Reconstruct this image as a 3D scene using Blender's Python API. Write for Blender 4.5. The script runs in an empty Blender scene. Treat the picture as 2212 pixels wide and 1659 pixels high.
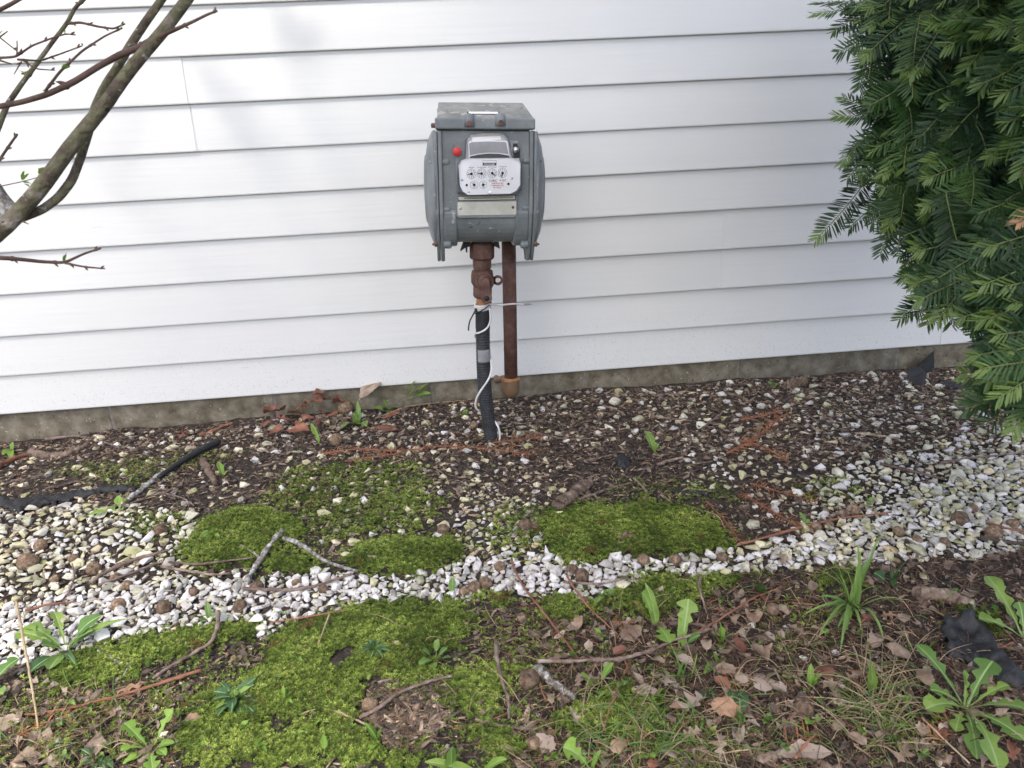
import bpy, bmesh, math, random
import numpy as np
from mathutils import Vector, Matrix, Euler

rng = np.random.default_rng(7)
random.seed(7)
scene = bpy.context.scene
COL = scene.collection

# ------------------------------------------------------------------ camera
YAW, PITCH, ROLL = 0.07194149, 0.3278475, -0.05172192
CAM = np.array([0.0, -1.79950214, 0.5947074])
FPX = 2080 / 3000 * 2212            # focal length in units of the 2212 x 1659 picture
_f = np.array([math.sin(YAW) * math.cos(PITCH), math.cos(YAW) * math.cos(PITCH), -math.sin(PITCH)])
_r = np.cross(_f, [0, 0, 1.0]); _r /= np.linalg.norm(_r)
_u = np.cross(_r, _f)
_c, _s = math.cos(ROLL), math.sin(ROLL)
RT, UP, FW = _c * _r + _s * _u, -_s * _r + _c * _u, _f
cam = bpy.data.cameras.new('camera')
cam.sensor_width = 36.0
cam.lens = 36.0 * 2080 / 3000
cam.clip_start, cam.clip_end = 0.02, 200.0
cam.dof.use_dof = True
cam.dof.focus_distance = 1.42
cam.dof.aperture_fstop = 10.0
camo = bpy.data.objects.new('camera', cam)
M4 = Matrix(((RT[0], UP[0], -FW[0], CAM[0]), (RT[1], UP[1], -FW[1], CAM[1]), (RT[2], UP[2], -FW[2], CAM[2]), (0, 0, 0, 1)))
camo.matrix_world = M4
COL.objects.link(camo)
scene.camera = camo

# ------------------------------------------------------------------ world, sun, exposure
SUN_TO = Vector((-0.20, -0.62, 1.0)).normalized()     # direction towards the sun: behind the camera, high and to the west
world = bpy.data.worlds.new('World'); scene.world = world
world.use_nodes = True
wn = world.node_tree
sky = wn.nodes.new('ShaderNodeTexSky'); sky.sky_type = 'NISHITA'; sky.sun_disc = False
sky.sun_elevation = math.asin(SUN_TO.z)
sky.sun_rotation = math.atan2(SUN_TO.x, SUN_TO.y)
sky.dust_density = 3.2; sky.ozone_density = 0.15; sky.air_density = 0.74
bg = wn.nodes['Background']; bg.inputs['Strength'].default_value = 0.15
wn.links.new(sky.outputs['Color'], bg.inputs['Color'])
sl = bpy.data.lights.new('sun', 'SUN'); sl.energy = 1.5; sl.angle = math.radians(10); sl.color = (1.0, 0.95, 0.86)
so = bpy.data.objects.new('sun', sl); so.rotation_euler = (-SUN_TO).to_track_quat('-Z', 'Y').to_euler()
so.location = (-2, -3, 4); COL.objects.link(so)
vs = scene.view_settings
scene.display_settings.display_device = 'sRGB'
vs.view_transform = 'Standard'; vs.look = 'None'; vs.gamma = 1.0; vs.use_curve_mapping = False
vs.exposure = 1.72
scene.cycles.max_bounces = 6
scene.cycles.transparent_max_bounces = 8

# ------------------------------------------------------------------ helpers
def ray(px, py):
    return FW + (px - 1106.0) / FPX * RT - (py - 829.5) / FPX * UP

def wall_pt(px, py, y=0.0):
    """where the view line through a picture point meets the upright plane at depth y"""
    v = ray(px, py); t = (y - CAM[1]) / v[1]
    return CAM + t * v

def dist_pt(px, py, d):
    return CAM + d * ray(px, py)

def smoothnoise(x, y, scale, seed, octaves=3):
    r = np.random.default_rng(seed); out = np.zeros_like(np.asarray(x, float)); a = 1.0; f = 1.0 / scale; tot = 0
    for o in range(octaves):
        for k in range(5):
            th = r.uniform(0, 2 * math.pi); ph = r.uniform(0, 2 * math.pi); ff = f * r.uniform(0.7, 1.4) * 2 * math.pi
            out = out + a * np.sin(ff * (np.cos(th) * x + np.sin(th) * y) + ph)
        tot += a * 2.2; a *= 0.5; f *= 2.1
    return out / tot

WALL_X = [-3, -1.21, -0.92, -0.6, 0.0, 0.33, 0.76, 1.22, 1.44, 3]
WALL_Z = [-0.08, -0.078, -0.070, -0.066, -0.062, -0.056, -0.060, -0.067, -0.074, -0.08]

def h_base(x, y):
    x = np.asarray(x, float); y = np.asarray(y, float)
    near = np.exp(-((y / 0.35) ** 2))
    z = -0.068 + (np.interp(x, WALL_X, WALL_Z) + 0.068) * near + 0.012 * np.clip(y, -3, 0)
    return z + 0.0045 * smoothnoise(x, y, 0.35, 3)

MOUNDS = []          # (world polygon, height, edge width)

def sdist(poly, x, y):
    """signed distance to a polygon, positive inside"""
    x = np.asarray(x, float); y = np.asarray(y, float)
    d = np.full(x.shape, 1e9); ins = np.zeros(x.shape, bool); n = len(poly)
    for i in range(n):
        ax, ay = poly[i]; bx, by = poly[(i + 1) % n]
        ex, ey = bx - ax, by - ay
        t = np.clip(((x - ax) * ex + (y - ay) * ey) / (ex * ex + ey * ey + 1e-12), 0, 1)
        d = np.minimum(d, (x - ax - t * ex) ** 2 + (y - ay - t * ey) ** 2)
        cond = ((ay > y) != (by > y))
        with np.errstate(divide='ignore', invalid='ignore'):
            xi = ax + (y - ay) * ex / (ey if ey != 0 else 1e-12)
        ins ^= cond & (x < xi)
    return np.where(ins, 1, -1) * np.sqrt(d)

def height(x, y):
    z = np.array(h_base(x, y), float); x = np.broadcast_to(np.asarray(x, float), z.shape); y = np.broadcast_to(np.asarray(y, float), z.shape)
    for poly, hh, w, bb in MOUNDS:
        k = (x > bb[0]) & (x < bb[2]) & (y > bb[1]) & (y < bb[3])
        if not k.any(): continue
        if z.ndim == 0:
            s = np.clip(sdist(poly, x, y) / w, 0, 1); z = z + hh * s * (2 - s)
        else:
            s = np.clip(sdist(poly, x[k], y[k]) / w, 0, 1); z[k] += hh * s * (2 - s)
    return z

def G(px, py, e=0.0, base=False):
    """point of the ground (plus e above it) seen at a picture point"""
    v = ray(px, py); z = -0.068
    for _ in range(7):
        t = (z + e - CAM[2]) / v[2]; p = CAM + t * v
        z = float(h_base(p[0], p[1]) if base else height(p[0], p[1]))
        z = 0.5 * z + 0.5 * (p[2] - e) if _ < 2 else z
    t = (z + e - CAM[2]) / v[2]
    p = CAM + t * v
    if p[1] > -0.004: p = wall_pt(px, py, -0.004)
    return p

def gpoly(pts):
    return [tuple(G(px, py, 0, True)[:2]) for px, py in pts]

def span(px, py, s):
    """world size of s picture units on the ground there"""
    p = G(px, py); return s * float(np.dot(p - CAM, FW)) / FPX

def project(P):
    d = np.asarray(P) - CAM; z = d @ FW
    return 1106 + FPX * (d @ RT) / z, 829.5 - FPX * (d @ UP) / z, z

class MB:
    def __init__(self): self.v = []; self.f = []; self.m = []; self.t = []; self.sm = []
    def add(self, verts, faces, mat=0, tint=0.0, smooth=True):
        o = len(self.v); self.v.extend([tuple(map(float, p)) for p in verts])
        for f in faces:
            self.f.append(tuple(i + o for i in f)); self.m.append(mat); self.t.append(tint); self.sm.append(smooth)
    def box(self, c, s, mat=0, R=None, bev=0):
        cx, cy, cz = c; sx, sy, sz = s[0] / 2, s[1] / 2, s[2] / 2
        V = [np.array((x * sx, y * sy, z * sz)) for x in (-1, 1) for y in (-1, 1) for z in (-1, 1)]
        if R is not None: V = [R @ p for p in V]
        V = [p + np.array(c) for p in V]
        self.add(V, [(0, 1, 3, 2), (4, 6, 7, 5), (0, 4, 5, 1), (2, 3, 7, 6), (0, 2, 6, 4), (1, 5, 7, 3)], mat, smooth=False)
    def tube(self, pts, rad, sides=8, mat=0, cap=True, tint=0.0, squash=1.0):
        pts = [np.array(p, float) for p in pts]; n = len(pts)
        if np.isscalar(rad): rad = [rad] * n
        V = []; prev = None
        for i in range(n):
            d = pts[min(i + 1, n - 1)] - pts[max(i - 1, 0)]; d = d / (np.linalg.norm(d) + 1e-12)
            if prev is None:
                a = np.array([0, 0, 1.0]) if abs(d[2]) < 0.9 else np.array([0, 1.0, 0])
            else: a = prev
            s = a - d * np.dot(a, d); s /= (np.linalg.norm(s) + 1e-12); b = np.cross(d, s); prev = s
            for k in range(sides):
                th = 2 * math.pi * k / sides
                V.append(pts[i] + rad[i] * (math.cos(th) * s * squash + math.sin(th) * b))
        F = []
        for i in range(n - 1):
            for k in range(sides):
                k2 = (k + 1) % sides
                F.append((i * sides + k, i * sides + k2, (i + 1) * sides + k2, (i + 1) * sides + k))
        if cap: F += [tuple(range(sides))[::-1], tuple((n - 1) * sides + k for k in range(sides))]
        self.add(V, F, mat, tint)
    def lathe(self, prof, c=(0, 0, 0), axis=(0, 0, 1), sides=20, mat=0, smooth=True):
        """prof: (radius, along axis)"""
        ax = np.array(axis, float); ax /= np.linalg.norm(ax)
        a = np.array([1.0, 0, 0]) if abs(ax[0]) < 0.9 else np.array([0, 1.0, 0])
        s = a - ax * np.dot(a, ax); s /= np.linalg.norm(s); b = np.cross(ax, s); c = np.array(c, float)
        V = []; F = []; n = len(prof)
        for r, z in prof:
            for k in range(sides):
                th = 2 * math.pi * k / sides
                V.append(c + ax * z + max(r, 1e-5) * (math.cos(th) * s + math.sin(th) * b))
        for i in range(n - 1):
            for k in range(sides):
                k2 = (k + 1) % sides; F.append((i * sides + k, i * sides + k2, (i + 1) * sides + k2, (i + 1) * sides + k))
        F += [tuple(range(sides))[::-1], tuple((n - 1) * sides + k for k in range(sides))]
        self.add(V, F, mat, smooth=smooth)
    def extrude(self, outline, d0, d1, axes, mat=0, smooth=False):
        """outline: 2D points; axes: (origin, e1, e2, e3); extruded from d0 to d1 along e3"""
        o, e1, e2, e3 = [np.array(a, float) for a in axes]; n = len(outline)
        V = [o + a * e1 + b * e2 + d0 * e3 for a, b in outline] + [o + a * e1 + b * e2 + d1 * e3 for a, b in outline]
        F = [tuple(range(n))[::-1], tuple(range(n, 2 * n))] + [(i, (i + 1) % n, n + (i + 1) % n, n + i) for i in range(n)]
        self.add(V, F, mat, smooth=smooth)
    def mesh(self, name, mats):
        me = bpy.data.meshes.new(name); me.from_pydata(self.v, [], self.f); me.update()
        for m in (mats if isinstance(mats, (list, tuple)) else [mats]): me.materials.append(m)
        me.polygons.foreach_set('material_index', self.m); me.polygons.foreach_set('use_smooth', self.sm)
        a = me.attributes.new('tint', 'FLOAT', 'FACE'); a.data.foreach_set('value', self.t)
        bm = bmesh.new(); bm.from_mesh(me); bmesh.ops.recalc_face_normals(bm, faces=bm.faces); bm.to_mesh(me); bm.free()
        return me

def link(name, me, parent=None, loc=None, rot=None, scale=None, M=None):
    o = bpy.data.objects.new(name, me); COL.objects.link(o)
    if parent is not None: o.parent = parent
    if M is not None: o.matrix_local = M
    else:
        if loc is not None: o.location = loc
        if rot is not None: o.rotation_euler = rot
        if scale is not None: o.scale = (scale,) * 3 if np.isscalar(scale) else scale
    return o

def tag(o, label=None, cat=None, group=None, kind=None):
    for k, v in (('label', label), ('category', cat), ('group', group), ('kind', kind)):
        if v: o[k] = v
    return o

def thing(name, label, cat, loc=(0, 0, 0), group=None, kind=None):
    o = bpy.data.objects.new(name, None); o.empty_display_size = 0.03; COL.objects.link(o); o.location = loc
    return tag(o, label, cat, group, kind)

def bevelled(o, w=0.002, seg=2, ang=40):
    b = o.modifiers.new('bevel', 'BEVEL'); b.width = w; b.segments = seg; b.limit_method = 'ANGLE'; b.angle_limit = math.radians(ang)
    b.harden_normals = False
    return o

def fast_mesh(name, V, T, mats, tint=None, smooth=True, mi=None):
    """triangle mesh straight from numpy arrays"""
    me = bpy.data.meshes.new(name); nv, nt = len(V), len(T)
    me.vertices.add(nv); me.vertices.foreach_set('co', np.ascontiguousarray(V, np.float32).ravel())
    me.loops.add(nt * 3); me.loops.foreach_set('vertex_index', np.ascontiguousarray(T, np.int32).ravel())
    me.polygons.add(nt); me.polygons.foreach_set('loop_start', np.arange(0, nt * 3, 3, dtype=np.int32))
    me.polygons.foreach_set('use_smooth', np.full(nt, smooth, bool))
    for m in (mats if isinstance(mats, (list, tuple)) else [mats]): me.materials.append(m)
    if mi is not None: me.polygons.foreach_set('material_index', np.ascontiguousarray(mi, np.int32))
    me.update(calc_edges=True)
    if tint is not None:
        a = me.attributes.new('tint', 'FLOAT', 'FACE'); a.data.foreach_set('value', np.ascontiguousarray(tint, np.float32))
    me.validate()
    return me

def scatter(templates, which, R, S, P, tint):
    """joined copies: templates = list of (V, T); R: N x 3 x 3, S: N x 3 scales, P: N x 3"""
    Vs = []; Ts = []; tt = []; off = 0
    for k, (tv, tf) in enumerate(templates):
        idx = np.nonzero(which == k)[0]
        if len(idx) == 0: continue
        v = np.einsum('nij,nkj->nki', R[idx], tv[None] * S[idx][:, None, :]) + P[idx][:, None, :]
        n, kv = len(idx), len(tv)
        f = tf[None] + (np.arange(n) * kv)[:, None, None] + off
        Vs.append(v.reshape(-1, 3)); Ts.append(f.reshape(-1, 3)); tt.append(np.repeat(tint[idx], len(tf))); off += n * kv
    return np.concatenate(Vs), np.concatenate(Ts), np.concatenate(tt)

def rotz(a):
    c, s = np.cos(a), np.sin(a); z = np.zeros_like(a); o = np.ones_like(a)
    return np.stack([np.stack([c, -s, z], -1), np.stack([s, c, z], -1), np.stack([z, z, o], -1)], -2)
def rotx(a):
    c, s = np.cos(a), np.sin(a); z = np.zeros_like(a); o = np.ones_like(a)
    return np.stack([np.stack([o, z, z], -1), np.stack([z, c, -s], -1), np.stack([z, s, c], -1)], -2)
def roty(a):
    c, s = np.cos(a), np.sin(a); z = np.zeros_like(a); o = np.ones_like(a)
    return np.stack([np.stack([c, z, s], -1), np.stack([z, o, z], -1), np.stack([-s, z, c], -1)], -2)

# ------------------------------------------------------------------ materials
def srgb(c):
    return tuple((x / 12.92 if x <= 0.04045 else ((x + 0.055) / 1.055) ** 2.4) for x in c)

def pm(name, ramp, scale=30.0, rough=0.8, bump=0.3, bscale=None, tints=None, spec=0.4, stretch=(1, 1, 1), detail=6.0,
       trans=0.0, metal=0.0, specks=None, bdist=0.002, coat=0.0, lo=0.3, hi=0.7):
    """noise colour ramp x per-piece tint ramp, bump; specks = (scale, threshold, colour)"""
    m = bpy.data.materials.new(name); m.use_nodes = True; N = m.node_tree.nodes; L = m.node_tree.links
    bs = N['Principled BSDF']; out = N['Material Output']
    tc = N.new('ShaderNodeTexCoord'); oi = N.new('ShaderNodeObjectInfo')
    add = N.new('ShaderNodeVectorMath'); add.operation = 'MULTIPLY_ADD'
    L.new(tc.outputs['Object'], add.inputs[0]); add.inputs[1].default_value = stretch
    cmb = N.new('ShaderNodeMath'); cmb.operation = 'MULTIPLY'; L.new(oi.outputs['Random'], cmb.inputs[0]); cmb.inputs[1].default_value = 17.0
    L.new(cmb.outputs[0], add.inputs[2])
    nz = N.new('ShaderNodeTexNoise'); nz.inputs['Scale'].default_value = scale; nz.inputs['Detail'].default_value = detail
    nz.inputs['Roughness'].default_value = 0.6
    L.new(add.outputs[0], nz.inputs['Vector'])
    mr = N.new('ShaderNodeMapRange'); mr.inputs[1].default_value = lo; mr.inputs[2].default_value = hi; L.new(nz.outputs['Fac'], mr.inputs[0])
    cr = N.new('ShaderNodeValToRGB'); L.new(mr.outputs[0], cr.inputs[0])
    def setramp(cr, pts):
        e = cr.color_ramp.elements
        while len(e) > 1: e.remove(e[-1])
        for i, (p, c) in enumerate(pts):
            el = e[0] if i == 0 else e.new(p)
            el.position = p; el.color = (*c, 1)
    setramp(cr, ramp)
    col = cr.outputs['Color']
    if tints:
        at = N.new('ShaderNodeAttribute'); at.attribute_name = 'tint'
        s = N.new('ShaderNodeMath'); s.operation = 'ADD'; L.new(at.outputs['Fac'], s.inputs[0]); L.new(oi.outputs['Random'], s.inputs[1])
        fr = N.new('ShaderNodeMath'); fr.operation = 'FRACT'; L.new(s.outputs[0], fr.inputs[0])
        tr = N.new('ShaderNodeValToRGB'); setramp(tr, tints); L.new(fr.outputs[0], tr.inputs[0])
        mx = N.new('ShaderNodeMix'); mx.data_type = 'RGBA'; mx.blend_type = 'MULTIPLY'; mx.inputs[0].default_value = 1.0
        L.new(col, mx.inputs[6]); L.new(tr.outputs['Color'], mx.inputs[7]); col = mx.outputs[2]
    if specks:
        for sc, th, c in (specks if isinstance(specks, list) else [specks]):
            n2 = N.new('ShaderNodeTexNoise'); n2.inputs['Scale'].default_value = sc; n2.inputs['Detail'].default_value = 3
            L.new(add.outputs[0], n2.inputs['Vector'])
            r2 = N.new('ShaderNodeMapRange'); r2.inputs[1].default_value = th; r2.inputs[2].default_value = th + 0.04; L.new(n2.outputs['Fac'], r2.inputs[0])
            m2 = N.new('ShaderNodeMix'); m2.data_type = 'RGBA'; L.new(r2.outputs[0], m2.inputs[0]); L.new(col, m2.inputs[6])
            m2.inputs[7].default_value = (*c, 1); col = m2.outputs[2]
    L.new(col, bs.inputs['Base Color'])
    bs.inputs['Roughness'].default_value = rough; bs.inputs['Specular IOR Level'].default_value = spec; bs.inputs['Metallic'].default_value = metal
    bs.inputs['Coat Weight'].default_value = coat
    if bump:
        nb = N.new('ShaderNodeTexNoise'); nb.inputs['Scale'].default_value = bscale or scale * 2; nb.inputs['Detail'].default_value = 5
        L.new(add.outputs[0], nb.inputs['Vector'])
        bp = N.new('ShaderNodeBump'); bp.inputs['Strength'].default_value = bump; bp.inputs['Distance'].default_value = bdist
        L.new(nb.outputs['Fac'], bp.inputs['Height']); L.new(bp.outputs[0], bs.inputs['Normal'])
    if trans:
        tl = N.new('ShaderNodeBsdfTranslucent'); L.new(col, tl.inputs['Color'])
        ms = N.new('ShaderNodeMixShader'); ms.inputs[0].default_value = trans
        L.new(bs.outputs[0], ms.inputs[1]); L.new(tl.outputs[0], ms.inputs[2]); L.new(ms.outputs[0], out.inputs['Surface'])
    return m

WHITE3 = [(0, (1, 1, 1)), (1, (1, 1, 1))]
MT = {}
MT['vinyl'] = pm('white_vinyl', [(0, (0.605, 0.607, 0.582)), (1, (0.655, 0.655, 0.63))], scale=6, rough=0.40, bump=0.35, bscale=110, stretch=(0.05, 1, 1.0), spec=0.35,
                 bdist=0.0012, specks=[(70, 0.80, (0.3, 0.29, 0.27)), (330, 0.775, (0.30, 0.28, 0.25))])
MT['concrete'] = pm('concrete', [(0, (0.085, 0.073, 0.05)), (0.45, (0.16, 0.14, 0.10)), (1, (0.27, 0.245, 0.195))], scale=26, rough=0.92, bump=0.7, bscale=190, bdist=0.003,
                    tints=[(0, (0.9, 0.9, 0.9)), (1, (1.06, 1.03, 0.98))], specks=[(130, 0.66, (0.06, 0.055, 0.045)), (170, 0.69, (0.5, 0.47, 0.42))], detail=10)
MT['mortar'] = pm('mortar', [(0, (0.13, 0.12, 0.10)), (1, (0.24, 0.22, 0.19))], scale=60, rough=0.95, bump=0.5)
MT['sheath'] = pm('dark_sheathing', [(0, (0.10, 0.09, 0.08)), (1, (0.16, 0.15, 0.13))], scale=40)
MT['soil'] = pm('soil', [(0, (0.010, 0.0075, 0.006)), (0.5, (0.034, 0.026, 0.020)), (1, (0.085, 0.066, 0.05))], scale=60, rough=0.95, bump=0.9, bscale=220, bdist=0.006, detail=12,
                specks=[(300, 0.68, (0.25, 0.2, 0.15))])
MT['stone_white'] = pm('white_stone', [(0, (0.30, 0.28, 0.24)), (0.4, (0.60, 0.58, 0.555)), (1, (0.73, 0.71, 0.69))], scale=60, rough=0.85, bump=0.35, bscale=160,
                       tints=[(0, (0.55, 0.53, 0.47)), (0.35, (0.86, 0.85, 0.84)), (1, (1.06, 1.05, 1.05))], specks=[(330, 0.67, (0.10, 0.09, 0.07)), (95, 0.63, (0.30, 0.28, 0.18)), (150, 0.66, (0.16, 0.15, 0.09))], detail=9)
MT['stone_algae'] = pm('algae_stone', [(0, (0.20, 0.195, 0.085)), (0.4, (0.53, 0.50, 0.34)), (1, (0.76, 0.72, 0.60))], scale=55, rough=0.9, bump=0.4, bscale=200,
                       tints=[(0, (0.60, 0.62, 0.45)), (0.35, (0.85, 0.83, 0.70)), (0.65, (1.0, 0.97, 0.90)), (0.85, (1.15, 1.13, 1.15)), (1, (0.9, 0.72, 0.6))],
                       specks=[(95, 0.63, (0.17, 0.18, 0.06)), (260, 0.70, (0.1, 0.09, 0.06))], detail=9)
MT['stone_grey'] = pm('grey_stone', [(0, (0.17, 0.165, 0.09)), (0.4, (0.50, 0.48, 0.385)), (1, (0.74, 0.72, 0.655))], scale=60, rough=0.9, bump=0.4, bscale=200,
                      tints=[(0, (0.60, 0.60, 0.48)), (0.4, (0.88, 0.87, 0.80)), (0.8, (1.05, 1.04, 1.05)), (1, (1.28, 1.27, 1.3))],
                      specks=[(110, 0.64, (0.15, 0.15, 0.07)), (300, 0.70, (0.1, 0.09, 0.06))], detail=9)
MT['bark'] = pm('bark_mulch', [(0, (0.045, 0.035, 0.027)), (0.5, (0.108, 0.085, 0.067)), (1, (0.205, 0.17, 0.14))], scale=70, rough=0.9, bump=0.6, bscale=200, stretch=(1, 4, 4),
                tints=[(0, (0.30, 0.28, 0.27)), (0.35, (0.75, 0.72, 0.70)), (0.65, (1.4, 1.3, 1.2)), (0.85, (2.1, 1.95, 1.8)), (1, (3.8, 3.7, 3.2))])
MT['litter'] = pm('fine_litter', [(0, (0.06, 0.042, 0.030)), (1, (0.15, 0.105, 0.077))], scale=80, rough=0.9, bump=0,
                  tints=[(0, (0.35, 0.33, 0.33)), (0.5, (1.0, 0.93, 0.88)), (0.8, (2.3, 2.1, 1.8)), (1, (4.6, 4.4, 3.7))])
MT['needle_dead'] = pm('dead_needle', [(0, (0.068, 0.045, 0.030)), (1, (0.14, 0.09, 0.056))], scale=60, rough=0.8, bump=0,
                       tints=[(0, (0.45, 0.42, 0.42)), (0.45, (0.95, 0.9, 0.85)), (0.7, (1.7, 1.35, 1.1)), (0.88, (1.9, 1.9, 1.8)), (1, (3.0, 3.1, 2.9))])
MT['needle_rust'] = pm('rust_needle', [(0, (0.22, 0.075, 0.03)), (1, (0.36, 0.15, 0.06))], scale=60, rough=0.75, bump=0, tints=[(0, (0.7, 0.65, 0.65)), (1, (1.2, 1.2, 1.1))])
MT['twig'] = pm('twig_bark', [(0, (0.075, 0.05, 0.04)), (0.5, (0.16, 0.12, 0.10)), (1, (0.29, 0.24, 0.21))], scale=60, rough=0.9, bump=0.6, bscale=150, stretch=(1, 1, 1),
                tints=[(0, (0.7, 0.62, 0.58)), (0.5, (1, 0.95, 0.93)), (1, (1.3, 1.22, 1.15))])
MT['twig_red'] = pm('red_twig', [(0, (0.15, 0.06, 0.035)), (1, (0.30, 0.14, 0.08))], scale=60, rough=0.85, bump=0.4, tints=[(0, (0.8, 0.8, 0.8)), (1, (1.1, 1.1, 1.1))])
MT['straw'] = pm('straw', [(0, (0.26, 0.19, 0.11)), (1, (0.46, 0.36, 0.23))], scale=50, rough=0.7, bump=0.2, tints=[(0, (0.75, 0.75, 0.7)), (1, (1.05, 1.05, 1.05))])
MT['lichen'] = pm('lichen_bark', [(0, (0.06, 0.048, 0.04)), (0.4, (0.17, 0.145, 0.125)), (0.65, (0.33, 0.32, 0.29)), (1, (0.52, 0.53, 0.50))], scale=110, rough=0.95, bump=0.8, bscale=140)
MT['deadleaf'] = pm('dead_leaf', [(0, (0.14, 0.098, 0.070)), (0.5, (0.275, 0.215, 0.162)), (1, (0.42, 0.35, 0.28))], scale=45, rough=0.8, bump=0.4, bscale=120, trans=0.12,
                    tints=[(0, (0.7, 0.58, 0.52)), (0.4, (0.95, 0.9, 0.86)), (0.75, (1.12, 1.1, 1.06)), (1, (1.05, 0.75, 0.58))])
MT['deadleaf_spot'] = pm('spotted_dead_leaf', [(0, (0.24, 0.18, 0.135)), (1, (0.37, 0.30, 0.24))], scale=40, rough=0.8, bump=0.3, bscale=120, trans=0.1,
                         specks=[(150, 0.64, (0.03, 0.02, 0.018))])
MT['deadleaf_red'] = pm('russet_dead_leaf', [(0, (0.10, 0.04, 0.026)), (0.5, (0.20, 0.085, 0.055)), (1, (0.29, 0.15, 0.10))], scale=45, rough=0.7, bump=0.4, bscale=100, trans=0.12,
                        tints=[(0, (0.65, 0.6, 0.6)), (0.6, (1, 0.95, 0.9)), (1, (1.25, 1.2, 1.1))])
MT['leaf'] = pm('green_leaf', [(0, (0.12, 0.205, 0.04)), (1, (0.20, 0.31, 0.075))], scale=35, rough=0.5, bump=0.3, bscale=130, trans=0.3,
                tints=[(0, (0.6, 0.75, 0.7)), (0.5, (1, 1, 1)), (1, (1.3, 1.2, 1.0))])
MT['leaf_dark'] = pm('dark_leaf', [(0, (0.035, 0.085, 0.03)), (1, (0.075, 0.15, 0.055))], scale=35, rough=0.5, bump=0.3, bscale=130, trans=0.2,
                     tints=[(0, (0.7, 0.8, 0.8)), (1, (1.2, 1.15, 1.1))])
MT['leaf_lime'] = pm('lime_leaf', [(0, (0.17, 0.29, 0.04)), (1, (0.27, 0.42, 0.08))], scale=35, rough=0.5, bump=0.25, bscale=130, trans=0.35,
                     tints=[(0, (0.8, 0.85, 0.8)), (1, (1.1, 1.1, 1.0))])
MT['midrib'] = pm('leaf_midrib', [(0, (0.22, 0.34, 0.11)), (1, (0.30, 0.40, 0.17))], scale=40, rough=0.5, bump=0, trans=0.2)
MT['grass'] = pm('grass_blade', [(0, (0.13, 0.22, 0.05)), (1, (0.23, 0.34, 0.10))], scale=12, rough=0.45, bump=0, trans=0.3, tints=[(0, (0.7, 0.85, 0.8)), (1, (1.2, 1.15, 1))])
MT['moss'] = pm('moss', [(0, (0.085, 0.125, 0.024)), (0.45, (0.16, 0.225, 0.042)), (1, (0.27, 0.34, 0.075))], scale=14, rough=0.7, bump=0, trans=0.3, spec=0.25, detail=8, lo=0.35, hi=0.65,
                tints=[(0, (0.32, 0.36, 0.34)), (0.5, (0.95, 0.95, 0.9)), (0.85, (1.5, 1.45, 1.25)), (1, (2.3, 2.1, 2.5))], specks=[(26, 0.635, (0.15, 0.12, 0.035)), (70, 0.68, (0.10, 0.065, 0.03))])
MT['moss_bed'] = pm('moss_bed', [(0, (0.035, 0.045, 0.008)), (1, (0.095, 0.12, 0.02))], scale=120, rough=0.9, bump=0.8, bscale=300, bdist=0.004)
MT['nut'] = pm('nut_shell', [(0, (0.07, 0.047, 0.03)), (0.5, (0.18, 0.125, 0.08)), (1, (0.34, 0.255, 0.18))], scale=160, rough=0.85, bump=0.9, bscale=330, bdist=0.003,
               tints=[(0, (0.55, 0.5, 0.48)), (0.5, (0.95, 0.92, 0.9)), (1, (1.15, 1.1, 1.05))])
MT['fabric'] = pm('black_fabric', [(0, (0.006, 0.0065, 0.007)), (1, (0.02, 0.021, 0.022))], scale=50, rough=0.62, bump=0.5, bscale=400, spec=0.5)
MT['branch'] = pm('shrub_bark', [(0, (0.055, 0.04, 0.028)), (0.35, (0.11, 0.085, 0.058)), (0.6, (0.14, 0.135, 0.07)), (0.8, (0.20, 0.165, 0.125)), (1, (0.33, 0.29, 0.235))], scale=42, rough=0.9, bump=1.0, bscale=120, bdist=0.006, specks=[(120, 0.66, (0.30, 0.29, 0.25)), (80, 0.69, (0.035, 0.026, 0.02))])
MT['branch_dark'] = pm('shrub_twig_bark', [(0, (0.05, 0.028, 0.022)), (1, (0.15, 0.095, 0.07))], scale=50, rough=0.85, bump=0.4, bscale=140)
MT['yewstem'] = pm('yew_stem', [(0, (0.09, 0.075, 0.03)), (0.5, (0.12, 0.15, 0.045)), (1, (0.16, 0.19, 0.06))], scale=60, rough=0.7, bump=0)
MT['yewbark'] = pm('yew_bark', [(0, (0.05, 0.03, 0.02)), (1, (0.13, 0.085, 0.06))], scale=40, rough=0.9, bump=0.7)
MT['steel'] = pm('meter_grey_paint', [(0, (0.125, 0.14, 0.14)), (0.5, (0.17, 0.187, 0.186)), (1, (0.225, 0.24, 0.235))], scale=16, rough=0.42, bump=0.12, bscale=240, spec=0.5,
                 specks=[(95, 0.68, (0.33, 0.335, 0.32)), (60, 0.72, (0.08, 0.07, 0.06)), (240, 0.70, (0.36, 0.36, 0.345))], detail=9)
MT['steel_worn'] = pm('meter_weathered_lid', [(0, (0.15, 0.155, 0.145)), (0.5, (0.22, 0.22, 0.20)), (1, (0.30, 0.29, 0.26))], scale=26, rough=0.6, bump=0.2, bscale=240,
                      specks=[(40, 0.60, (0.36, 0.335, 0.28)), (120, 0.69, (0.09, 0.085, 0.08))], detail=10)
MT['plate'] = pm('aluminium_plate', [(0, (0.42, 0.41, 0.33)), (1, (0.58, 0.57, 0.49))], scale=30, rough=0.45, bump=0.1, metal=0.15, specks=[(60, 0.70, (0.33, 0.28, 0.2))])
MT['white_plate'] = pm('white_dial_plate', [(0, (0.78, 0.78, 0.77)), (1, (0.84, 0.84, 0.835))], scale=30, rough=0.45, bump=0)
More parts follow.
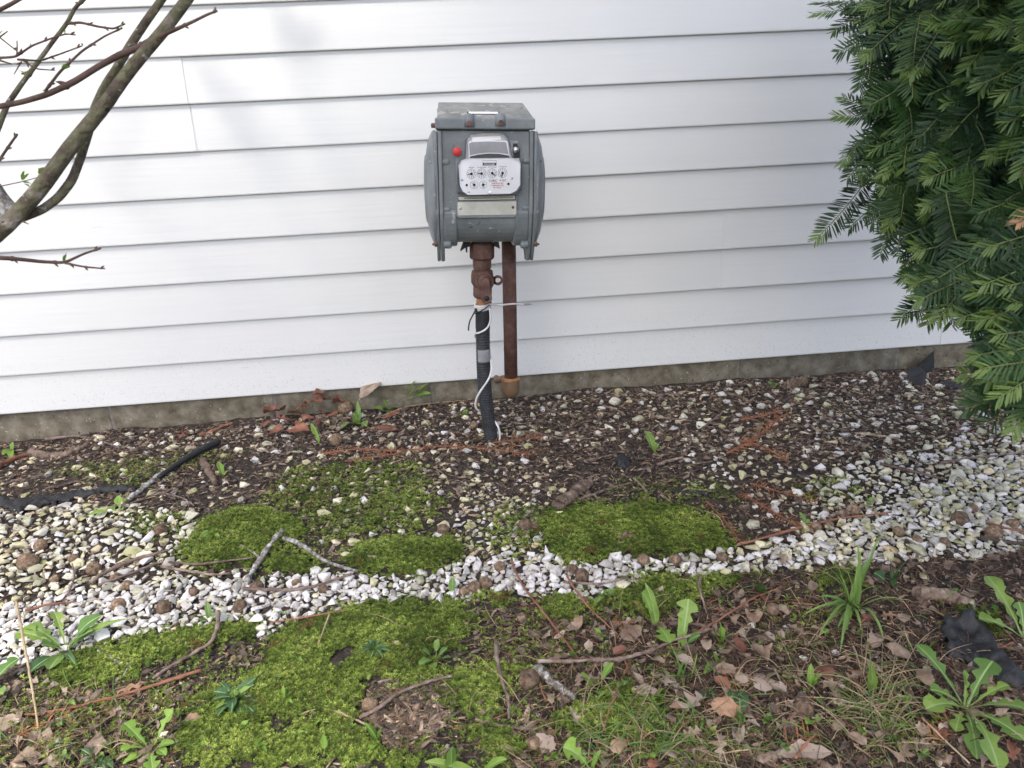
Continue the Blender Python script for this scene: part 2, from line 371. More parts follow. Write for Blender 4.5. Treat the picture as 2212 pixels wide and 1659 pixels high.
MT['ink'] = pm('black_ink', [(0, (0.015, 0.015, 0.017)), (1, (0.02, 0.02, 0.022))], rough=0.6, bump=0)
MT['ink_red'] = pm('red_ink', [(0, (0.42, 0.05, 0.03)), (1, (0.46, 0.06, 0.04))], rough=0.6, bump=0)
MT['red'] = pm('red_plastic', [(0, (0.62, 0.035, 0.04)), (1, (0.68, 0.05, 0.05))], rough=0.4, bump=0)
MT['chrome'] = pm('zinc_screw', [(0, (0.45, 0.45, 0.45)), (1, (0.62, 0.62, 0.62))], rough=0.3, metal=0.9, bump=0)
MT['rustbolt'] = pm('rusty_bolt', [(0, (0.06, 0.03, 0.022)), (1, (0.20, 0.10, 0.07))], scale=120, rough=0.8, bump=0.4)
MT['rust'] = pm('rusty_iron', [(0, (0.060, 0.030, 0.022)), (0.5, (0.115, 0.058, 0.042)), (1, (0.17, 0.095, 0.07))], scale=45, rough=0.72, bump=0.4, bscale=160, detail=10,
                specks=[(70, 0.69, (0.03, 0.017, 0.014))])
MT['rust_orange'] = pm('orange_rust', [(0, (0.22, 0.095, 0.035)), (1, (0.38, 0.19, 0.08))], scale=60, rough=0.8, bump=0.4)
MT['rust_tan'] = pm('tan_rust', [(0, (0.11, 0.065, 0.035)), (1, (0.19, 0.12, 0.065))], scale=40, rough=0.6, bump=0.3)
MT['rubber'] = pm('black_wrap', [(0, (0.018, 0.019, 0.021)), (1, (0.045, 0.047, 0.05))], scale=60, rough=0.6, bump=0.3, bscale=200)
MT['tape'] = pm('grey_tape', [(0, (0.20, 0.205, 0.21)), (1, (0.30, 0.305, 0.31))], scale=60, rough=0.5, bump=0.2)
MT['wire'] = pm('white_wire', [(0, (0.58, 0.57, 0.54)), (1, (0.70, 0.69, 0.66))], scale=60, rough=0.5, bump=0)
MT['wood'] = pm('rotten_wood', [(0, (0.10, 0.065, 0.045)), (0.5, (0.19, 0.14, 0.105)), (1, (0.31, 0.25, 0.20))], scale=55, rough=0.9, bump=0.9, bscale=120, stretch=(1, 1, 1), bdist=0.004,
                tints=[(0, (0.75, 0.72, 0.7)), (1, (1.1, 1.08, 1.05))])

def splash(m, z0, z1, col):
    N = m.node_tree.nodes; L = m.node_tree.links; bs = N['Principled BSDF']; old = bs.inputs['Base Color'].links[0].from_socket
    tc = N.new('ShaderNodeTexCoord'); sp = N.new('ShaderNodeSeparateXYZ'); L.new(tc.outputs['Object'], sp.inputs[0])
    mr = N.new('ShaderNodeMapRange'); mr.inputs[1].default_value = z1; mr.inputs[2].default_value = z0; L.new(sp.outputs['Z'], mr.inputs[0])
    nz = N.new('ShaderNodeTexNoise'); nz.inputs['Scale'].default_value = 260; nz.inputs['Detail'].default_value = 4; L.new(tc.outputs['Object'], nz.inputs['Vector'])
    n2 = N.new('ShaderNodeTexNoise'); n2.inputs['Scale'].default_value = 5; L.new(tc.outputs['Object'], n2.inputs['Vector'])
    r2 = N.new('ShaderNodeMapRange'); r2.inputs[1].default_value = 0.60; r2.inputs[2].default_value = 0.70; L.new(nz.outputs['Fac'], r2.inputs[0])
    a = N.new('ShaderNodeMath'); a.operation = 'MULTIPLY'; L.new(mr.outputs[0], a.inputs[0]); L.new(r2.outputs[0], a.inputs[1])
    b = N.new('ShaderNodeMath'); b.operation = 'MULTIPLY'; L.new(a.outputs[0], b.inputs[0]); L.new(n2.outputs['Fac'], b.inputs[1])
    mx = N.new('ShaderNodeMix'); mx.data_type = 'RGBA'; L.new(b.outputs[0], mx.inputs[0]); L.new(old, mx.inputs[6]); mx.inputs[7].default_value = (*col, 1); L.new(mx.outputs[2], bs.inputs['Base Color'])
splash(MT['vinyl'], -0.02, 0.20, (0.22, 0.18, 0.13))
splash(MT['concrete'], -0.09, -0.02, (0.05, 0.045, 0.02))

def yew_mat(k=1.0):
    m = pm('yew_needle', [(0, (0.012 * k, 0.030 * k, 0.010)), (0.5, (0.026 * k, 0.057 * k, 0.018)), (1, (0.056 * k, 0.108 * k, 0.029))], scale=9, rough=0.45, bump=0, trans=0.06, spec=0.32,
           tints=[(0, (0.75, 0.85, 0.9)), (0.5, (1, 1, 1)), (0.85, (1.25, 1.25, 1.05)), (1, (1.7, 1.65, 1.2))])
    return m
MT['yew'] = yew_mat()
MT['yew_lit'] = yew_mat(1.4)  # brighter needle copy with the light put into its colour, mostly for right-hand sprays
MT['leaf_crumb'] = pm('leaf_crumb', [(0, (0.085, 0.066, 0.05)), (1, (0.25, 0.205, 0.16))], scale=60, rough=0.85, bump=0.3, tints=[(0, (0.5, 0.45, 0.42)), (0.5, (1, 0.93, 0.88)), (0.85, (1.3, 1.25, 1.2)), (1, (2.0, 2.0, 1.9))])
MT['yew_tan'] = pm('tan_dead_needle', [(0, (0.24, 0.13, 0.06)), (1, (0.40, 0.25, 0.13))], scale=30, rough=0.7, bump=0)
MT['yew_new'] = pm('yew_young_needle', [(0, (0.075, 0.135, 0.03)), (1, (0.14, 0.21, 0.045))], scale=9, rough=0.45, bump=0, trans=0.15)

def clear_plastic():
    m = bpy.data.materials.new('clear_plastic'); m.use_nodes = True; N = m.node_tree.nodes; L = m.node_tree.links
    out = N['Material Output']; N.remove(N['Principled BSDF'])
    t = N.new('ShaderNodeBsdfTransparent'); t.inputs[0].default_value = (1, 1, 1, 1)
    g = N.new('ShaderNodeBsdfGlossy'); g.inputs['Roughness'].default_value = 0.12; g.inputs['Color'].default_value = (0.9, 0.9, 0.9, 1)
    d = N.new('ShaderNodeBsdfDiffuse'); d.inputs[0].default_value = (0.55, 0.54, 0.54, 1)
    fr = N.new('ShaderNodeFresnel'); fr.inputs[0].default_value = 1.3
    a = N.new('ShaderNodeMixShader'); a.inputs[0].default_value = 0.015; L.new(t.outputs[0], a.inputs[1]); L.new(d.outputs[0], a.inputs[2])
    b = N.new('ShaderNodeMixShader'); L.new(fr.outputs[0], b.inputs[0]); L.new(a.outputs[0], b.inputs[1]); L.new(g.outputs[0], b.inputs[2])
    L.new(b.outputs[0], out.inputs['Surface'])
    return m
MT['clear'] = clear_plastic()

# ================================================================== moss outlines (needed by the ground height)
MOSS = [   # (picture outline, mound height, edge width, shoots per square metre, label)
    ([(392, 1190), (430, 1132), (500, 1103), (580, 1097), (650, 1122), (678, 1150), (640, 1182), (570, 1203), (520, 1232), (430, 1238), (385, 1215)], 0.016, 0.05, 190e3,
     'bright yellow-green moss cushion by the forked lichen branch'),
    ([(562, 1222), (600, 1196), (650, 1190), (690, 1212), (700, 1236), (640, 1246), (575, 1244)], 0.008, 0.03, 170e3, 'small dark moss tuft under the fork of the lichen branch'),
    ([(738, 1200), (800, 1170), (860, 1160), (940, 1164), (1008, 1172), (1002, 1200), (960, 1232), (880, 1252), (812, 1252), (760, 1232)], 0.018, 0.05, 190e3,
     'moss cushion bulging over the back edge of the white gravel'),
    ([(1165, 1160), (1180, 1112), (1260, 1088), (1330, 1096), (1400, 1082), (1490, 1098), (1565, 1140), (1592, 1188), (1500, 1203), (1345, 1206), (1285, 1222), (1225, 1226), (1180, 1200)], 0.018, 0.06, 190e3,
     'wide moss cushion strewn with stones and a thin stick'),
    ([(575, 1392), (640, 1346), (760, 1312), (900, 1298), (1005, 1302), (1032, 1345), (1006, 1392), (945, 1425), (958, 1462), (910, 1500), (800, 1492), (776, 1552), (640, 1570), (470, 1560), (400, 1510), (520, 1470), (580, 1430)], 0.022, 0.09, 190e3,
     'largest moss mound, domed, with a dark hole in it'),
    ([(120, 1420), (250, 1385), (400, 1358), (530, 1344), (572, 1362), (560, 1388), (480, 1406), (360, 1434), (250, 1476), (130, 1500), (95, 1460)], 0.012, 0.05, 170e3,
     'long moss strip beside the dandelion with broad leaves'),
    ([(400, 1520), (560, 1565), (760, 1560), (830, 1610), (960, 1640), (1000, 1668), (390, 1668), (385, 1590)], 0.010, 0.08, 170e3, 'moss carpet under the pale straw stalks'),
    ([(1312, 1290), (1400, 1240), (1520, 1252), (1600, 1238), (1650, 1242), (1600, 1262), (1540, 1290), (1450, 1335), (1345, 1345), (1330, 1312)], 0.010, 0.04, 175e3,
     'moss patch around the foot of the two tall dandelion leaves'),
    ([(955, 1462), (1040, 1432), (1110, 1446), (1180, 1420), (1190, 1445), (1100, 1500), (1075, 1545), (1010, 1560), (950, 1530), (925, 1500)], 0.010, 0.04, 175e3,
     'moss lobe between the debris pile and the pale bark piece'),
    ([(1150, 1310), (1220, 1285), (1300, 1300), (1310, 1330), (1240, 1345), (1160, 1340)], 0.006, 0.03, 150e3, 'low moss patch crossed by a rust-red twig'),
    ([(1035, 1292), (1060, 1278), (1092, 1282), (1112, 1305), (1080, 1318), (1040, 1312)], 0.012, 0.025, 170e3, 'tiny round moss tuft in front of three brown nuts'),
    ([(1230, 1530), (1290, 1490), (1400, 1485), (1440, 1540), (1400, 1600), (1270, 1610), (1170, 1580)], 0.008, 0.05, 130e3, 'broken moss patch below the three-leaved seedling'),
    ([(1015, 1560), (1130, 1560), (1150, 1620), (1080, 1668), (1000, 1640)], 0.006, 0.05, 120e3, 'patchy moss at the lower edge beside bare twigs'),
    ([(560, 1075), (640, 1010), (760, 1000), (900, 1000), (930, 1050), (880, 1100), (800, 1150), (700, 1180), (690, 1140), (640, 1105)], 0.004, 0.05, 85e3,
     'thin moss mottled with cream stones'),
    ([(840, 1060), (980, 1080), (900, 1150), (760, 1165)], 0.003, 0.05, 80e3, 'thin moss film above the gravel-edge cushion'),
    ([(1050, 1110), (1130, 1085), (1180, 1110), (1170, 1180), (1120, 1210), (1060, 1190)], 0.003, 0.04, 75e3, 'thin moss around a pair of brown nuts'),
    ([(280, 1120), (380, 1105), (400, 1150), (330, 1165), (270, 1150)], 0.003, 0.03, 80e3, 'thin moss among the greenish stones by a brown nut'),
    ([(1725, 1050), (1800, 1030), (1860, 1055), (1800, 1085), (1740, 1080)], 0.003, 0.03, 75e3, 'dark moss speck among the grey stones'),
    ([(1760, 1240), (1850, 1225), (1860, 1270), (1770, 1290)], 0.005, 0.03, 120e3, 'dark moss at the foot of the grass clump'),
    ([(2060, 1310), (2150, 1320), (2170, 1375), (2080, 1370)], 0.005, 0.03, 110e3, 'dark moss between the dandelion and the black fabric'),
    ([(20, 1500), (100, 1480), (200, 1500), (380, 1490), (390, 1560), (350, 1668), (100, 1668), (0, 1620)], 0.005, 0.05, 55e3, 'sparse moss under rust-red twigs'),
    ([(1100, 1350), (1180, 1340), (1250, 1400), (1180, 1425), (1060, 1420), (1040, 1390)], 0.004, 0.04, 60e3, 'thin moss under the arching red twigs'),
    ([(1300, 1400), (1400, 1420), (1480, 1400), (1500, 1440), (1420, 1470), (1330, 1440)], 0.002, 0.04, 40e3, 'thin moss under the upright dandelion'),
    ([(1640, 1320), (1740, 1300), (1830, 1330), (1820, 1400), (1700, 1420), (1640, 1380)], 0.002, 0.04, 34e3, 'scattered dark moss below the grass clump'),
    ([(1380, 1560), (1560, 1560), (1640, 1620), (1560, 1668), (1380, 1668)], 0.002, 0.04, 36e3, 'scattered moss in the fine grass'),
    ([(1850, 1560), (1960, 1550), (2000, 1620), (1900, 1660)], 0.002, 0.04, 34e3, 'scattered moss under the dry grass wisps'),
    ([(1330, 1035), (1560, 1050), (1600, 1090), (1420, 1085), (1330, 1075)], 0.002, 0.03, 36e3, 'ragged moss fringe behind the wide cushion'),
    ([(430, 1440), (580, 1420), (640, 1480), (520, 1540), (420, 1500)], 0.002, 0.04, 45e3, 'thin moss beneath the dark creeping plant'),
    ([(100, 1020), (420, 975), (520, 985), (300, 1060)], 0.002, 0.04, 40e3, 'thin moss film near the rolled black fabric'),
]
MOSSW = []
for pts, hh, w, dens, lab in MOSS:
    MOSSW.append(gpoly(pts))
for (pts, hh, w, dens, lab), poly in zip(MOSS, MOSSW):
    if hh >= 0.005:
        _p = np.array(poly); MOUNDS.append((poly, hh * 0.62, w * 1.2, (*(_p.min(0)), *(_p.max(0)))))

STRIP_PX = [(-60, 1330), (0, 1318), (150, 1284), (300, 1262), (480, 1258), (560, 1252), (700, 1240), (760, 1240), (860, 1256), (960, 1236), (1060, 1212), (1180, 1195), (1240, 1224), (1300, 1222), (1350, 1206), (1500, 1204),
            (1600, 1190), (1700, 1172), (1800, 1140), (1900, 1105), (2000, 1060), (2110, 1000), (2260, 950), (2260, 1185), (2100, 1190), (1950, 1212), (1800, 1226), (1640, 1238), (1520, 1250),
            (1400, 1238), (1312, 1292), (1180, 1298), (1100, 1285), (1035, 1290), (1005, 1298), (930, 1298), (780, 1308), (650, 1340), (575, 1372), (540, 1345), (400, 1358), (260, 1382), (120, 1418), (0, 1440), (-60, 1440)]
STRIP = gpoly(STRIP_PX)

# ================================================================== ground
def axis_steps(lo, f0, f1, hi, step):
    a = list(np.arange(f0, f1, step)) + [f1]
    d = step; p = f0; left = []
    while p > lo: d = min(d * 1.35, 2.0); p -= d; left.append(p)
    d = step; p = f1; right = []
    while p < hi: d = min(d * 1.35, 2.0); p += d; right.append(p)
    return np.array(left[::-1] + a + right)
gx = axis_steps(-16, -1.45, 1.75, 16, 0.0085)
gy = axis_steps(-18, -1.45, 0.0, 0.05, 0.0085); gy = gy[gy < 0.06]
X, Y = np.meshgrid(gx, gy)
Zg = height(X.ravel(), Y.ravel()).reshape(X.shape)
fine = ((X > -1.5) & (X < 1.8) & (Y > -1.5))
Zg = Zg + np.where(fine, 0.0022 * smoothnoise(X, Y, 0.05, 11, 2), 0)
nx, ny = len(gx), len(gy)
V = np.stack([X, Y, Zg], -1).reshape(-1, 3)
ii, jj = np.meshgrid(np.arange(nx - 1), np.arange(ny - 1)); a = (jj * nx + ii).ravel()
T = np.concatenate([np.stack([a, a + 1, a + nx + 1], -1), np.stack([a, a + nx + 1, a + nx], -1)])
ground = link('ground', fast_mesh('ground', V, T, MT['soil']))
tag(ground, 'dark brown garden soil sloping away from the house wall', kind='structure')

# ================================================================== house wall
ZC = [0.0017, 0.1016, 0.2019, 0.3047, 0.4052, 0.5065, 0.6093, 0.7128, 0.8122, 0.9145]
while len(ZC) < 28: ZC.append(ZC[-1] + 0.1016)
house = thing('house_wall', 'white vinyl clapboard house wall on a low concrete block foundation', 'wall', (0, 0, 0))
def panel(k, x0, x1, yo):
    z0, z1, z2 = ZC[k], ZC[k + 1], ZC[k + 2]
    pr = [(0.0095, z0 + 0.0004), (0.0016, z0 + 0.0002), (0.0003, z0 + 0.0014), (0.0, z0 + 0.004), (0.0072, z1 - 0.0006), (0.0080, z1 - 0.0002),
          (0.0016, z1 + 0.0002), (0.0003, z1 + 0.0014), (0.0, z1 + 0.004), (0.0074, z2 + 0.004), (0.0120, z2 + 0.004), (0.0120, z0 + 0.0004)]
    mb = MB(); mb.extrude([(y + yo, z) for y, z in pr], x0, x1, ((0, 0, 0), (0, 1, 0), (0, 0, 1), (1, 0, 0)))
    o = link('siding_panel', mb.mesh('siding_panel', MT['vinyl']), house)
    return o
XL, XR = -3.6, 3.6
seam = {6: [wall_pt(408, 228)[0]], 2: [wall_pt(1578, 580)[0]], 0: [wall_pt(2047, 740)[0]], 4: [-1.9], 8: [2.4]}
for k in range(0, 24, 2):
    cuts = [XL] + seam.get(k, [1.7 if k % 4 else -1.7]) + [XR]
    for i in range(len(cuts) - 1):
        panel(k, cuts[i] - (0.022 if i else 0), cuts[i + 1], -0.0016 if i == 0 and k == 6 else (0.0 if k != 6 and i == 0 else (0.0 if k == 6 else -0.0014)))
cuts = [-3.6, -3.44, -3.02, -2.60, -2.18, -1.76, -1.34, -0.921, -0.50, -0.085, 0.332, 0.760, 1.221, 1.64, 2.06, 2.48, 2.90, 3.32, 3.6]
for a, b in zip(cuts[:-1], cuts[1:]):
    mb = MB(); mb.box(((a + b) / 2, 0.065, -0.2), (b - a - 0.007, 0.1, 0.41))
    bevelled(link('foundation_block', mb.mesh('foundation_block', MT['concrete']), house), 0.0025, 2)
mb = MB(); mb.box((0, 0.067, -0.2), (7.2, 0.1, 0.40)); link('mortar', mb.mesh('mortar', MT['mortar']), house)
mb = MB(); mb.box((0, 0.07, 1.27), (7.2, 0.1, 2.52)); link('wall_core', mb.mesh('wall_core', MT['sheath']), house)

# ================================================================== stones
def hull_stone(seed, npts=16, shape=(1, 0.78, 0.55), bev=0.0):
    r = np.random.default_rng(seed); bm = bmesh.new()
    P = r.normal(size=(npts, 3)); P /= np.linalg.norm(P, axis=1)[:, None]; P *= r.uniform(0.78, 1.0, (npts, 1)); P *= np.array(shape) * 0.5
    for p in P: bm.verts.new(p)
    res = bmesh.ops.convex_hull(bm, input=bm.verts)
    bmesh.ops.delete(bm, geom=[v for v in bm.verts if not v.link_faces], context='VERTS')
    bmesh.ops.dissolve_limit(bm, angle_limit=0.25, verts=bm.verts, edges=bm.edges)
    if bev: bmesh.ops.bevel(bm, geom=list(bm.edges), offset=bev, segments=2, profile=0.6, affect='EDGES', clamp_overlap=True)
    bmesh.ops.triangulate(bm, faces=bm.faces)
    bm.normal_update()
    v = np.array([x.co[:] for x in bm.verts]); bm.verts.index_update(); f = np.array([[q.index for q in x.verts] for x in bm.faces]); bm.free()
    return v, f
STONES = [hull_stone(100 + i, random.choice((9, 11, 14)), (1, random.uniform(0.6, 0.95), random.uniform(0.42, 0.68)), 0.032) for i in range(14)]

class Hash:
    def __init__(self, c=0.03): self.c = c; self.d = {}
    def ok(self, x, y, r):
        i, j = int(x // self.c), int(y // self.c)
        for a in range(i - 1, i + 2):
            for b in range(j - 1, j + 2):
                for (u, w, s) in self.d.get((a, b), ()):
                    if (u - x) ** 2 + (w - y) ** 2 < (r + s) ** 2: return False
        return True
    def put(self, x, y, r): self.d.setdefault((int(x // self.c), int(y // self.c)), []).append((x, y, r))

thick = [(p, m[1]) for m, p in zip(MOSS, MOSSW) if m[3] >= 100e3]
def in_thick(x, y, margin=0.006):
    r = np.zeros(np.shape(x), bool)
    for p, _ in thick: r |= sdist(p, x, y) > margin
    return r
def in_poly(poly, n, r):
    P = np.array(poly); lo, hi = P.min(0), P.max(0)
    xy = r.uniform(lo, hi, (n, 2)); d = sdist(poly, xy[:, 0], xy[:, 1])
    return xy[d + 0.012 * smoothnoise(xy[:, 0], xy[:, 1], 0.08, 5) > 0]
stones = []   # x, y, size, kind(0 white,1 algae,2 grey), lift
def fill(poly_px, n, smin, smax, kinds, pack, hsh, mossok=0.06, lift=0.0, power=1.6):
    poly = gpoly(poly_px); r = np.random.default_rng(len(stones) + 17)
    xy = in_poly(poly, n, r)
    xy = xy[xy[:, 1] < -0.012]
    it = in_thick(xy[:, 0], xy[:, 1])
    keep = ~it | (r.random(len(xy)) < mossok)
    for (x, y), t in zip(xy[keep], it[keep]):
        s = smin + (smax - smin) * r.random() ** power
        rad = s * 0.5 * pack
        if hsh.ok(x, y, rad):
            kk = int(r.choice(kinds))
            if kk == 0 and poly_px is STRIP_PX:
                qx = project(np.array([x, y, -0.07]))[0]
                if r.random() < np.clip((qx - 1500) / 450, 0.13, 0.66): kk = int(r.choice((2, 2, 1)))
            hsh.put(x, y, rad); stones.append((x, y, s, kk, lift))
H1 = Hash(0.04)
fill(STRIP_PX, 30000, 0.015, 0.037, [0], 0.57, H1, 0.0, 0.004, 1.2)
fill([(0, 1095), (120, 1100), (260, 1088), (380, 1112), (440, 1100), (400, 1190), (380, 1212), (430, 1240), (560, 1226), (548, 1262), (300, 1268), (150, 1290), (-60, 1335), (-60, 1090)], 12000, 0.015, 0.042, [1, 1, 2, 2, 2, 0], 0.62, H1, 0.1, 0.003)
fill([(1000, 1040), (1160, 1080), (1170, 1200), (1060, 1216), (1000, 1230), (985, 1180)], 5000, 0.014, 0.036, [1, 1, 0], 0.68, H1, 0.1)
fill([(1750, 1045), (1900, 990), (2260, 900), (2260, 1190), (1950, 1215), (1640, 1200), (1700, 1150), (1760, 1120)], 16000, 0.014, 0.040, [2, 2, 1, 0], 0.62, H1, 0.1, 0.003)
fill([(1480, 960), (1800, 880), (2260, 870), (2260, 1150), (1950, 1200), (1620, 1195), (1600, 1060), (1480, 1070)], 4500, 0.012, 0.040, [2, 2, 1, 0], 0.78, H1, 0.1)
fill([(560, 1000), (1200, 960), (1230, 1110), (1160, 1200), (1060, 1215), (700, 1212), (660, 1120)], 1300, 0.013, 0.038, [1, 1, 0], 0.90, H1, 0.06)
fill([(-60, 985), (480, 985), (560, 1080), (330, 1085), (-60, 1085)], 750, 0.010, 0.04, [1, 1, 1, 0], 0.9, H1)
fill([(60, 965), (880, 872), (1500, 835), (2100, 802), (2260, 860), (2260, 885), (1500, 955), (1200, 965), (560, 1005)], 2600, 0.009, 0.042, [1, 2, 2, 0], 0.84, H1, 0.1, 0, 1.1)
fill([(600, 1300), (2212, 1240), (2212, 1668), (0, 1668), (0, 1420)], 260, 0.008, 0.024, [0, 1, 2], 1.3, H1, 0.12)
H2 = Hash(0.04)
fill(STRIP_PX, 26000, 0.012, 0.022, [0], 0.50, H2, 0.0, 0.0)                       # the small stones filling the gaps below
fill([(1750, 1045), (2260, 900), (2260, 1190), (1950, 1215), (1640, 1200)], 2500, 0.008, 0.017, [2, 1], 0.8, H2, 0.0, -0.002)
fill([(0, 1095), (440, 1100), (400, 1190), (560, 1226), (0, 1300)], 1600, 0.008, 0.017, [0, 1, 2], 0.8, H2, 0.0, -0.002)
S = np.array([(s[0], s[1], s[2], s[3], s[4]) for s in stones])
zs = height(S[:, 0], S[:, 1]) + S[:, 4] + S[:, 2] * np.where(S[:, 4] > 0.003, 0.06, 0.03)
px, py, dep = project(np.stack([S[:, 0], S[:, 1], zs], -1))
n = len(S)
RR = np.einsum('nij,njk,nkl->nil', rotz(rng.uniform(0, 6.28, n)), rotx(rng.normal(0, 0.22, n)), roty(rng.normal(0, 0.22, n)))
# leaning more steeply where they are piled
lean = rng.random(n) < 0.15
RR[lean] = np.einsum('nij,njk->nik', RR[lean], rotx(rng.normal(0, 0.8, lean.sum())))
SC = S[:, 2:3] * rng.uniform(0.85, 1.15, (n, 3))
which = rng.integers(0, len(STONES), n); tnt = rng.random(n)
smat = [MT['stone_white'], MT['stone_algae'], MT['stone_grey']]
vis = (px > -10) & (px < 2222) & (py < 1675)
rank = np.where(vis & (S[:, 4] >= 0), S[:, 2] / dep, 0)
big = set(np.argsort(-rank)[:296].tolist())
gravel = thing('gravel_bed', None, None, (0, 0, 0), kind='structure'); gravel['label'] = 'crushed white and greenish stone gravel in a curved strip'
smesh = {}
for i in sorted(big):
    k = (int(which[i]), int(S[i, 3]))
    if k not in smesh: smesh[k] = fast_mesh('pebble', STONES[k[0]][0] * 0.025, STONES[k[0]][1], smat[k[1]], np.zeros(len(STONES[k[0]][1])), smooth=True)
    M = Matrix(np.block([[RR[i] * SC[i][None, :] / 0.025, np.array([[S[i, 0]], [S[i, 1]], [zs[i]]])], [np.zeros((1, 3)), np.ones((1, 1))]]).tolist())
    link('pebble', smesh[k], gravel, M=M)
rest = np.array([i for i in range(n) if i not in big])
LOW = [hull_stone(200 + i, 10, (1, random.uniform(0.6, 0.95), random.uniform(0.42, 0.66)), 0.035) for i in range(10)]
P3 = np.stack([S[:, 0], S[:, 1], zs], -1)
allV = []; allT = []; allt = []; alli = []; off = 0
for k in range(3):
    r = rest[S[rest, 3] == k]
    v, t, tt = scatter(LOW, rng.integers(0, len(LOW), len(r)), RR[r], SC[r], P3[r], tnt[r])
    allV.append(v); allT.append(t + off); allt.append(tt); alli.append(np.full(len(t), k)); off += len(v)
gm = link('small_pebbles', fast_mesh('small_pebbles', np.concatenate(allV), np.concatenate(allT), smat, np.concatenate(allt), True, np.concatenate(alli)), gravel)
gm['kind'] = 'stuff'
print('stones', n, 'tris', sum(map(len, allT)))

# ================================================================== bark mulch, litter and fallen needles
def chip(seed):
    r = np.random.default_rng(seed); return hull_stone(seed, 9, (1, r.uniform(0.2, 0.5), r.uniform(0.08, 0.2)), 0.0)
CHIPS = [chip(300 + i) for i in range(12)]
def weight(px, py, strip, thickm):
    w = np.where(py < 1000, 1.0, np.where(py < 1110, 0.75, np.where(py < 1290, 0.35, 0.75)))
    w = np.where((px > 1500) & (py > 1000) & (py < 1200), 0.45, w)
    w = np.where(strip, 0.11, w); w = np.where(thickm, 0.055, w)
    return w
def sprinkle(n, seed, lo=(-1.4, -1.36), hi=(1.65, -0.006)):
    r = np.random.default_rng(seed); xy = r.uniform(lo, hi, (n, 2)); z = h_base(xy[:, 0], xy[:, 1])
    px, py, d = project(np.stack([xy[:, 0], xy[:, 1], z], -1))
    st = sdist(STRIP, xy[:, 0], xy[:, 1]) > 0; th = in_thick(xy[:, 0], xy[:, 1], 0.002)
    k = (r.random(n) < weight(px, py, st, th)) & (px > -80) & (px < 2300) & (py < 1700)
    return xy[k], px[k], py[k], d[k]
xy, px, py, dep = sprinkle(36000, 5)
extra = in_poly(gpoly([(800, 1500), (850, 1475), (930, 1480), (985, 1500), (975, 1550), (930, 1600), (870, 1620), (820, 1590), (790, 1550)]), 900, np.random.default_rng(77)); xy = np.concatenate([xy, extra])
px, py, dep = project(np.stack([xy[:, 0], xy[:, 1], h_base(xy[:, 0], xy[:, 1])], -1))
n = len(xy); sz = 0.006 + 0.030 * rng.random(n) ** 2.2
z = height(xy[:, 0], xy[:, 1]) + 0.001 + rng.random(n) * 0.005
RR = np.einsum('nij,njk->nik', rotz(rng.uniform(0, 6.28, n)), np.einsum('nij,njk->nik', roty(rng.normal(0, 0.22, n)), rotx(rng.normal(0, 0.35, n))))
which = rng.integers(0, len(CHIPS), n); tnt = rng.random(n)
big = set(np.argsort(-np.where((px > 0) & (px < 2212) & (py < 1659), sz / dep, 0))[:260].tolist())
mulch = thing('mulch_bed', None, None, (0, 0, 0), kind='structure'); mulch['label'] = 'dark shredded bark mulch scattered along the foundation'
cm = [fast_mesh('bark_chip', v * 0.02, f, MT['bark'], np.zeros(len(f)), smooth=False) for v, f in CHIPS]
for i in sorted(big):
    s = sz[i] / 0.02
    M = Matrix(np.block([[RR[i] * s, np.array([[xy[i, 0]], [xy[i, 1]], [z[i]]])], [np.zeros((1, 3)), np.ones((1, 1))]]).tolist())
    link('bark_chip', cm[which[i]], mulch, M=M)
rest = np.array([i for i in range(n) if i not in big])
v, t, tt = scatter(CHIPS, which[rest], RR[rest], np.repeat(sz[rest, None], 3, 1), np.stack([xy[rest, 0], xy[rest, 1], z[rest]], -1), tnt[rest])
o = link('mulch_crumbs', fast_mesh('mulch_crumbs', v, t, MT['bark'], tt, False), mulch); o['kind'] = 'stuff'
# slivers and crumbs
xy, px, py, dep = sprinkle(70000, 6); n = len(xy)
SLV = []
for s_ in range(5):
    r = np.random.default_rng(s_); b = r.uniform(-0.14, 0.14)
    SLV.append((np.array([(-.5, 0, 0), (0, b - 0.035, .02), (0, b + 0.035, .02), (.5, 0, 0), (0, b, 0.07)]), np.array([(0, 1, 4), (1, 3, 4), (0, 4, 2), (2, 4, 3)])))
sz = 0.004 + 0.022 * rng.random(n) ** 2.0; thin = np.clip(0.0013 / sz / 0.07, 0.5, 6.0)
SCL = np.stack([sz, sz * thin * rng.uniform(0.7, 1.6, n), sz * thin], -1)
RR = np.einsum('nij,njk->nik', rotz(rng.uniform(0, 6.28, n)), roty(rng.normal(0, 0.25, n)))
z = height(xy[:, 0], xy[:, 1]) + 0.001 + rng.random(n) * 0.006
v, t, tt = scatter(SLV, rng.integers(0, 5, n), RR, SCL, np.stack([xy[:, 0], xy[:, 1], z], -1), rng.random(n))
lit = link('litter', fast_mesh('litter', v, t, MT['litter'], tt, False)); tag(lit, 'fine dark plant litter and bark dust on the soil', kind='stuff')
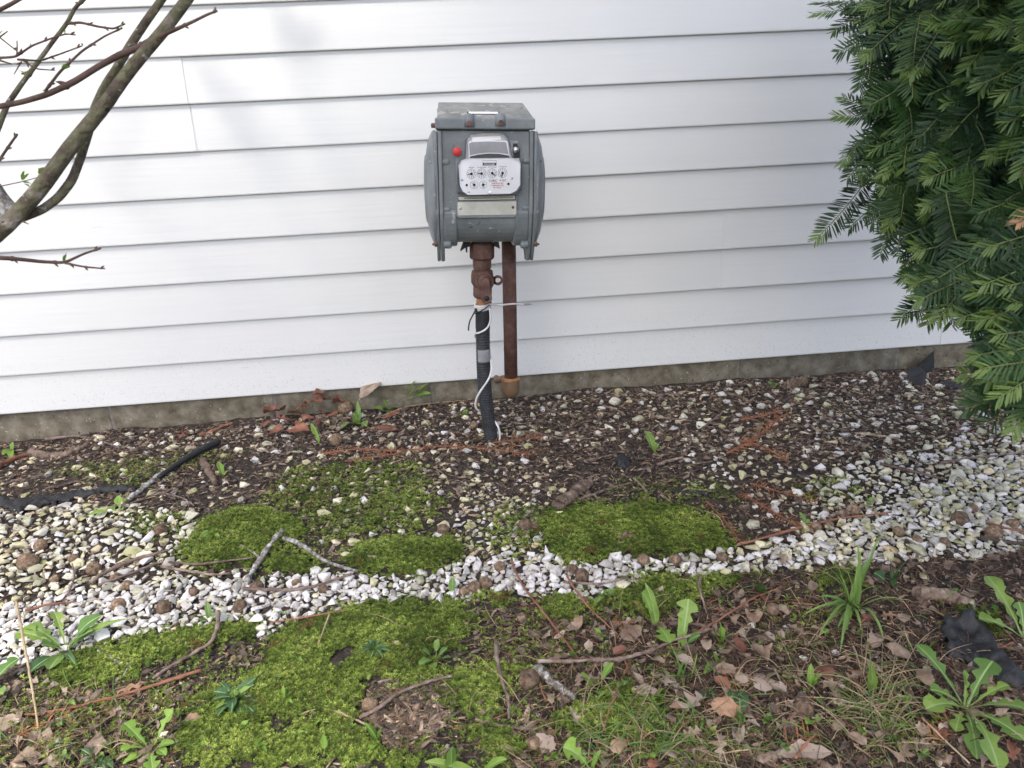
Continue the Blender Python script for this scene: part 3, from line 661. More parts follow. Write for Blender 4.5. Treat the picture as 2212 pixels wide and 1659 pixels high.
# crumbled dead leaves
r = np.random.default_rng(71); q = [in_poly(gpoly([(1060, 1320), (1300, 1330), (1700, 1240), (2230, 1192), (2230, 1680), (1060, 1680), (1130, 1480)]), 1100, r), in_poly(gpoly([(0, 1440), (400, 1440), (420, 1668), (0, 1668)]), 500, r), in_poly(gpoly([(0, 960), (900, 870), (2212, 800), (2212, 900), (1500, 1050), (0, 1080)]), 1500, r), in_poly(gpoly([(480, 1400), (600, 1400), (620, 1470), (500, 1500)]), 160, r), in_poly(gpoly([(560, 860), (760, 860), (760, 950), (560, 960)]), 350, r)]
xy = np.concatenate(q); xy = xy[(~in_thick(xy[:, 0], xy[:, 1], 0.0)) & (xy[:, 1] < -0.01)]; n = len(xy)
CR = []
for s_ in range(8):
    rr = np.random.default_rng(500 + s_); m = 7; a = np.sort(rr.uniform(0, 6.28, m)); ra = rr.uniform(.25, .55, m); V_ = np.concatenate([[[0, 0, rr.uniform(-.05, .12)]], np.stack([np.cos(a) * ra, np.sin(a) * ra * .75, rr.uniform(-.12, .16, m)], -1)])
    CR.append((V_, np.array([(0, 1 + k, 1 + (k + 1) % m) for k in range(m)])))
sz = 0.006 + 0.020 * r.random(n) ** 1.8; RR = np.einsum('nij,njk,nkl->nil', rotz(r.uniform(0, 6.28, n)), rotx(r.normal(0, .5, n)), roty(r.normal(0, .4, n)))
v, t, tt = scatter(CR, r.integers(0, 8, n), RR, np.repeat(sz[:, None], 3, 1), np.stack([xy[:, 0], xy[:, 1], height(xy[:, 0], xy[:, 1]) + 0.003 + r.random(n) * 0.006], -1), r.random(n))
o = link('leaf_crumbs', fast_mesh('leaf_crumbs', v, t, MT['leaf_crumb'], tt, False)); tag(o, 'crumbled fragments of dead leaves over the soil', kind='stuff')
# brown fallen yew needles
ND = []
for s_ in range(6):
    r = np.random.default_rng(40 + s_); b = r.uniform(-0.2, 0.2); c = r.uniform(-0.05, 0.15); w = 0.022
    ND.append((np.array([(-.5, -w, 0), (-.5, w, 0), (0, b - w, c), (0, b + w, c), (.5, b * .2 - w * .4, 0), (.5, b * .2 + w * .4, 0)]), np.array([(0, 2, 3), (0, 3, 1), (2, 4, 5), (2, 5, 3)])))
pts = []
def needles_in(poly_px, n, seed):
    r = np.random.default_rng(seed); q = in_poly(gpoly(poly_px), n, r); pts.append(q)
needles_in([(1060, 1320), (1300, 1330), (1640, 1240), (1800, 1225), (1960, 1208), (2230, 1186), (2230, 1680), (1060, 1680), (1130, 1480), (1040, 1440)], 9500, 1)
needles_in([(1560, 905), (1680, 890), (1760, 960), (1700, 1020), (1580, 1010)], 500, 2)
needles_in([(1590, 1050), (1720, 1040), (1850, 1100), (1800, 1160), (1640, 1190), (1600, 1130)], 750, 3)
needles_in([(0, 1500), (380, 1480), (380, 1668), (0, 1668)], 900, 4)
needles_in([(780, 1490), (950, 1480), (970, 1560), (860, 1640), (780, 1600)], 450, 5)
needles_in([(1020, 940), (1170, 940), (1200, 990), (1040, 1000)], 260, 6)
needles_in([(-20, 960), (110, 965), (120, 1010), (-20, 1020)], 120, 7)
needles_in([(400, 1500), (2212, 1300), (2212, 1668), (400, 1668)], 700, 8)
xy = np.concatenate(pts); th = in_thick(xy[:, 0], xy[:, 1], 0.0); xy = xy[~th | (rng.random(len(xy)) < 0.14)]
xy = xy[xy[:, 1] < -0.01]; n = len(xy); sz = rng.uniform(0.009, 0.024, n)
RR = np.einsum('nij,njk,nkl->nil', rotz(rng.uniform(0, 6.28, n)), roty(rng.normal(0, 0.3, n)), rotx(rng.normal(0, 0.5, n)))
z = height(xy[:, 0], xy[:, 1]) + 0.002 + rng.random(n) * 0.008
v, t, tt = scatter(ND, rng.integers(0, 6, n), RR, np.repeat(sz[:, None], 3, 1), np.stack([xy[:, 0], xy[:, 1], z], -1), rng.random(n))
o = link('fallen_needles', fast_mesh('fallen_needles', v, t, MT['needle_dead'], tt, True)); tag(o, 'dry brown fallen conifer needles over the soil', kind='stuff')

# ================================================================== moss
def shoot(seed, nl=6):
    r = np.random.default_rng(seed); V = []; F = []
    for k in range(nl):
        a = 2 * math.pi * k / nl + r.uniform(-0.3, 0.3); el = r.uniform(0.35, 1.0) if k % 2 else r.uniform(0.0, 0.5); L = r.uniform(0.75, 1.1); w = 0.17
        d = np.array([math.cos(a) * math.cos(el), math.sin(a) * math.cos(el), math.sin(el)]); s = np.array([-math.sin(a), math.cos(a), 0])
        o = len(V); m = d * L * 0.5 + np.array([0, 0, 0.05])
        V += [np.array([0, 0, -0.1]), m - s * w, m + s * w, d * L + np.array([0, 0, -0.08])]; F += [(o, o + 1, o + 2), (o + 1, o + 3, o + 2)]
    return np.array(V), np.array(F)
SHOOTS = [shoot(i, 5 + i % 2) for i in range(8)]
HOLE = G(732, 1424)[:2]; HOLE2 = G(752, 1412)[:2]
for q, ((pts, hh, w, dens, lab), poly) in enumerate(zip(MOSS, MOSSW)):
    P = np.array(poly); lo, hi = P.min(0) - 0.045, P.max(0) + 0.045; area = float(np.prod(hi - lo)); r = np.random.default_rng(900 + q)
    xy = r.uniform(lo, hi, (int(area * dens * 1.15), 2)); d = sdist(poly, xy[:, 0], xy[:, 1])
    nz = smoothnoise(xy[:, 0], xy[:, 1], 0.05, 60 + q); nz2 = smoothnoise(xy[:, 0], xy[:, 1], 0.02, 80 + q)
    thin = dens < 100e3
    k = (d + 0.016 * nz + 0.010 * nz2 - 0.003 > 0) | ((d > -0.045) & (r.random(len(d)) < 0.20 * np.exp(np.minimum(d, 0) / 0.016)) & (nz2 > -0.2))
    if thin: k &= (nz * 0.7 + nz2 * 0.5 + 0.25 + np.clip(d / 0.05, 0, 1) * 0.3) > 0.15
    else: k &= (nz2 * 0.8 + nz * 0.5 + 0.40 + np.clip(d / 0.05, 0, 1) * 0.5 + 0.25 * r.normal(size=len(d))) > 0
    k &= (np.hypot(xy[:, 0] - HOLE[0], (xy[:, 1] - HOLE[1])) > 0.013 + 0.005 * nz2) & (np.hypot(xy[:, 0] - HOLE2[0], (xy[:, 1] - HOLE2[1])) > 0.008 + 0.004 * nz2)
    xy = xy[k]; n = len(xy)
    z = height(xy[:, 0], xy[:, 1]) + 0.0035 + 0.0022 * smoothnoise(xy[:, 0], xy[:, 1], 0.022, 7, 2) + r.random(n) * 0.0025
    sz = r.uniform(0.0024, 0.0050, n)
    v, t, tt = scatter(SHOOTS, r.integers(0, 8, n), np.einsum('nij,njk->nik', rotz(r.uniform(0, 6.28, n)), rotx(r.normal(0, 0.25, n))), np.repeat(sz[:, None], 3, 1),
                       np.stack([xy[:, 0], xy[:, 1], z], -1), np.clip(r.random(n) * 0.98, 0, 0.98))
    mi = np.zeros(len(t), int)
    if not thin:     # the dense bed below the shoots
        st = 0.006; gx_, gy_ = np.arange(lo[0], hi[0], st), np.arange(lo[1], hi[1], st); XX, YY = np.meshgrid(gx_, gy_)
        dd = sdist(poly, XX.ravel(), YY.ravel()) + 0.016 * smoothnoise(XX.ravel(), YY.ravel(), 0.05, 60 + q) - 0.006
        dd = np.where((np.hypot(XX.ravel() - HOLE[0], YY.ravel() - HOLE[1]) < 0.016) | (np.hypot(XX.ravel() - HOLE2[0], YY.ravel() - HOLE2[1]) < 0.010), -1, dd)
        zz = height(XX.ravel(), YY.ravel()) + 0.0025 * np.clip(dd / 0.01, -1, 1) + 0.0006
        W_ = len(gx_); ii, jj = np.meshgrid(np.arange(W_ - 1), np.arange(len(gy_) - 1)); a = (jj * W_ + ii).ravel()
        ok = (dd[a] > 0) & (dd[a + 1] > 0) & (dd[a + W_] > 0) & (dd[a + W_ + 1] > 0); a = a[ok]
        bt = np.concatenate([np.stack([a, a + 1, a + W_ + 1], -1), np.stack([a, a + W_ + 1, a + W_], -1)]) + len(v)
        v = np.concatenate([v, np.stack([XX.ravel(), YY.ravel(), zz], -1)]); t = np.concatenate([t, bt]); tt = np.concatenate([tt, np.zeros(len(bt))]); mi = np.concatenate([mi, np.ones(len(bt), int)])
    o = link('moss_patch', fast_mesh('moss_patch', v, t, [MT['moss'], MT['moss_bed']], tt, True, mi))
    if thin: tag(o, lab, kind='stuff')
    else: tag(o, lab, 'moss', 'moss patches on the soil')

# ================================================================== gas meter
MY = -0.36
MORG = wall_pt(1048, 400, MY)
TH = math.radians(3.0)
E1 = np.array([math.cos(TH), 0, -math.sin(TH)]); E2 = np.array([0, 1.0, 0]); E3 = np.array([math.sin(TH), 0, math.cos(TH)])
def zD(zx, zy): return 884.8 + zx * 0.2356, 199.1 + zy * 0.2356
def L(zx, zy, yo=0.0):
    """meter-frame x, z of a point of the meter at depth yo behind its front face"""
    d = wall_pt(*zD(zx, zy), MY + yo) - MORG
    return float(d @ E1), float(d @ E3)
meter = bpy.data.objects.new('gas_meter', None); COL.objects.link(meter)
meter.matrix_world = Matrix(((E1[0], E2[0], E3[0], MORG[0]), (E1[1], E2[1], E3[1], MORG[1]), (E1[2], E2[2], E3[2], MORG[2]), (0, 0, 0, 1)))
meter.empty_display_size = 0.05
tag(meter, 'grey cast gas meter with a clear dial cover and a red plug', 'gas meter')
def part(name, mb, mats, parent=meter, bev=None, seg=2, ang=35):
    o = link(name, mb.mesh(name, mats), parent)
    if bev: bevelled(o, bev, seg, ang)
    return o
XA, XB = L(300, 800)[0], L(1100, 800)[0]                     # inner faces of the side flanges
ZT = 0.5 * (L(270, 353)[1] + L(1120, 347)[1]); ZBOT = L(690, 1380, 0.04)[1]; ZEAR = 0.5 * (L(295, 1555, 0.05)[1] + L(1105, 1535, 0.05)[1])
DEP = 0.165
AX = ((0, 0, 0), (0, 1, 0), (0, 0, 1), (1, 0, 0))
zc = ZBOT + 0.062
prof = [(0.0, ZT), (0.0, zc)] + [(0.055 - 0.055 * math.cos(t), zc - 0.062 * math.sin(t)) for t in np.linspace(0.15, math.pi / 2, 9)]
prof += [(0.105, ZBOT)] + [(DEP - 0.05 + 0.05 * math.sin(t), zc - 0.062 * math.cos(t)) for t in np.linspace(0.1, math.pi / 2, 8)] + [(DEP, ZT)]
mb = MB(); mb.extrude(prof, XA, XB, AX); part('meter_body', mb, MT['steel'], bev=0.002)
# thicker shoulders of the casting near both flanges (lower front)
for xa, xb in ((XA, L(440, 1300)[0]), (L(962, 1300)[0], XB)):
    pr = [(0.012, zc + 0.02), (0.0 - 0.003, zc + 0.004)] + [(0.052 - 0.055 * math.cos(t), zc - 0.070 * math.sin(t)) for t in np.linspace(0.1, math.pi / 2, 9)] + [(0.1, ZBOT - 0.008), (0.1, zc)]
    mb = MB(); mb.extrude(pr, xa, xb, AX); part('casting_shoulder', mb, MT['steel'], bev=0.004, seg=3)
for side in (-1, 1):
    xin = XA if side < 0 else XB
    w = 0.0068
    fl = [(-0.006, ZT - 0.001), (-0.006, zc + 0.0), (0.004, zc - 0.03), (0.028, ZEAR + 0.02), (0.045, ZEAR), (0.075, ZEAR - 0.002), (0.10, ZEAR + 0.02), (DEP - 0.01, zc - 0.03), (DEP + 0.006, zc + 0.01), (DEP + 0.006, ZT - 0.001)]
    mb = MB(); mb.extrude(fl, xin - 0.001 * side, xin + side * w, AX); part('body_flange', mb, MT['steel'], bev=0.0022, seg=3)
    fl2 = [(y + (0.0015 if y < 0.08 else -0.0015), z) for y, z in fl]
    mb = MB(); mb.extrude(fl2, xin + side * (w + 0.0010), xin + side * (2 * w + 0.001), AX); part('cover_flange', mb, MT['steel'], bev=0.0022, seg=3)
    # domed diaphragm cover
    xo = xin + side * (2 * w - 0.001); cz = 0.5 * (ZT + ZBOT) - 0.004; rz = 0.5 * (ZT - ZBOT) + 0.006; ry = 0.086
    V = []; F = []; NS = 40
    rings = [(1.0, 0.0), (0.985, 0.006), (0.93, 0.0095), (0.80, 0.0155), (0.60, 0.0195), (0.57, 0.022), (0.50, 0.0235), (0.25, 0.025), (0.02, 0.0255)]
    for q, (rr, bx) in enumerate(rings):
        for k in range(NS):
            t = 2 * math.pi * k / NS; ct, st = math.cos(t), math.sin(t); pw = 0.78
            yy = abs(ct) ** pw * (1 if ct > 0 else -1); zz = abs(st) ** pw * (1 if st > 0 else -1)
            V.append((xo + side * bx, 0.08 + ry * rr * yy, cz + rz * rr * zz))
    for q in range(len(rings) - 1):
        for k in range(NS): F.append((q * NS + k, q * NS + (k + 1) % NS, (q + 1) * NS + (k + 1) % NS, (q + 1) * NS + k))
    F.append(tuple(range(NS))[::-1]); F.append(tuple((len(rings) - 1) * NS + k for k in range(NS)))
    mb = MB(); mb.add(V, F); part('side_cover', mb, MT['steel'])
    # bolt bosses and bolts along the flange
    for zy in ((640, 1075, 1395) if side < 0 else (630, 1060, 1395)):
        yb = 0.006 if zy < 1300 else 0.02
        zz = L(320 if side < 0 else 1080, zy, yb)[1]
        mb = MB(); mb.lathe([(0.0085, 0), (0.0085, 0.014), (0.006, 0.0165), (0.0005, 0.017)], (xin + side * 0.001, yb, zz), (-side, 0, 0), 18)
        mb.box((xin - side * 0.004, yb + 0.008, zz), (0.010, 0.02, 0.011)); part('bolt_boss', mb, MT['steel'], bev=0.002)
        mb = MB(); x0 = xin + side * (2 * w)
        mb.lathe([(0.0056, 0), (0.0056, 0.005), (0.005, 0.006), (0.0026, 0.006), (0.0026, 0.010), (0.0005, 0.0105)], (x0, yb + 0.002, zz), (side, 0, 0), 6, smooth=False)
        part('flange_bolt', mb, MT['rustbolt'] if (side > 0 or zy > 1300) else MT['chrome'])
# lid
def Lp(zx, zy, yo): x, z = L(zx, zy, yo); return (x, yo, z)
lw0, lw1 = L(232, 300)[0], L(1148, 300)[0]; ZL = ZT + 0.0012; ZLIP = ZT + (L(690, 230, -0.01)[1] - L(690, 350, -0.01)[1])
tx0, tx1 = L(262, 100, 0.085)[0], L(1036, 97, 0.085)[0]; ZTOP = L(650, 97, 0.085)[1]
mb = MB(); ZM = ZLIP - 0.001
mb.box(((lw0 + lw1) / 2, (DEP - 0.003) / 2, (ZL + ZM) / 2), (lw1 - lw0, DEP + 0.019, ZM - ZL)); lid = part('meter_lid', mb, MT['steel'], bev=0.0035, seg=3)
V = [(lw0 + .001, -0.010, ZM - .003), (lw1 - .001, -0.010, ZM - .003), (lw1 - .001, DEP + 0.006, ZM - .003), (lw0 + .001, DEP + 0.006, ZM - .003),
     (lw0 + 0.005, -0.008, ZLIP + .001), (lw1 - 0.005, -0.008, ZLIP + .001), (lw1 - 0.005, DEP + 0.004, ZLIP + .001), (lw0 + 0.005, DEP + 0.004, ZLIP + .001),
     (tx0, 0.078, ZTOP), (tx1, 0.078, ZTOP), (tx1, DEP - 0.02, ZTOP + 0.002), (tx0, DEP - 0.02, ZTOP + 0.002)]
F = [(0, 3, 2, 1), (0, 1, 5, 4), (1, 2, 6, 5), (2, 3, 7, 6), (3, 0, 4, 7), (4, 5, 9, 8), (5, 6, 10, 9), (6, 7, 11, 10), (7, 4, 8, 11), (8, 9, 10, 11)]
mb = MB(); mb.add(V, F, smooth=False); part('lid_roof', mb, MT['steel_worn'], lid, bev=0.004, seg=3)
# shoulder notches and lugs of the lid
for zx, zy in ((548, 283), (833, 278)):
    x, z = L(zx, zy, -0.012)
    mb = MB(); mb.lathe([(0.0115, 0), (0.0112, 0.012), (0.009, 0.021), (0.0005, 0.024)], (x, -0.006, z - 0.006), (0, 0, 1), 16); part('lid_lug', mb, MT['steel'], lid)
    mb = MB(); mb.lathe([(0.0055, 0), (0.0055, 0.003), (0.0005, 0.0034)], (x, -0.0165, z - 0.001), (0, -1, 0.1), 6, smooth=False); part('lid_bolt', mb, MT['rustbolt'], lid)
for zx, zy in ((290, 145), (1005, 140)):
    x, z = L(zx, zy, 0.05); mb = MB(); mb.lathe([(0.008, -0.012), (0.008, 0.003), (0.005, 0.006), (0.0005, 0.007)], (x, 0.045, z - 0.005), (0, -0.6, 0.8), 14); part('lid_lug', mb, MT['steel_worn'], lid)
mb = MB(); x0, z0 = L(215, 320); mb.lathe([(0.005, 0), (0.005, 0.008), (0.0005, 0.009)], (lw0 + 0.001, 0.012, z0 + 0.003), (-1, 0, 0), 6, smooth=False); part('lid_bolt', mb, MT['rustbolt'], lid)
# bar-code sticker on the sloping face of the lid
sl_n = np.cross((1, 0, 0), (0, 0.089, ZTOP - ZLIP)); sl_n = sl_n / np.linalg.norm(sl_n); sl_n = sl_n if sl_n[1] < 0 else -sl_n
sd = np.array([0, 0.089, ZTOP - ZLIP]); sd /= np.linalg.norm(sd)
xa, xb = L(528, 205)[0], L(830, 205)[0]; o0 = np.array([0, -0.011, ZLIP]) + sd * 0.016
mb = MB(); mb.extrude([(xa, 0), (xb, 0), (xb, 0.016), (xa, 0.016)], 0.0002, 0.0008, (o0, (1, 0, 0), sd, sl_n)); part('sticker', mb, MT['ink'], lid)
mb = MB(); mb.extrude([(xa + .003, 0.0015), (xb - .003, 0.0015), (xb - .003, 0.0135), (xa + .003, 0.0135)], 0.0009, 0.0013, (o0, (1, 0, 0), sd, sl_n)); part('sticker_face', mb, MT['white_plate'], lid)

# --- index: backing, dial plate, printing, clear cover
def pl(pts, y): return [(L(a, b, y)[0], L(a, b, y)[1]) for a, b in pts]
FA = ((0, 0, 0), (1, 0, 0), (0, 0, 1), (0, -1, 0))           # extrude towards the viewer of the dial
mb = MB(); mb.extrude(pl([(410, 470), (470, 455), (520, 400), (580, 380), (830, 375), (890, 395), (930, 445), (990, 450), (1005, 500), (1015, 640), (1020, 880), (985, 915), (430, 930), (418, 600)], 0), 0.001, 0.010, FA)
part('index_backing', mb, MT['steel'], bev=0.002)
dp = pl([(446, 668), (478, 622), (530, 612), (1000, 606), (1016, 650), (1014, 850), (975, 905), (925, 930), (535, 942), (488, 910), (462, 860)], -0.022)
m = pm('pale_sheen_plastic', [(0, (0.40, 0.40, 0.40)), (1, (0.56, 0.56, 0.55))], scale=30, rough=0.25, bump=0)
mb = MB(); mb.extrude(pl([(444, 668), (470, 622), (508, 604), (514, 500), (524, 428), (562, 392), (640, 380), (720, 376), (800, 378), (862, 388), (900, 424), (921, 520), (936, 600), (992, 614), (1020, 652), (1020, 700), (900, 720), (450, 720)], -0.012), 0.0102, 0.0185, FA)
part('cover_sheen_plate', mb, m, bev=0.002)  # white reflections painted as pale grey, together with the cover's plastic sides
mb = MB(); mb.extrude(dp, 0.021, 0.0225, FA); dial = part('dial_plate', mb, MT['white_plate'])
YP = -0.0227
def disc_ring(zx, zy, r0, r1, y, mat, name, parent, seg=36):
    x, z = L(zx, zy, y); mb = MB(); V = []; F = []
    for k in range(seg):
        t = 2 * math.pi * k / seg
        V += [(x + r0 * math.cos(t), y, z + r0 * math.sin(t)), (x + r1 * math.cos(t), y, z + r1 * math.sin(t))]
    for k in range(seg):
        a = 2 * k; b = 2 * ((k + 1) % seg); F.append((a, a + 1, b + 1, b))
    mb.add(V, F, smooth=False); return part(name, mb, mat, parent)
def text(s, zx, zy, size, mat, y, parent, name='lettering', align='CENTER', sx=1.0):
    cu = bpy.data.curves.new(name, 'FONT'); cu.body = s; cu.size = size; cu.align_x = align; cu.align_y = 'CENTER'; cu.resolution_u = 3; cu.offset = size * 0.012
    t = bpy.data.objects.new(name, cu); COL.objects.link(t)
    dg = bpy.context.evaluated_depsgraph_get(); me = bpy.data.meshes.new_from_object(t.evaluated_get(dg))
    COL.objects.unlink(t); bpy.data.objects.remove(t)
    me.materials.clear(); me.materials.append(mat)
    x, z = L(zx, zy, y)
    return link(name, me, parent, M=Matrix.Translation((x, y, z)) @ Matrix.Rotation(math.radians(90), 4, 'X') @ Matrix.Scale(sx, 4, (1, 0, 0)))
PX = abs(L(600, 800, YP)[0] - L(500, 800, YP)[0]) / 100.0      # metres per zoom unit on the dial plate
R43 = 43 * PX
heads = ['1 MILLION', '100 THOUSAND', '10 THOUSAND', '1 THOUSAND']
angs = [188, 181, -35, 252]
for (zx, zy), hd, an, q in zip(((567, 748), (660, 746), (758, 743), (852, 740)), heads, angs, range(4)):
    disc_ring(zx, zy, R43 * 0.95, R43, YP, MT['ink'], 'dial_ring', dial)
    mb = MB(); x, z = L(zx, zy, YP)
    for k in range(10):
        t = math.pi / 2 - 2 * math.pi * k / 10; c, s = math.cos(t), math.sin(t)
        a, b, hw = R43 * 0.80, R43 * 0.96, R43 * 0.025
        mb.add([(x + a * c - hw * s, YP, z + a * s + hw * c), (x + b * c - hw * s, YP, z + b * s + hw * c), (x + b * c + hw * s, YP, z + b * s - hw * c), (x + a * c + hw * s, YP, z + a * s - hw * c)], [(0, 1, 2, 3)], smooth=False)
    part('dial_ticks', mb, MT['ink'], dial)
    for k in range(10):
        t = math.pi / 2 + (-1 if q % 2 else 1) * 2 * math.pi * k / 10
        text(str(k), zx + 28 * math.cos(t), zy - 28 * math.sin(t), R43 * 0.40, MT['ink'], YP, dial, 'numeral')
    text(hd, zx, zy - 56, PX * 12.5, MT['ink'], YP, dial, sx=0.95)
    t = math.radians(an); c, s = math.cos(t), math.sin(t); y2 = YP - 0.0012; Ln = R43 * 0.95; hw = R43 * 0.09
    mb = MB(); mb.add([(x - hw * s * 1.5, y2, z + hw * c * 1.5), (x + Ln * c - hw * s * .4, y2, z + Ln * s + hw * c * .4), (x + Ln * c + hw * s * .4, y2, z + Ln * s - hw * c * .4), (x + hw * s * 1.5, y2, z - hw * c * 1.5)], [(0, 1, 2, 3)], smooth=False)
    mb.lathe([(R43 * 0.28, 0), (R43 * 0.28, 0.002), (0.0002, 0.0022)], (x, YP, z), (0, -1, 0), 16); part('needle', mb, MT['ink'], dial)
for (zx, zy), hd, an in zip(((592, 850), (674, 848)), (('ONE', 'HALF', 'FOOT'), ('TWO', 'FEET', '')), (135, 8)):
    r = 36 * PX; disc_ring(zx, zy, r * 0.95, r, YP, MT['ink'], 'dial_ring', dial)
    text(hd[0], zx, zy - 20, PX * 11, MT['ink'], YP, dial); text(hd[1], zx, zy + 22, PX * 11, MT['ink'], YP, dial)
    x, z = L(zx, zy, YP); t = math.radians(an); c, s = math.cos(t), math.sin(t); y2 = YP - 0.0012; Ln = r * 0.9; hw = r * 0.09
    mb = MB(); mb.add([(x - hw * s, y2, z + hw * c), (x + Ln * c, y2, z + Ln * s), (x + hw * s, y2, z - hw * c)], [(0, 1, 2)], smooth=False)
    mb.lathe([(r * 0.33, 0), (r * 0.33, 0.002), (0.0002, 0.0022)], (x, YP, z), (0, -1, 0), 16); part('needle', mb, MT['ink'], dial)
text('CUBIC', 764, 812, PX * 26, MT['ink'], YP, dial); text('F', 832, 811, PX * 26, MT['ink'], YP, dial); text('EET', 866, 810, PX * 26, MT['ink_red'], YP, dial)
text('TEMPERATURE', 804, 836, PX * 17, MT['ink_red'], YP, dial); text('COMPENSATED', 803, 856, PX * 17, MT['ink_red'], YP, dial); text('60°F BASE', 803, 875, PX * 17, MT['ink_red'], YP, dial)
text('PM', 543, 918, PX * 14, MT['ink'], YP, dial)
x0, z0 = L(670, 672, YP); x1, z1 = L(796, 648, YP); x2, z2 = L(796, 625, YP)
mb = MB(); mb.add([(x0, YP, z0), (x1, YP, z0), (x1, YP, z1), (x0, YP, z1)], [(0, 1, 2, 3)], smooth=False)
b = PX * 2
for (a0, c0, a1, c1) in ((x0, z1, x0 + b, z2), (x1 - b, z1, x1, z2), (x0, z2 - b, x1, z2)):
    mb.add([(a0, YP - .0001, c0), (a1, YP - .0001, c0), (a1, YP - .0001, c1), (a0, YP - .0001, c1)], [(0, 1, 2, 3)], smooth=False)
part('maker_badge', mb, MT['ink'], dial)
text('Schlumberger', 732, 659, PX * 19, MT['white_plate'], YP - 0.0004, dial, sx=0.95)
for zx, zy, m in ((480, 803, 'chrome'), (938, 790, 'chrome'), (523, 852, 'ink'), (906, 842, 'ink')):
    x, z = L(zx, zy, YP); mb = MB(); mb.lathe([(11 * PX, 0), (10 * PX, 0.0012), (0.0002, 0.0018)], (x, YP, z), (0, -1, 0), 14); part('screw' if m == 'chrome' else 'plate_hole', mb, MT[m], dial)
# window above the dial plate
fr = pl([(533, 462), (552, 448), (720, 440), (885, 446), (900, 458), (918, 604), (545, 610)], -0.020)
mb = MB(); mb.extrude(fr, 0.0195, 0.0215, FA); win = part('window_frame', mb, MT['white_plate'])
mb = MB(); mb.extrude(pl([(546, 474), (565, 458), (720, 452), (876, 456), (888, 470), (906, 568), (820, 556), (725, 553), (630, 562), (553, 580)], -0.022), 0.0217, 0.0222, FA)
m = pm('grey_window', [(0, (0.24, 0.24, 0.255)), (1, (0.36, 0.36, 0.375))], scale=20, rough=0.15, bump=0); part('window_pane', mb, m, win)
mb = MB(); mb.extrude(pl([(553, 590), (630, 572), (725, 563), (820, 566), (908, 580), (916, 601), (550, 606)], -0.022), 0.0217, 0.0223, FA)
m = pm('dark_slot', [(0, (0.03, 0.032, 0.045)), (1, (0.05, 0.052, 0.065))], scale=20, rough=0.25, bump=0); part('window_slot', mb, m, win)
mb = MB(); mb.extrude(pl([(575, 412), (835, 402), (838, 438), (572, 446)], -0.020), 0.019, 0.0205, FA); part('paper_label', mb, MT['white_plate'])
# clear cover: a moulded box open at the back
ol = [(440, 905), (438, 672), (462, 620), (505, 600), (512, 500), (520, 425), (560, 388), (640, 376), (720, 372), (800, 374), (865, 384), (903, 420), (925, 520), (940, 596), (995, 612), (1022, 650), (1022, 880), (990, 925), (930, 945), (500, 958)]
o1 = pl(ol, -0.004); cxm = sum(p[0] for p in o1) / len(o1); czm = sum(p[1] for p in o1) / len(o1)
mb = MB(); n = len(o1); V = []
for sc, y in ((1.03, -0.0095), (1.0, -0.012), (0.985, -0.030), (0.96, -0.034)): V += [(cxm + (x - cxm) * sc, y, czm + (z - czm) * sc) for x, z in o1]
F = [(r * n + i, r * n + (i + 1) % n, (r + 1) * n + (i + 1) % n, (r + 1) * n + i) for r in range(3) for i in range(n)] + [tuple(3 * n + i for i in range(n))]
mb.add(V, F, smooth=False); part('index_cover', mb, MT['clear'])
for zx, zy, r in ((737, 920, 16),):
    x, z = L(zx, zy, -0.034); mb = MB(); mb.lathe([(r * PX, 0), (r * PX * .8, 0.0025), (0.0002, 0.003)], (x, -0.0335, z), (0, -1, 0), 18); part('cover_button', mb, MT['white_plate'])
x, z = L(435, 545, -0.02); mb = MB(); rr = 38 * PX
mb.lathe([(rr * 1.0, 0), (rr, 0.012), (rr * 0.9, 0.0145), (0.0005, 0.0148)], (x, -0.010, z), (0, -1, 0), 24); part('red_plug', mb, MT['red'])
x, z = L(975, 530, -0.016); mb = MB(); mb.lathe([(0.0065, 0), (0.0062, 0.002), (0.004, 0.0045), (0.0004, 0.005)], (x, -0.0105, z), (0, -1, 0), 16); part('cover_screw', mb, MT['chrome'])
mb = MB(); mb.extrude(pl([(945, 470), (985, 470), (1008, 520), (1012, 600), (990, 620), (950, 600)], -0.008), 0.0085, 0.0103, FA); part('screw_lug', mb, MT['ink'], bev=0.001)
# nameplates below
mb = MB(); mb.extrude(pl([(430, 890), (985, 880), (990, 1120), (965, 1148), (450, 1155), (430, 1130)], 0), 0.0008, 0.0048, FA); npf = part('nameplate_frame', mb, MT['steel'], bev=0.0015)
mb = MB(); mb.extrude(pl([(440, 1008), (975, 998), (976, 1108), (972, 1120), (446, 1128), (440, 1118)], 0), 0.005, 0.0058, FA); npl = part('nameplate', mb, MT['plate'], bev=0.0003)
for zx, zy, m in ((464, 1066, 'chrome'), (948, 1056, 'rustbolt')):
    x, z = L(zx, zy, -0.006); mb = MB(); mb.lathe([(0.0028, 0), (0.0022, 0.0013), (0.0002, 0.0016)], (x, -0.0058, z), (0, -1, 0), 12); part('rivet', mb, MT[m], npl)
mb = MB(); mb.extrude(pl([(440, 950), (970, 938), (970, 985), (444, 996)], 0), 0.005, 0.0056, FA); sp = part('size_strip', mb, MT['ink'], bev=0.0003)
mb = MB(); mb.extrude(pl([(447, 957), (963, 945), (963, 979), (450, 989)], 0), 0.0057, 0.0061, FA); part('strip_face', mb, MT['plate'], sp)
mb = MB(); mb.extrude(pl([(500, 972), (950, 963), (950, 968), (500, 977)], 0), 0.0062, 0.0064, FA); part('strip_line', mb, MT['ink'], sp)

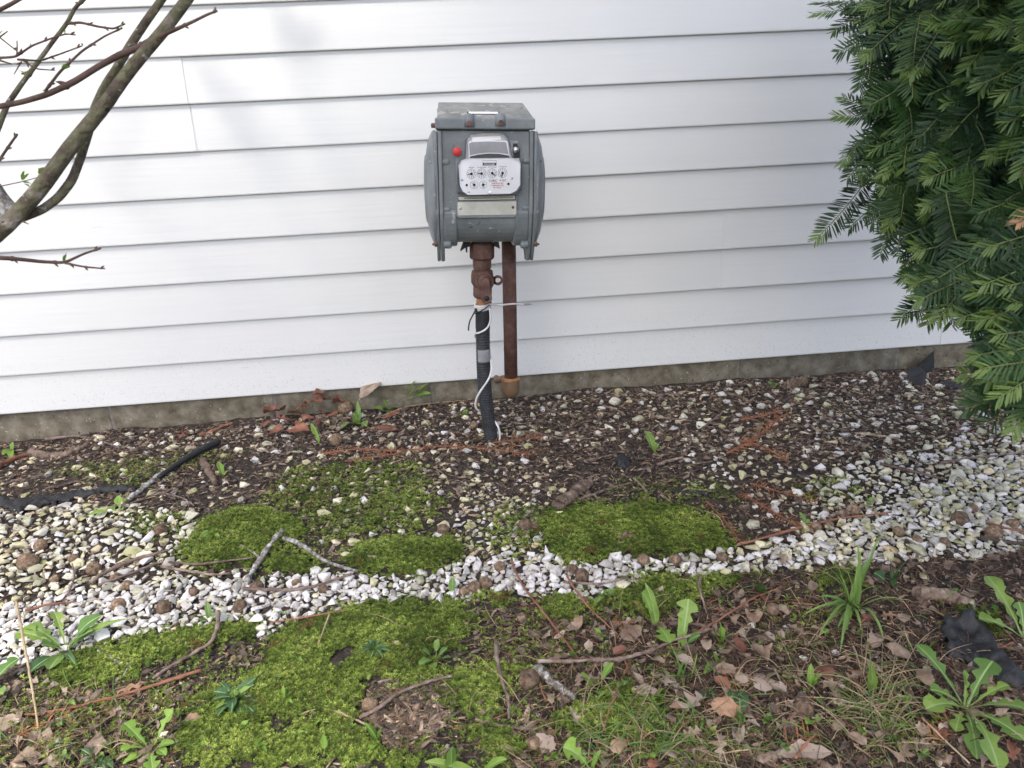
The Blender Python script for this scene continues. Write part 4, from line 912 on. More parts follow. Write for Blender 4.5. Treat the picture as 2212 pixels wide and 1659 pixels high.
# ================================================================== riser, valve and outlet pipe
def zq(zx, zy): return 973.2 + zx * 0.28435, 501.4 + zy * 0.28435
RY = -0.27
def Q(zx, zy, y=RY): return wall_pt(*zq(zx, zy), y)
def QW(zx, y=RY): return zx * 0.28435 / FPX * float(np.dot(Q(250, 500, y) - CAM, FW))
riser = thing('gas_riser', 'gas riser with a rusty shut-off valve above a black ribbed sleeve', 'pipe', tuple(Q(308, 1590)))
RINV = -np.array(riser.location)
def rpart(name, mb, mat, parent=riser, bev=None, smooth=None):
    mb.v = [tuple(np.array(p) + RINV) for p in mb.v]
    o = link(name, mb.mesh(name, mat), parent)
    if bev: bevelled(o, bev, 2)
    return o
def stack(zx0, zx1, rings, sides, y=RY):
    """rings: (half width in zoom units, zy)"""
    a, b = Q(zx0, rings[0][1], y), Q(zx1, rings[-1][1], y); ax = b - a; Lh = np.linalg.norm(ax); z0, z1 = rings[0][1], rings[-1][1]
    mb = MB(); mb.lathe([(QW(h, y), (zy - z0) / (z1 - z0) * Lh) for h, zy in rings], a, ax, sides, smooth=sides > 8); return mb
rpart('collar', stack(240, 240, [(78, 55), (80, 62), (80, 84), (78, 88)], 20), MT['rubber'])
rpart('union_nut', stack(239, 239, [(88, 80), (94, 92), (94, 190), (80, 208)], 8), MT['rust'], bev=0.002)
rpart('valve_neck', stack(239, 240, [(66, 204), (70, 214), (68, 268), (58, 292)], 12), MT['rust'], bev=0.0015)
rpart('valve_body', stack(240, 242, [(62, 284), (78, 292), (84, 330), (84, 380), (70, 408), (64, 416)], 14), MT['rust'])
rpart('lower_hex', stack(243, 243, [(62, 408), (72, 416), (72, 480), (58, 500)], 8), MT['rust'], bev=0.002)
rpart('nipple', stack(243, 244, [(47, 492), (47, 560), (47, 600)], 18), MT['rust_orange'])
c = Q(256, 366); mb = MB(); mb.lathe([(QW(72), -0.004), (QW(72), 0.022), (QW(66), 0.025), (QW(58), 0.0255), (QW(56), 0.024), (QW(50), 0.024), (QW(46), 0.029), (QW(30), 0.0305), (0.0003, 0.031)], c, (0, -1, 0.06), 26)
vp = rpart('valve_plug', mb, MT['rust'])
def slot(p0, p1, hw0, hw1, y0, y1, name, hole=None):
    pts = []; d = p1 - p0; d = d / np.linalg.norm(d); s = np.cross(d, (0, 1, 0)); a = math.atan2(0, 1)
    for k in range(9): t = -math.pi / 2 + math.pi * k / 8; pts.append(p1 + hw1 * (math.cos(t) * d + math.sin(t) * s))
    for k in range(9): t = math.pi / 2 + math.pi * k / 8; pts.append(p0 + hw0 * (math.cos(t) * d + math.sin(t) * s))
    mb = MB(); mb.extrude([(p[0], p[2]) for p in pts], y0, y1, ((0, 0, 0), (1, 0, 0), (0, 0, 1), (0, 1, 0)))
    return mb
mb = slot(Q(258, 352), Q(268, 478), QW(30), QW(40), RY - 0.040, RY - 0.028, 'wing'); rpart('valve_wing', mb, MT['rust'], bev=0.002)
hp = Q(268, 474); mb = MB(); mb.lathe([(QW(19), 0), (QW(19), 0.001), (0.0002, 0.0012)], (hp[0], RY - 0.0402, hp[2]), (0, -1, 0), 14); rpart('wing_hole', mb, MT['ink'])
# lock tab with an open eye
c = Q(357, 360); mb = MB(); V = []; F = []; N_ = 24; ro, ri = QW(37), QW(22)
for y in (RY - 0.012, RY - 0.006):
    for k in range(N_):
        t = 2 * math.pi * k / N_; V.append((c[0] + ro * math.cos(t), y, c[2] + ro * math.sin(t)))
    for k in range(N_):
        t = 2 * math.pi * k / N_; V.append((c[0] + ri * math.cos(t), y, c[2] + ri * 0.85 * math.sin(t)))
for k in range(N_):
    k2 = (k + 1) % N_
    F += [(k, k2, N_ + k2, N_ + k), (2 * N_ + k, 3 * N_ + k, 3 * N_ + k2, 2 * N_ + k2), (k, 2 * N_ + k, 2 * N_ + k2, k2), (N_ + k, N_ + k2, 3 * N_ + k2, 3 * N_ + k)]
mb.add(V, F, smooth=False); a = Q(315, 330); b = Q(336, 392); mb.box(((a[0] + b[0]) / 2, RY - 0.009, (a[2] + b[2]) / 2), (QW(30), 0.006, abs(a[2] - b[2]) * .9)); rpart('lock_tab', mb, MT['rust'])
path = [(245, 588), (245, 700), (246, 820), (248, 950), (252, 1070), (258, 1170), (267, 1270), (280, 1370), (296, 1480), (312, 1590), (318, 1625)]
pw = [Q(zx, zy, RY + 0.012 * max(0, (zy - 1000) / 600)) for zx, zy in path]
def resample(P, n):
    P = np.array(P); d = np.r_[0, np.cumsum(np.linalg.norm(np.diff(P, axis=0), axis=1))]; s = np.linspace(0, d[-1], n)
    # smooth by Catmull-like interpolation
    out = np.stack([np.interp(s, d, P[:, k]) for k in range(3)], -1)
    for _ in range(max(1, n // (len(P) * 2))): out[1:-1] = 0.25 * out[:-2] + 0.5 * out[1:-1] + 0.25 * out[2:]
    return out
sp_ = resample(pw, 260); R0 = QW(54)
rad = [R0 * (1.0 + (0.035 * math.sin(i * 1.3) if i > 40 else 0.0) + (0.02 if i < 36 else 0)) for i in range(260)]
mb = MB(); mb.tube(sp_, rad, 22); rpart('sleeve', mb, MT['rubber'])
mb = MB(); mb.tube(sp_[2:34], [R0 * 1.05] * 32, 22); rpart('tape_wrap', mb, MT['fabric'])
# grey tape patch: part of a cylinder on the front of the sleeve
i0 = int(np.argmin(np.abs(sp_[:, 2] - Q(250, 885)[2]))); i1 = int(np.argmin(np.abs(sp_[:, 2] - Q(250, 985)[2])))
V = []; F = []; K = 12; rows = range(i0, i1, 2)
for q, i in enumerate(rows):
    for k in range(K):
        t = math.radians(-138 + 115 * k / (K - 1) + (2 if q % 3 else -2)); V.append(sp_[i] + R0 * 1.065 * np.array([math.cos(t), math.sin(t), 0]))
for q in range(len(list(rows)) - 1):
    for k in range(K - 1): F.append((q * K + k, q * K + k + 1, (q + 1) * K + k + 1, (q + 1) * K + k))
mb = MB(); mb.add(V, F); o = rpart('tape_patch', mb, MT['tape'])
m_ = o.modifiers.new('thick', 'SOLIDIFY'); m_.thickness = 0.0008; m_.offset = 1

OY = -0.215
outlet = thing('outlet_pipe', 'rust-brown iron house pipe capped just above the ground', 'pipe', tuple(wall_pt(*zq(455, 1180), OY)))
OINV = -np.array(outlet.location)
def opart(name, mb, mat, bev=None):
    mb.v = [tuple(np.array(p) + OINV) for p in mb.v]; o = link(name, mb.mesh(name, mat), outlet)
    if bev: bevelled(o, bev, 2)
    return o
opart('pipe', stack(441, 460, [(53, 20), (53, 500), (52, 1125)], 24, OY), MT['rust'])
opart('pipe_cap', stack(456, 455, [(60, 1104), (70, 1108), (72, 1126), (72, 1190), (66, 1218), (52, 1240), (30, 1252), (2, 1256)], 24, OY), MT['rust_tan'])
opart('cap_rim', stack(456, 456, [(62, 1101), (71, 1103), (74, 1112), (74, 1120), (70, 1124)], 24, OY), MT['rust_orange'])
a = wall_pt(*zq(440, 1128), OY); mb = MB(); e_ = wall_pt(*zq(352, 1126), -0.02); mb.tube([a + np.array([0, .02, 0]), 0.5 * (a + e_) + np.array([0, 0, .004]), e_, e_ + np.array([0, 0.06, 0])], 0.0085, 14); opart('wall_stub', mb, MT['rust_tan'])
# top elbow into the back of the meter
a = wall_pt(*zq(441, 30), OY); mb = MB(); mb.tube([a, a + np.array([0, 0, 0.06])], QW(53, OY), 20); opart('pipe_top', mb, MT['rust'])
# black bracket pieces under the meter
for pts_ in (((75, 140), (95, 85), (95, 40), (150, 40), (152, 100), (128, 108), (126, 148), (116, 148), (114, 112), (100, 120)), ((325, 40), (358, 40), (372, 120), (330, 100))):
    mb = MB(); mb.extrude([tuple(Q(*p)[[0, 2]]) for p in pts_], -0.285, -0.25, ((0, 0, 0), (1, 0, 0), (0, 0, 1), (0, 1, 0))); rpart('mounting_bracket', mb, MT['fabric'])
# tracer wire
def wirepts(seq): return resample([Q(zx, zy, RY + dy) for zx, zy, dy in seq], 90)
coil = []
for k in range(70):
    t = 2 * math.pi * k / 20; cc = Q(243, 538 + 50 * k / 70); coil.append(cc + QW(58) * np.array([math.cos(t), math.sin(t), 0.12 * math.sin(t + 1)]))
wr = 0.0023
mb = MB(); mb.tube(coil, wr, 7)
mb.tube(wirepts([(296, 575, -0.018), (304, 630, -0.015), (303, 680, -0.015), (290, 715, -0.022), (262, 745, -0.024), (215, 768, -0.022), (188, 768, -0.010), (190, 800, 0.014), (300, 930, 0.012), (306, 975, -0.008), (314, 1030, -0.014), (300, 1100, -0.020),
                  (262, 1160, -0.021), (222, 1215, -0.020), (196, 1265, -0.012), (186, 1312, -0.006), (198, 1345, -0.004), (222, 1362, 0.004), (260, 1390, 0.032), (320, 1425, 0.02), (345, 1445, 0.0), (368, 1490, -0.004), (376, 1540, -0.004), (372, 1595, -0.002)]), wr, 7)
mb.tube(wirepts([(296, 548, -0.012), (340, 552, -0.006), (400, 553, -0.004), (440, 548, 0.004), (490, 545, 0.010), (530, 549, 0.02), (560, 550, 0.028), (620, 547, 0.035)]), wr * 0.9, 7)
w = link('tracer_wire', mb.mesh('tracer_wire', MT['wire'])); tag(w, 'thin white tracer wire coiled round the gas riser and trailing to the soil', 'wire')
mb = MB(); a, b = Q(555, 550, RY + 0.026), Q(618, 547, RY + 0.035); mb.tube([a, b, b + (b - a) * 0.05], wr * 0.95, 6); link('bare_end', mb.mesh('bare_end', MT['tape']), w)
# cable tie
ring = []
for k in range(25):
    t = 2 * math.pi * k / 24; cc = Q(243, 575); ring.append(cc + QW(66) * np.array([math.cos(t), math.sin(t), 0.55 * math.cos(t)]))
mb = MB(); mb.tube(ring, 0.0022, 6, squash=0.5)
mb.tube(resample([Q(190, 590, -0.292), Q(172, 625, -0.295), Q(148, 672, -0.298), Q(138, 710, -0.298), Q(137, 748, -0.298)], 20), 0.0018, 6)
c = Q(192, 592, -0.292); mb.box(tuple(c), (0.006, 0.005, 0.007))
ct = link('cable_tie', mb.mesh('cable_tie', MT['fabric'])); tag(ct, 'black cable tie cinched over the white wire, its tail hanging', 'cable tie')

# ================================================================== leaves and weeds
def lobes_dandelion(t, side):
    """half width (0..1) and backward shift along the leaf at parameter t"""
    env = (0.16 + 0.84 * np.clip((t - 0.12) / 0.55, 0, 1) ** 1.2) * np.clip((1.0 - t) / 0.10, 0, 1) ** 0.6
    ph = (t * 4.2 + 0.13 * side) % 1.0
    tooth = np.where(t < 0.80, 0.42 + 0.58 * np.clip(1 - np.abs(ph - 0.35) / 0.42, 0, 1) ** 1.1, 0.95)
    return env * tooth
def w_oval(t, side): return np.sin(np.pi * np.clip(t, 0, 1) ** 0.85) ** 0.75
def w_spoon(t, side): return np.where(t < 0.42, 0.10 + 0.04 * t, 0.13 + 0.87 * np.clip(np.sin(np.pi * np.clip((t - 0.40) / 0.60, 0, 1) ** 0.75), 0, 1) ** 0.7)
def w_blade(t, side): return np.clip(1 - t, 0, 1) ** 0.55 * np.clip(0.6 + t * 2, 0, 1)
def w_lance(t, side): return np.sin(np.pi * np.clip(0.04 + 0.96 * t, 0, 1) ** 0.7) ** 0.9
def w_tooth(t, side): return w_spoon(t, side) * (0.86 + 0.14 * np.abs(np.sin(t * 26 + side)))
def w_oak(t, side):
    env = np.sin(np.pi * np.clip(t * 0.97 + 0.03, 0, 1) ** 0.9) ** 0.6
    return env * (0.62 + 0.38 * np.sin(t * 19 + side * 0.8)) * np.where(t < 0.1, 0.2, 1)
def w_ovate(t, side): return np.where(t < 0.10, 0.05, np.sin(np.pi * np.clip((t - 0.08) / 0.92, 0, 1) ** 0.8) ** 0.8) * (1 + 0.06 * np.sin(t * 33 + side))
PROF = dict(dandelion=(lobes_dandelion, 44), oval=(w_oval, 14), spoon=(w_spoon, 20), blade=(w_blade, 14), lance=(w_lance, 14), tooth=(w_tooth, 34), oak=(w_oak, 30), ovate=(w_ovate, 24))

def leaf_geo(B, T, width, kind, arch=0.2, fold=0.25, roll=0.0, seed=0, curl=0.0, rib=True, sag=0.0):
    """a leaf from base B to tip T as one sheet with a raised midrib; width = full width"""
    r = np.random.default_rng(seed); fn, n = PROF[kind]; B = np.array(B, float); T = np.array(T, float)
    Lg = np.linalg.norm(T - B); C = 0.5 * (B + T) + np.array([0, 0, arch * Lg]) + r.normal(0, 0.03, 3) * Lg
    ts = np.linspace(0, 1, n); ctr = ((1 - ts) ** 2)[:, None] * B + (2 * ts * (1 - ts))[:, None] * C + (ts ** 2)[:, None] * T
    d = np.gradient(ctr, axis=0); d /= np.linalg.norm(d, axis=1)[:, None] + 1e-12
    side = np.cross(d, np.array([0, 0, 1.0])); side /= np.linalg.norm(side, axis=1)[:, None] + 1e-9; up = np.cross(side, d)
    if roll: c, s = math.cos(roll), math.sin(roll); side, up = c * side + s * up, -s * side + c * up
    V = []; wob = 0.05 * np.sin(ts * r.uniform(8, 16) + r.uniform(0, 6))
    wl = fn(ts, -1.0) * width * 0.5 * (1 + 0.12 * np.sin(ts * r.uniform(9, 20))); wr_ = fn(ts, 1.0) * width * 0.5 * (1 + 0.12 * np.sin(ts * r.uniform(9, 20)))
    sh = 0.22 if kind == 'dandelion' else 0.0
    rw = width * 0.035
    for i in range(n):
        a, b = wl[i], wr_[i]; cu = curl * (1 + 0.5 * math.sin(ts[i] * 7 + seed))
        rv = min(rw, a * 0.3)
        def P(s): return ctr[i] + side[i] * s * (1 - 0.3 * abs(cu) * min(1, abs(s) / (width * .5))) + up[i] * (fold * abs(s) + cu * s * s / (width * 0.5 + 1e-9) + wob[i] * s) - d[i] * sh * max(0, abs(s) - 0.25 * width * 0.5) * (1 if kind == 'dandelion' else 0)
        V += [P(-a), P(-a * 0.5), P(-rv), ctr[i] - up[i] * rv * 0.4, P(rv), P(b * 0.5), P(b)]
    F = []; M = []
    for i in range(n - 1):
        for k in range(6):
            F.append((i * 7 + k, i * 7 + k + 1, (i + 1) * 7 + k + 1, (i + 1) * 7 + k)); M.append(1 if (k in (2, 3) and rib) else 0)
    return V, F, M

LAND = [(350, 1147, 'the brown nut by the bright moss'), (141, 1400, 'the broad-leaved dandelion'), (329, 1622, 'the pale dandelion rosette'), (1418, 1352, 'the tall toothed leaf pair'), (1474, 1404, 'the upright dandelion'), (2085, 1536, 'the cut-leaved dandelion'), (2200, 1384, 'the dandelion leaning out of the picture'),
        (1240, 1650, 'the broad light green leaf'), (775, 918, 'the dark-stalked seedling'), (876, 868, 'the tiny maple seedling'), (688, 960, 'the thin yellow-topped seedling'), (1412, 978, 'the lone pair of oval leaves'), (1290, 1496, 'the three-leaved seedling'), (1556, 1380, 'the bushy lime-topped seedling'),
        (1590, 1510, 'the ivy-like leaf'), (1748, 1480, 'the lobed young plant'), (1716, 1470, 'the sprawling small-leaved sprout'), (1880, 1480, 'the tall pointed leaf'), (1950, 1530, 'the round-leaved sprout'), (1843, 1312, 'the grass clump'), (1476, 1468, 'the small grass tuft'), (1893, 1545, 'the dry grass wisps'),
        (1503, 1532, 'the squarish spotted leaf'), (1648, 1486, 'the second spotted leaf'), (1735, 1642, 'the long spotted leaf'), (2115, 1430, 'the black fabric heap'), (1143, 1470, 'the large spiky nut'), (1200, 1480, 'the pale flat bark piece'), (1735, 1534, 'the grey clod'), (2035, 1297, 'the weathered log fragment'),
        (1237, 1076, 'the rotten wood chunk'), (1343, 1004, 'the black fabric scrap'), (1660, 940, 'the rust needle heap'), (1716, 838, 'the pine cone'), (1990, 800, 'the folded fabric corner'), (1060, 950, 'the riser foot'), (1103, 850, 'the outlet pipe cap'), (727, 952, 'the grey ringed nut'), (410, 1000, 'the rolled black tube'),
        (150, 985, 'the curved bark strip'), (100, 1090, 'the torn fabric strip'), (873, 1523, 'the debris pile'), (527, 1424, 'the bent twig tip'), (1349, 1160, 'the stick on the wide moss cushion'), (1668, 1318, 'the yellowish nut'), (1340, 1442, 'the long grey twig'), (2176, 1632, 'the orange crumpled leaf'), (1330, 1504, 'the round grey gall'),
        (600, 905, 'the left end of the drift'), (803, 862, 'the leaf leaning on the foundation'), (1526, 1265, 'the pale upright root'), (1939, 1377, 'the dry flower heads'), (1110, 1586, 'the pinkish nut'), (1300, 1600, 'the fine grass')]
_used = set()
def where_label(desc, px, py):
    '''desc plus the nearest landmark that no other label of this kind has taken on that side'''
    for lx, ly, nm in sorted(LAND, key=lambda l: (l[0] - px) ** 2 + ((l[1] - py) * 1.6) ** 2):
        dx, dy = px - lx, (py - ly) * 1.6
        rel = ('behind' if dy < 0 else 'in front of') if abs(dy) > abs(dx) else 'beside'
        side = '' if rel != 'beside' else ', on its left' if dx < 0 else ', on its right'
        s = desc + ' ' + rel + ' ' + nm + side
        if s not in _used: _used.add(s); return s
    return desc
LEAFN = [0]
def add_leaf(root, B, T, width, kind, mats, name='leaf', **kw):
    LEAFN[0] += 1; kw.setdefault('seed', LEAFN[0])
    o0 = np.array(root.location)
    V, F, M = leaf_geo(B, T, width, kind, **kw); mb = MB()
    mb.v = [tuple(np.array(p) - o0) for p in V]; mb.f = F; mb.m = M; mb.t = [0.0] * len(F); mb.sm = [True] * len(F)
    return link(name, mb.mesh(name, mats), root)

def weed(name, label, cat, base, leaves, kind='dandelion', col='leaf', group=None, arch=0.22, fold=0.25):
    """leaves: (tip px, tip py, width in picture units, height of the tip[, kind[, material]])"""
    b = G(*base); root = thing(name, label, cat, tuple(b), group)
    for lf in leaves:
        px, py, w, e = lf[:4]; k = lf[4] if len(lf) > 4 else kind; c = lf[5] if len(lf) > 5 else col
        T = G(px, py, e)
        if T[1] > -0.006: T = wall_pt(px, py, -0.01)
        wd = w * float(np.dot(T - CAM, FW)) / FPX * (1.25 if k == 'dandelion' else 1.12)
        add_leaf(root, b + np.array([random.uniform(-1, 1) * 0.002, random.uniform(-1, 1) * 0.002, 0.001]), T, wd, k, [MT[c], MT['midrib']], arch=arch, fold=fold, roll=random.uniform(-0.25, 0.25))
    return root

weed('dandelion', 'broad-leaved dandelion between the white gravel and the moss strip', 'weed', (144, 1408),
     [(117, 1322, 20, .045), (36, 1366, 34, .03), (62, 1350, 26, .03), (219, 1330, 36, .035, 'tooth'), (278, 1336, 20, .03, 'lance'), (106, 1446, 36, .012, 'tooth'), (60, 1456, 30, .006, 'tooth', 'leaf_dark'), (90, 1392, 30, .03), (200, 1362, 34, .03, 'tooth'), (166, 1440, 16, .006, 'lance', 'leaf_dark')])
weed('dandelion', 'dandelion cut by the picture edge below the broad-leaved one', 'weed', (-28, 1502), [(41, 1423, 36, .03), (6, 1500, 26, .02), (14, 1432, 18, .02)], col='leaf')
weed('dandelion', 'pale green dandelion rosette on the moss near the dropped lobed leaf', 'weed', (329, 1622),
     [(374, 1533, 30, .04), (268, 1562, 32, .03), (260, 1622, 28, .02, 'dandelion', 'leaf_lime'), (266, 1650, 24, .01, 'tooth'), (376, 1605, 20, .01, 'spoon'), (330, 1664, 26, .01), (358, 1632, 18, .008, 'spoon')], col='leaf_lime')
weed('dandelion', 'tall toothed leaf pair rising from the moss, edges ragged', 'weed', (1418, 1352),
     [(1386, 1280, 34, .05), (1447, 1388, 36, .02), (1393, 1258, 22, .05, 'lance', 'leaf')], col='leaf_lime', fold=0.15)
weed('dandelion', 'upright dandelion with pale midrib behind the small grass tuft', 'weed', (1474, 1404),
     [(1487, 1294, 36, .055), (1512, 1372, 24, .03, 'tooth'), (1500, 1380, 18, .02, 'tooth'), (1462, 1418, 24, .006, 'oval'), (1482, 1290, 20, .05, 'lance', 'leaf_lime')], col='leaf', fold=0.15)
weed('dandelion', 'large dandelion with deeply cut leaves beside the black fabric heap', 'weed', (2085, 1536),
     [(1978, 1392, 40, .05), (2080, 1452, 38, .05), (2145, 1428, 42, .05), (2000, 1532, 42, .03), (2157, 1662, 46, .02), (2224, 1535, 42, .03), (2010, 1490, 30, .03), (2064, 1580, 24, .01), (2215, 1600, 44, .02), (2180, 1480, 22, .03), (2110, 1640, 36, .008)], col='leaf')
weed('dandelion', 'dandelion leaning out of the picture above the black fabric heap', 'weed', (2212, 1384),
     [(2132, 1244, 36, .05), (2114, 1336, 34, .03), (2200, 1300, 26, .04), (2235, 1290, 30, .04)], col='leaf')
weed('dandelion', 'single broad light green leaf at the lower picture edge', 'weed', (1280, 1672), [(1216, 1615, 44, .03), (1300, 1620, 14, .03, 'lance')], col='leaf_lime', arch=0.3)
weed('dandelion', 'small dandelion behind the white stones by the black tube', 'weed', (258, 1110), [(188, 1115, 20, .012, 'tooth'), (256, 1070, 14, .03, 'spoon'), (234, 1096, 14, .015, 'spoon'), (268, 1098, 12, .01, 'oval')], col='leaf_lime')
weed('seedling', 'leafy seedling growing on the bright moss cushion', 'seedling', (462, 1158), [(461, 1138, 7, .02, 'oval'), (444, 1150, 8, .015, 'oval'), (430, 1160, 22, .006, 'oval'), (474, 1160, 9, .01, 'oval')], col='leaf_lime')
weed('seedling', 'two upright leaves on dark stalks by the russet leaf pile', 'seedling', (775, 918), [(738, 925, 26, .012, 'oval'), (762, 892, 20, .03, 'oval'), (792, 922, 22, .012, 'oval'), (772, 866, 10, .05, 'lance'), (785, 890, 12, .03, 'oval')], col='leaf')
b_ = weed('maple_seedling', 'tiny maple seedling with a bare curved stem against the foundation', 'seedling', (876, 868), [(930, 850, 18, .045, 'tooth'), (897, 822, 18, .07, 'tooth'), (905, 838, 14, .06, 'tooth'), (925, 828, 16, .062, 'tooth')], kind='tooth', col='leaf_lime', arch=0.05)
weed('maple_seedling', 'maple seedling with crinkled lime leaves beside a leaning dead leaf', 'seedling', (838, 892), [(806, 880, 20, .02, 'tooth'), (828, 862, 10, .045, 'tooth'), (850, 878, 20, .02, 'tooth'), (828, 888, 22, .014, 'tooth')], kind='tooth', col='leaf_lime', arch=0.15)
weed('seedling', 'thin seedling topped by a yellow-green leaf on the mulch', 'seedling', (688, 960), [(672, 914, 9, .03, 'tooth'), (676, 922, 7, .025, 'oval')], col='leaf_lime', arch=0.05)
weed('seedling', 'pair of oval leaves standing alone on bark mulch', 'seedling', (1412, 978), [(1392, 930, 18, .035, 'oval'), (1404, 962, 16, .02, 'oval'), (1424, 958, 10, .015, 'oval')], col='leaf')
weed('seedling', 'small light leaf beside the black rolled tube', 'seedling', (484, 1028), [(472, 997, 12, .02, 'oval'), (494, 1016, 8, .008, 'lance')], col='leaf_lime')
weed('seedling', 'tiny two-leaved sprout among greenish pebbles', 'seedling', (282, 1045), [(286, 1030, 7, .012, 'oval'), (272, 1048, 14, .006, 'oval'), (300, 1034, 6, .01, 'oval')], col='leaf')
weed('seedling', 'small sprout near the foundation beside the splintered wood', 'seedling', (28, 975), [(27, 955, 9, .02, 'oval'), (4, 982, 16, .006, 'oval'), (24, 996, 12, .005, 'oval')], col='leaf_lime')
weed('seedling', 'seedling lying over white stones near two acorn cups', 'seedling', (1740, 1134), [(1726, 1106, 11, .02, 'oval'), (1748, 1122, 13, .01, 'oval')], col='leaf')
weed('seedling', 'tall smooth leaf rising in front of the white gravel', 'seedling', (978, 1292), [(978, 1246, 16, .03, 'oval')], col='leaf')
weed('clover_sprout', 'three-leaved sprout with an orange edge on the white gravel', 'seedling', (453, 1340), [(448, 1300, 12, .025, 'oval'), (434, 1344, 20, .008, 'oval'), (472, 1332, 20, .008, 'oval')], col='leaf')
weed('seedling', 'long-leaved rosette on the largest moss mound beside pale chips', 'seedling', (941, 1428), [(948, 1380, 15, .03, 'spoon'), (906, 1436, 22, .012, 'spoon'), (966, 1400, 16, .02, 'spoon'), (912, 1404, 16, .02, 'spoon'), (934, 1448, 14, .006, 'spoon'), (974, 1420, 12, .01, 'spoon')], kind='spoon', col='leaf')
weed('seedling', 'dark star-shaped rosette in the middle of the largest moss mound', 'seedling', (809, 1404),
     [(809 + 34 * math.cos(a), 1402 + 22 * math.sin(a), 11, .012, 'lance') for a in np.linspace(0.2, 6.0, 8)] + [(806, 1384, 10, .025, 'lance')], kind='lance', col='leaf_dark')
weed('seedling', 'three-leaved seedling in front of the long grey twig', 'seedling', (1290, 1496), [(1325, 1432, 24, .04, 'spoon'), (1254, 1458, 20, .035, 'spoon'), (1300, 1504, 26, .01, 'oval'), (1262, 1468, 12, .02, 'spoon')], kind='spoon', col='leaf_lime')
weed('seedling', 'bushy lime-topped seedling behind the second dandelion pair', 'seedling', (1556, 1392), [(1560, 1354, 14, .03, 'oval'), (1536, 1366, 16, .025, 'oval'), (1584, 1370, 18, .025, 'oval'), (1556, 1404, 20, .006, 'oval', 'leaf'), (1554, 1342, 9, .035, 'oval')], kind='oval', col='leaf_lime')
weed('seedling', 'four-leaved seedling above the spotted dead leaves', 'seedling', (1548, 1436), [(1540, 1406, 16, .025, 'oval'), (1568, 1424, 20, .02, 'oval', 'leaf'), (1528, 1440, 16, .012, 'oval', 'leaf'), (1562, 1446, 14, .008, 'oval'), (1520, 1456, 16, .006, 'oval', 'leaf')], kind='oval', col='leaf_lime')
weed('ivy_leaf', 'dark lobed leaf with white veins on the spotted dead leaf', 'seedling', (1590, 1498), [(1598, 1540, 40, .012, 'tooth', 'leaf_dark'), (1574, 1522, 20, .012, 'oval', 'leaf_dark'), (1618, 1520, 20, .012, 'oval', 'leaf_dark')], col='leaf_dark')
weed('seedling', 'small dark seedling beside the ivy-like leaf', 'seedling', (1532, 1502), [(1520, 1508, 20, .01, 'oval'), (1546, 1512, 20, .01, 'oval'), (1536, 1484, 14, .02, 'oval')], col='leaf_dark')
weed('seedling', 'round-leaved green plant at the end of the grey twig on moss', 'seedling', (1316, 1292), [(1312, 1272, 26, .012, 'oval'), (1292, 1300, 14, .02, 'oval'), (1282, 1308, 14, .006, 'oval'), (1294, 1284, 10, .02, 'oval')], col='leaf')
weed('seedling', 'lobed young plant among brown needles below the grass clump', 'seedling', (1748, 1494), [(1752, 1432, 14, .04, 'oval'), (1778, 1456, 15, .03, 'oval'), (1766, 1472, 14, .02, 'spoon'), (1730, 1452, 10, .03, 'spoon'), (1735, 1490, 9, .008, 'spoon')], col='leaf_lime')
weed('seedling', 'sprawling small-leaved sprout next to the lobed young plant', 'seedling', (1716, 1476), [(1690, 1436, 12, .03, 'oval'), (1688, 1460, 13, .012, 'oval'), (1708, 1472, 9, .01, 'oval'), (1700, 1446, 10, .02, 'oval')], col='leaf_lime')
weed('seedling', 'single tall pointed leaf standing over the dry grass wisps', 'seedling', (1880, 1502), [(1881, 1428, 20, .06, 'lance')], col='leaf', arch=0.05)
weed('seedling', 'round-leaved sprout beside the large cut-leaved dandelion', 'seedling', (1950, 1530), [(1964, 1500, 12, .03, 'oval'), (1938, 1514, 16, .02, 'oval'), (1962, 1536, 24, .008, 'oval', 'leaf_dark'), (1940, 1536, 10, .008, 'oval')], col='leaf')
weed('seedling', 'low green leaf by the grey crumbly clod', 'seedling', (1780, 1530), [(1762, 1508, 18, .012, 'oval'), (1790, 1530, 10, .008, 'oval')], col='leaf')
weed('seedling', 'dusty green rosette behind the grass clump', 'seedling', (1924, 1268), [(1888, 1238, 24, .02, 'spoon'), (1945, 1236, 24, .03, 'spoon'), (1938, 1272, 14, .006, 'oval'), (1926, 1222, 16, .04, 'lance'), (1958, 1214, 16, .05, 'lance')], col='leaf_dark')
weed('seedling', 'two round leaves standing in the brown needles', 'seedling', (1714, 1340), [(1714, 1324, 9, .02, 'oval'), (1712, 1340, 10, .01, 'oval')], col='leaf_lime')
weed('seedling', 'upright pointed leaf at the lower picture edge, dark stalk', 'seedling', (977, 1672), [(977, 1612, 26, .05, 'oval')], col='leaf', arch=0.03)
weed('seedling', 'low oval leaf pair at the lower edge beside the pointed leaf', 'seedling', (1040, 1680), [(1022, 1644, 26, .03, 'oval'), (1096, 1640, 24, .03, 'oval', 'leaf_lime'), (916, 1646, 30, .02, 'oval')], col='leaf')
weed('seedling', 'twin-leaved seedling at the end of the bent straw', 'seedling', (818, 1606), [(796, 1564, 24, .03, 'oval'), (824, 1572, 16, .025, 'oval'), (796, 1622, 22, .006, 'oval'), (786, 1560, 12, .02, 'oval')], col='leaf_lime')
weed('seedling', 'round leaf lying alone on the moss carpet', 'seedling', (676, 1574), [(694, 1554, 20, .008, 'oval')], col='leaf_lime')
weed('seedling', 'oval leaf flat on moss beside a brown fragment', 'seedling', (634, 1594), [(658, 1580, 14, .006, 'oval')], col='leaf_lime')
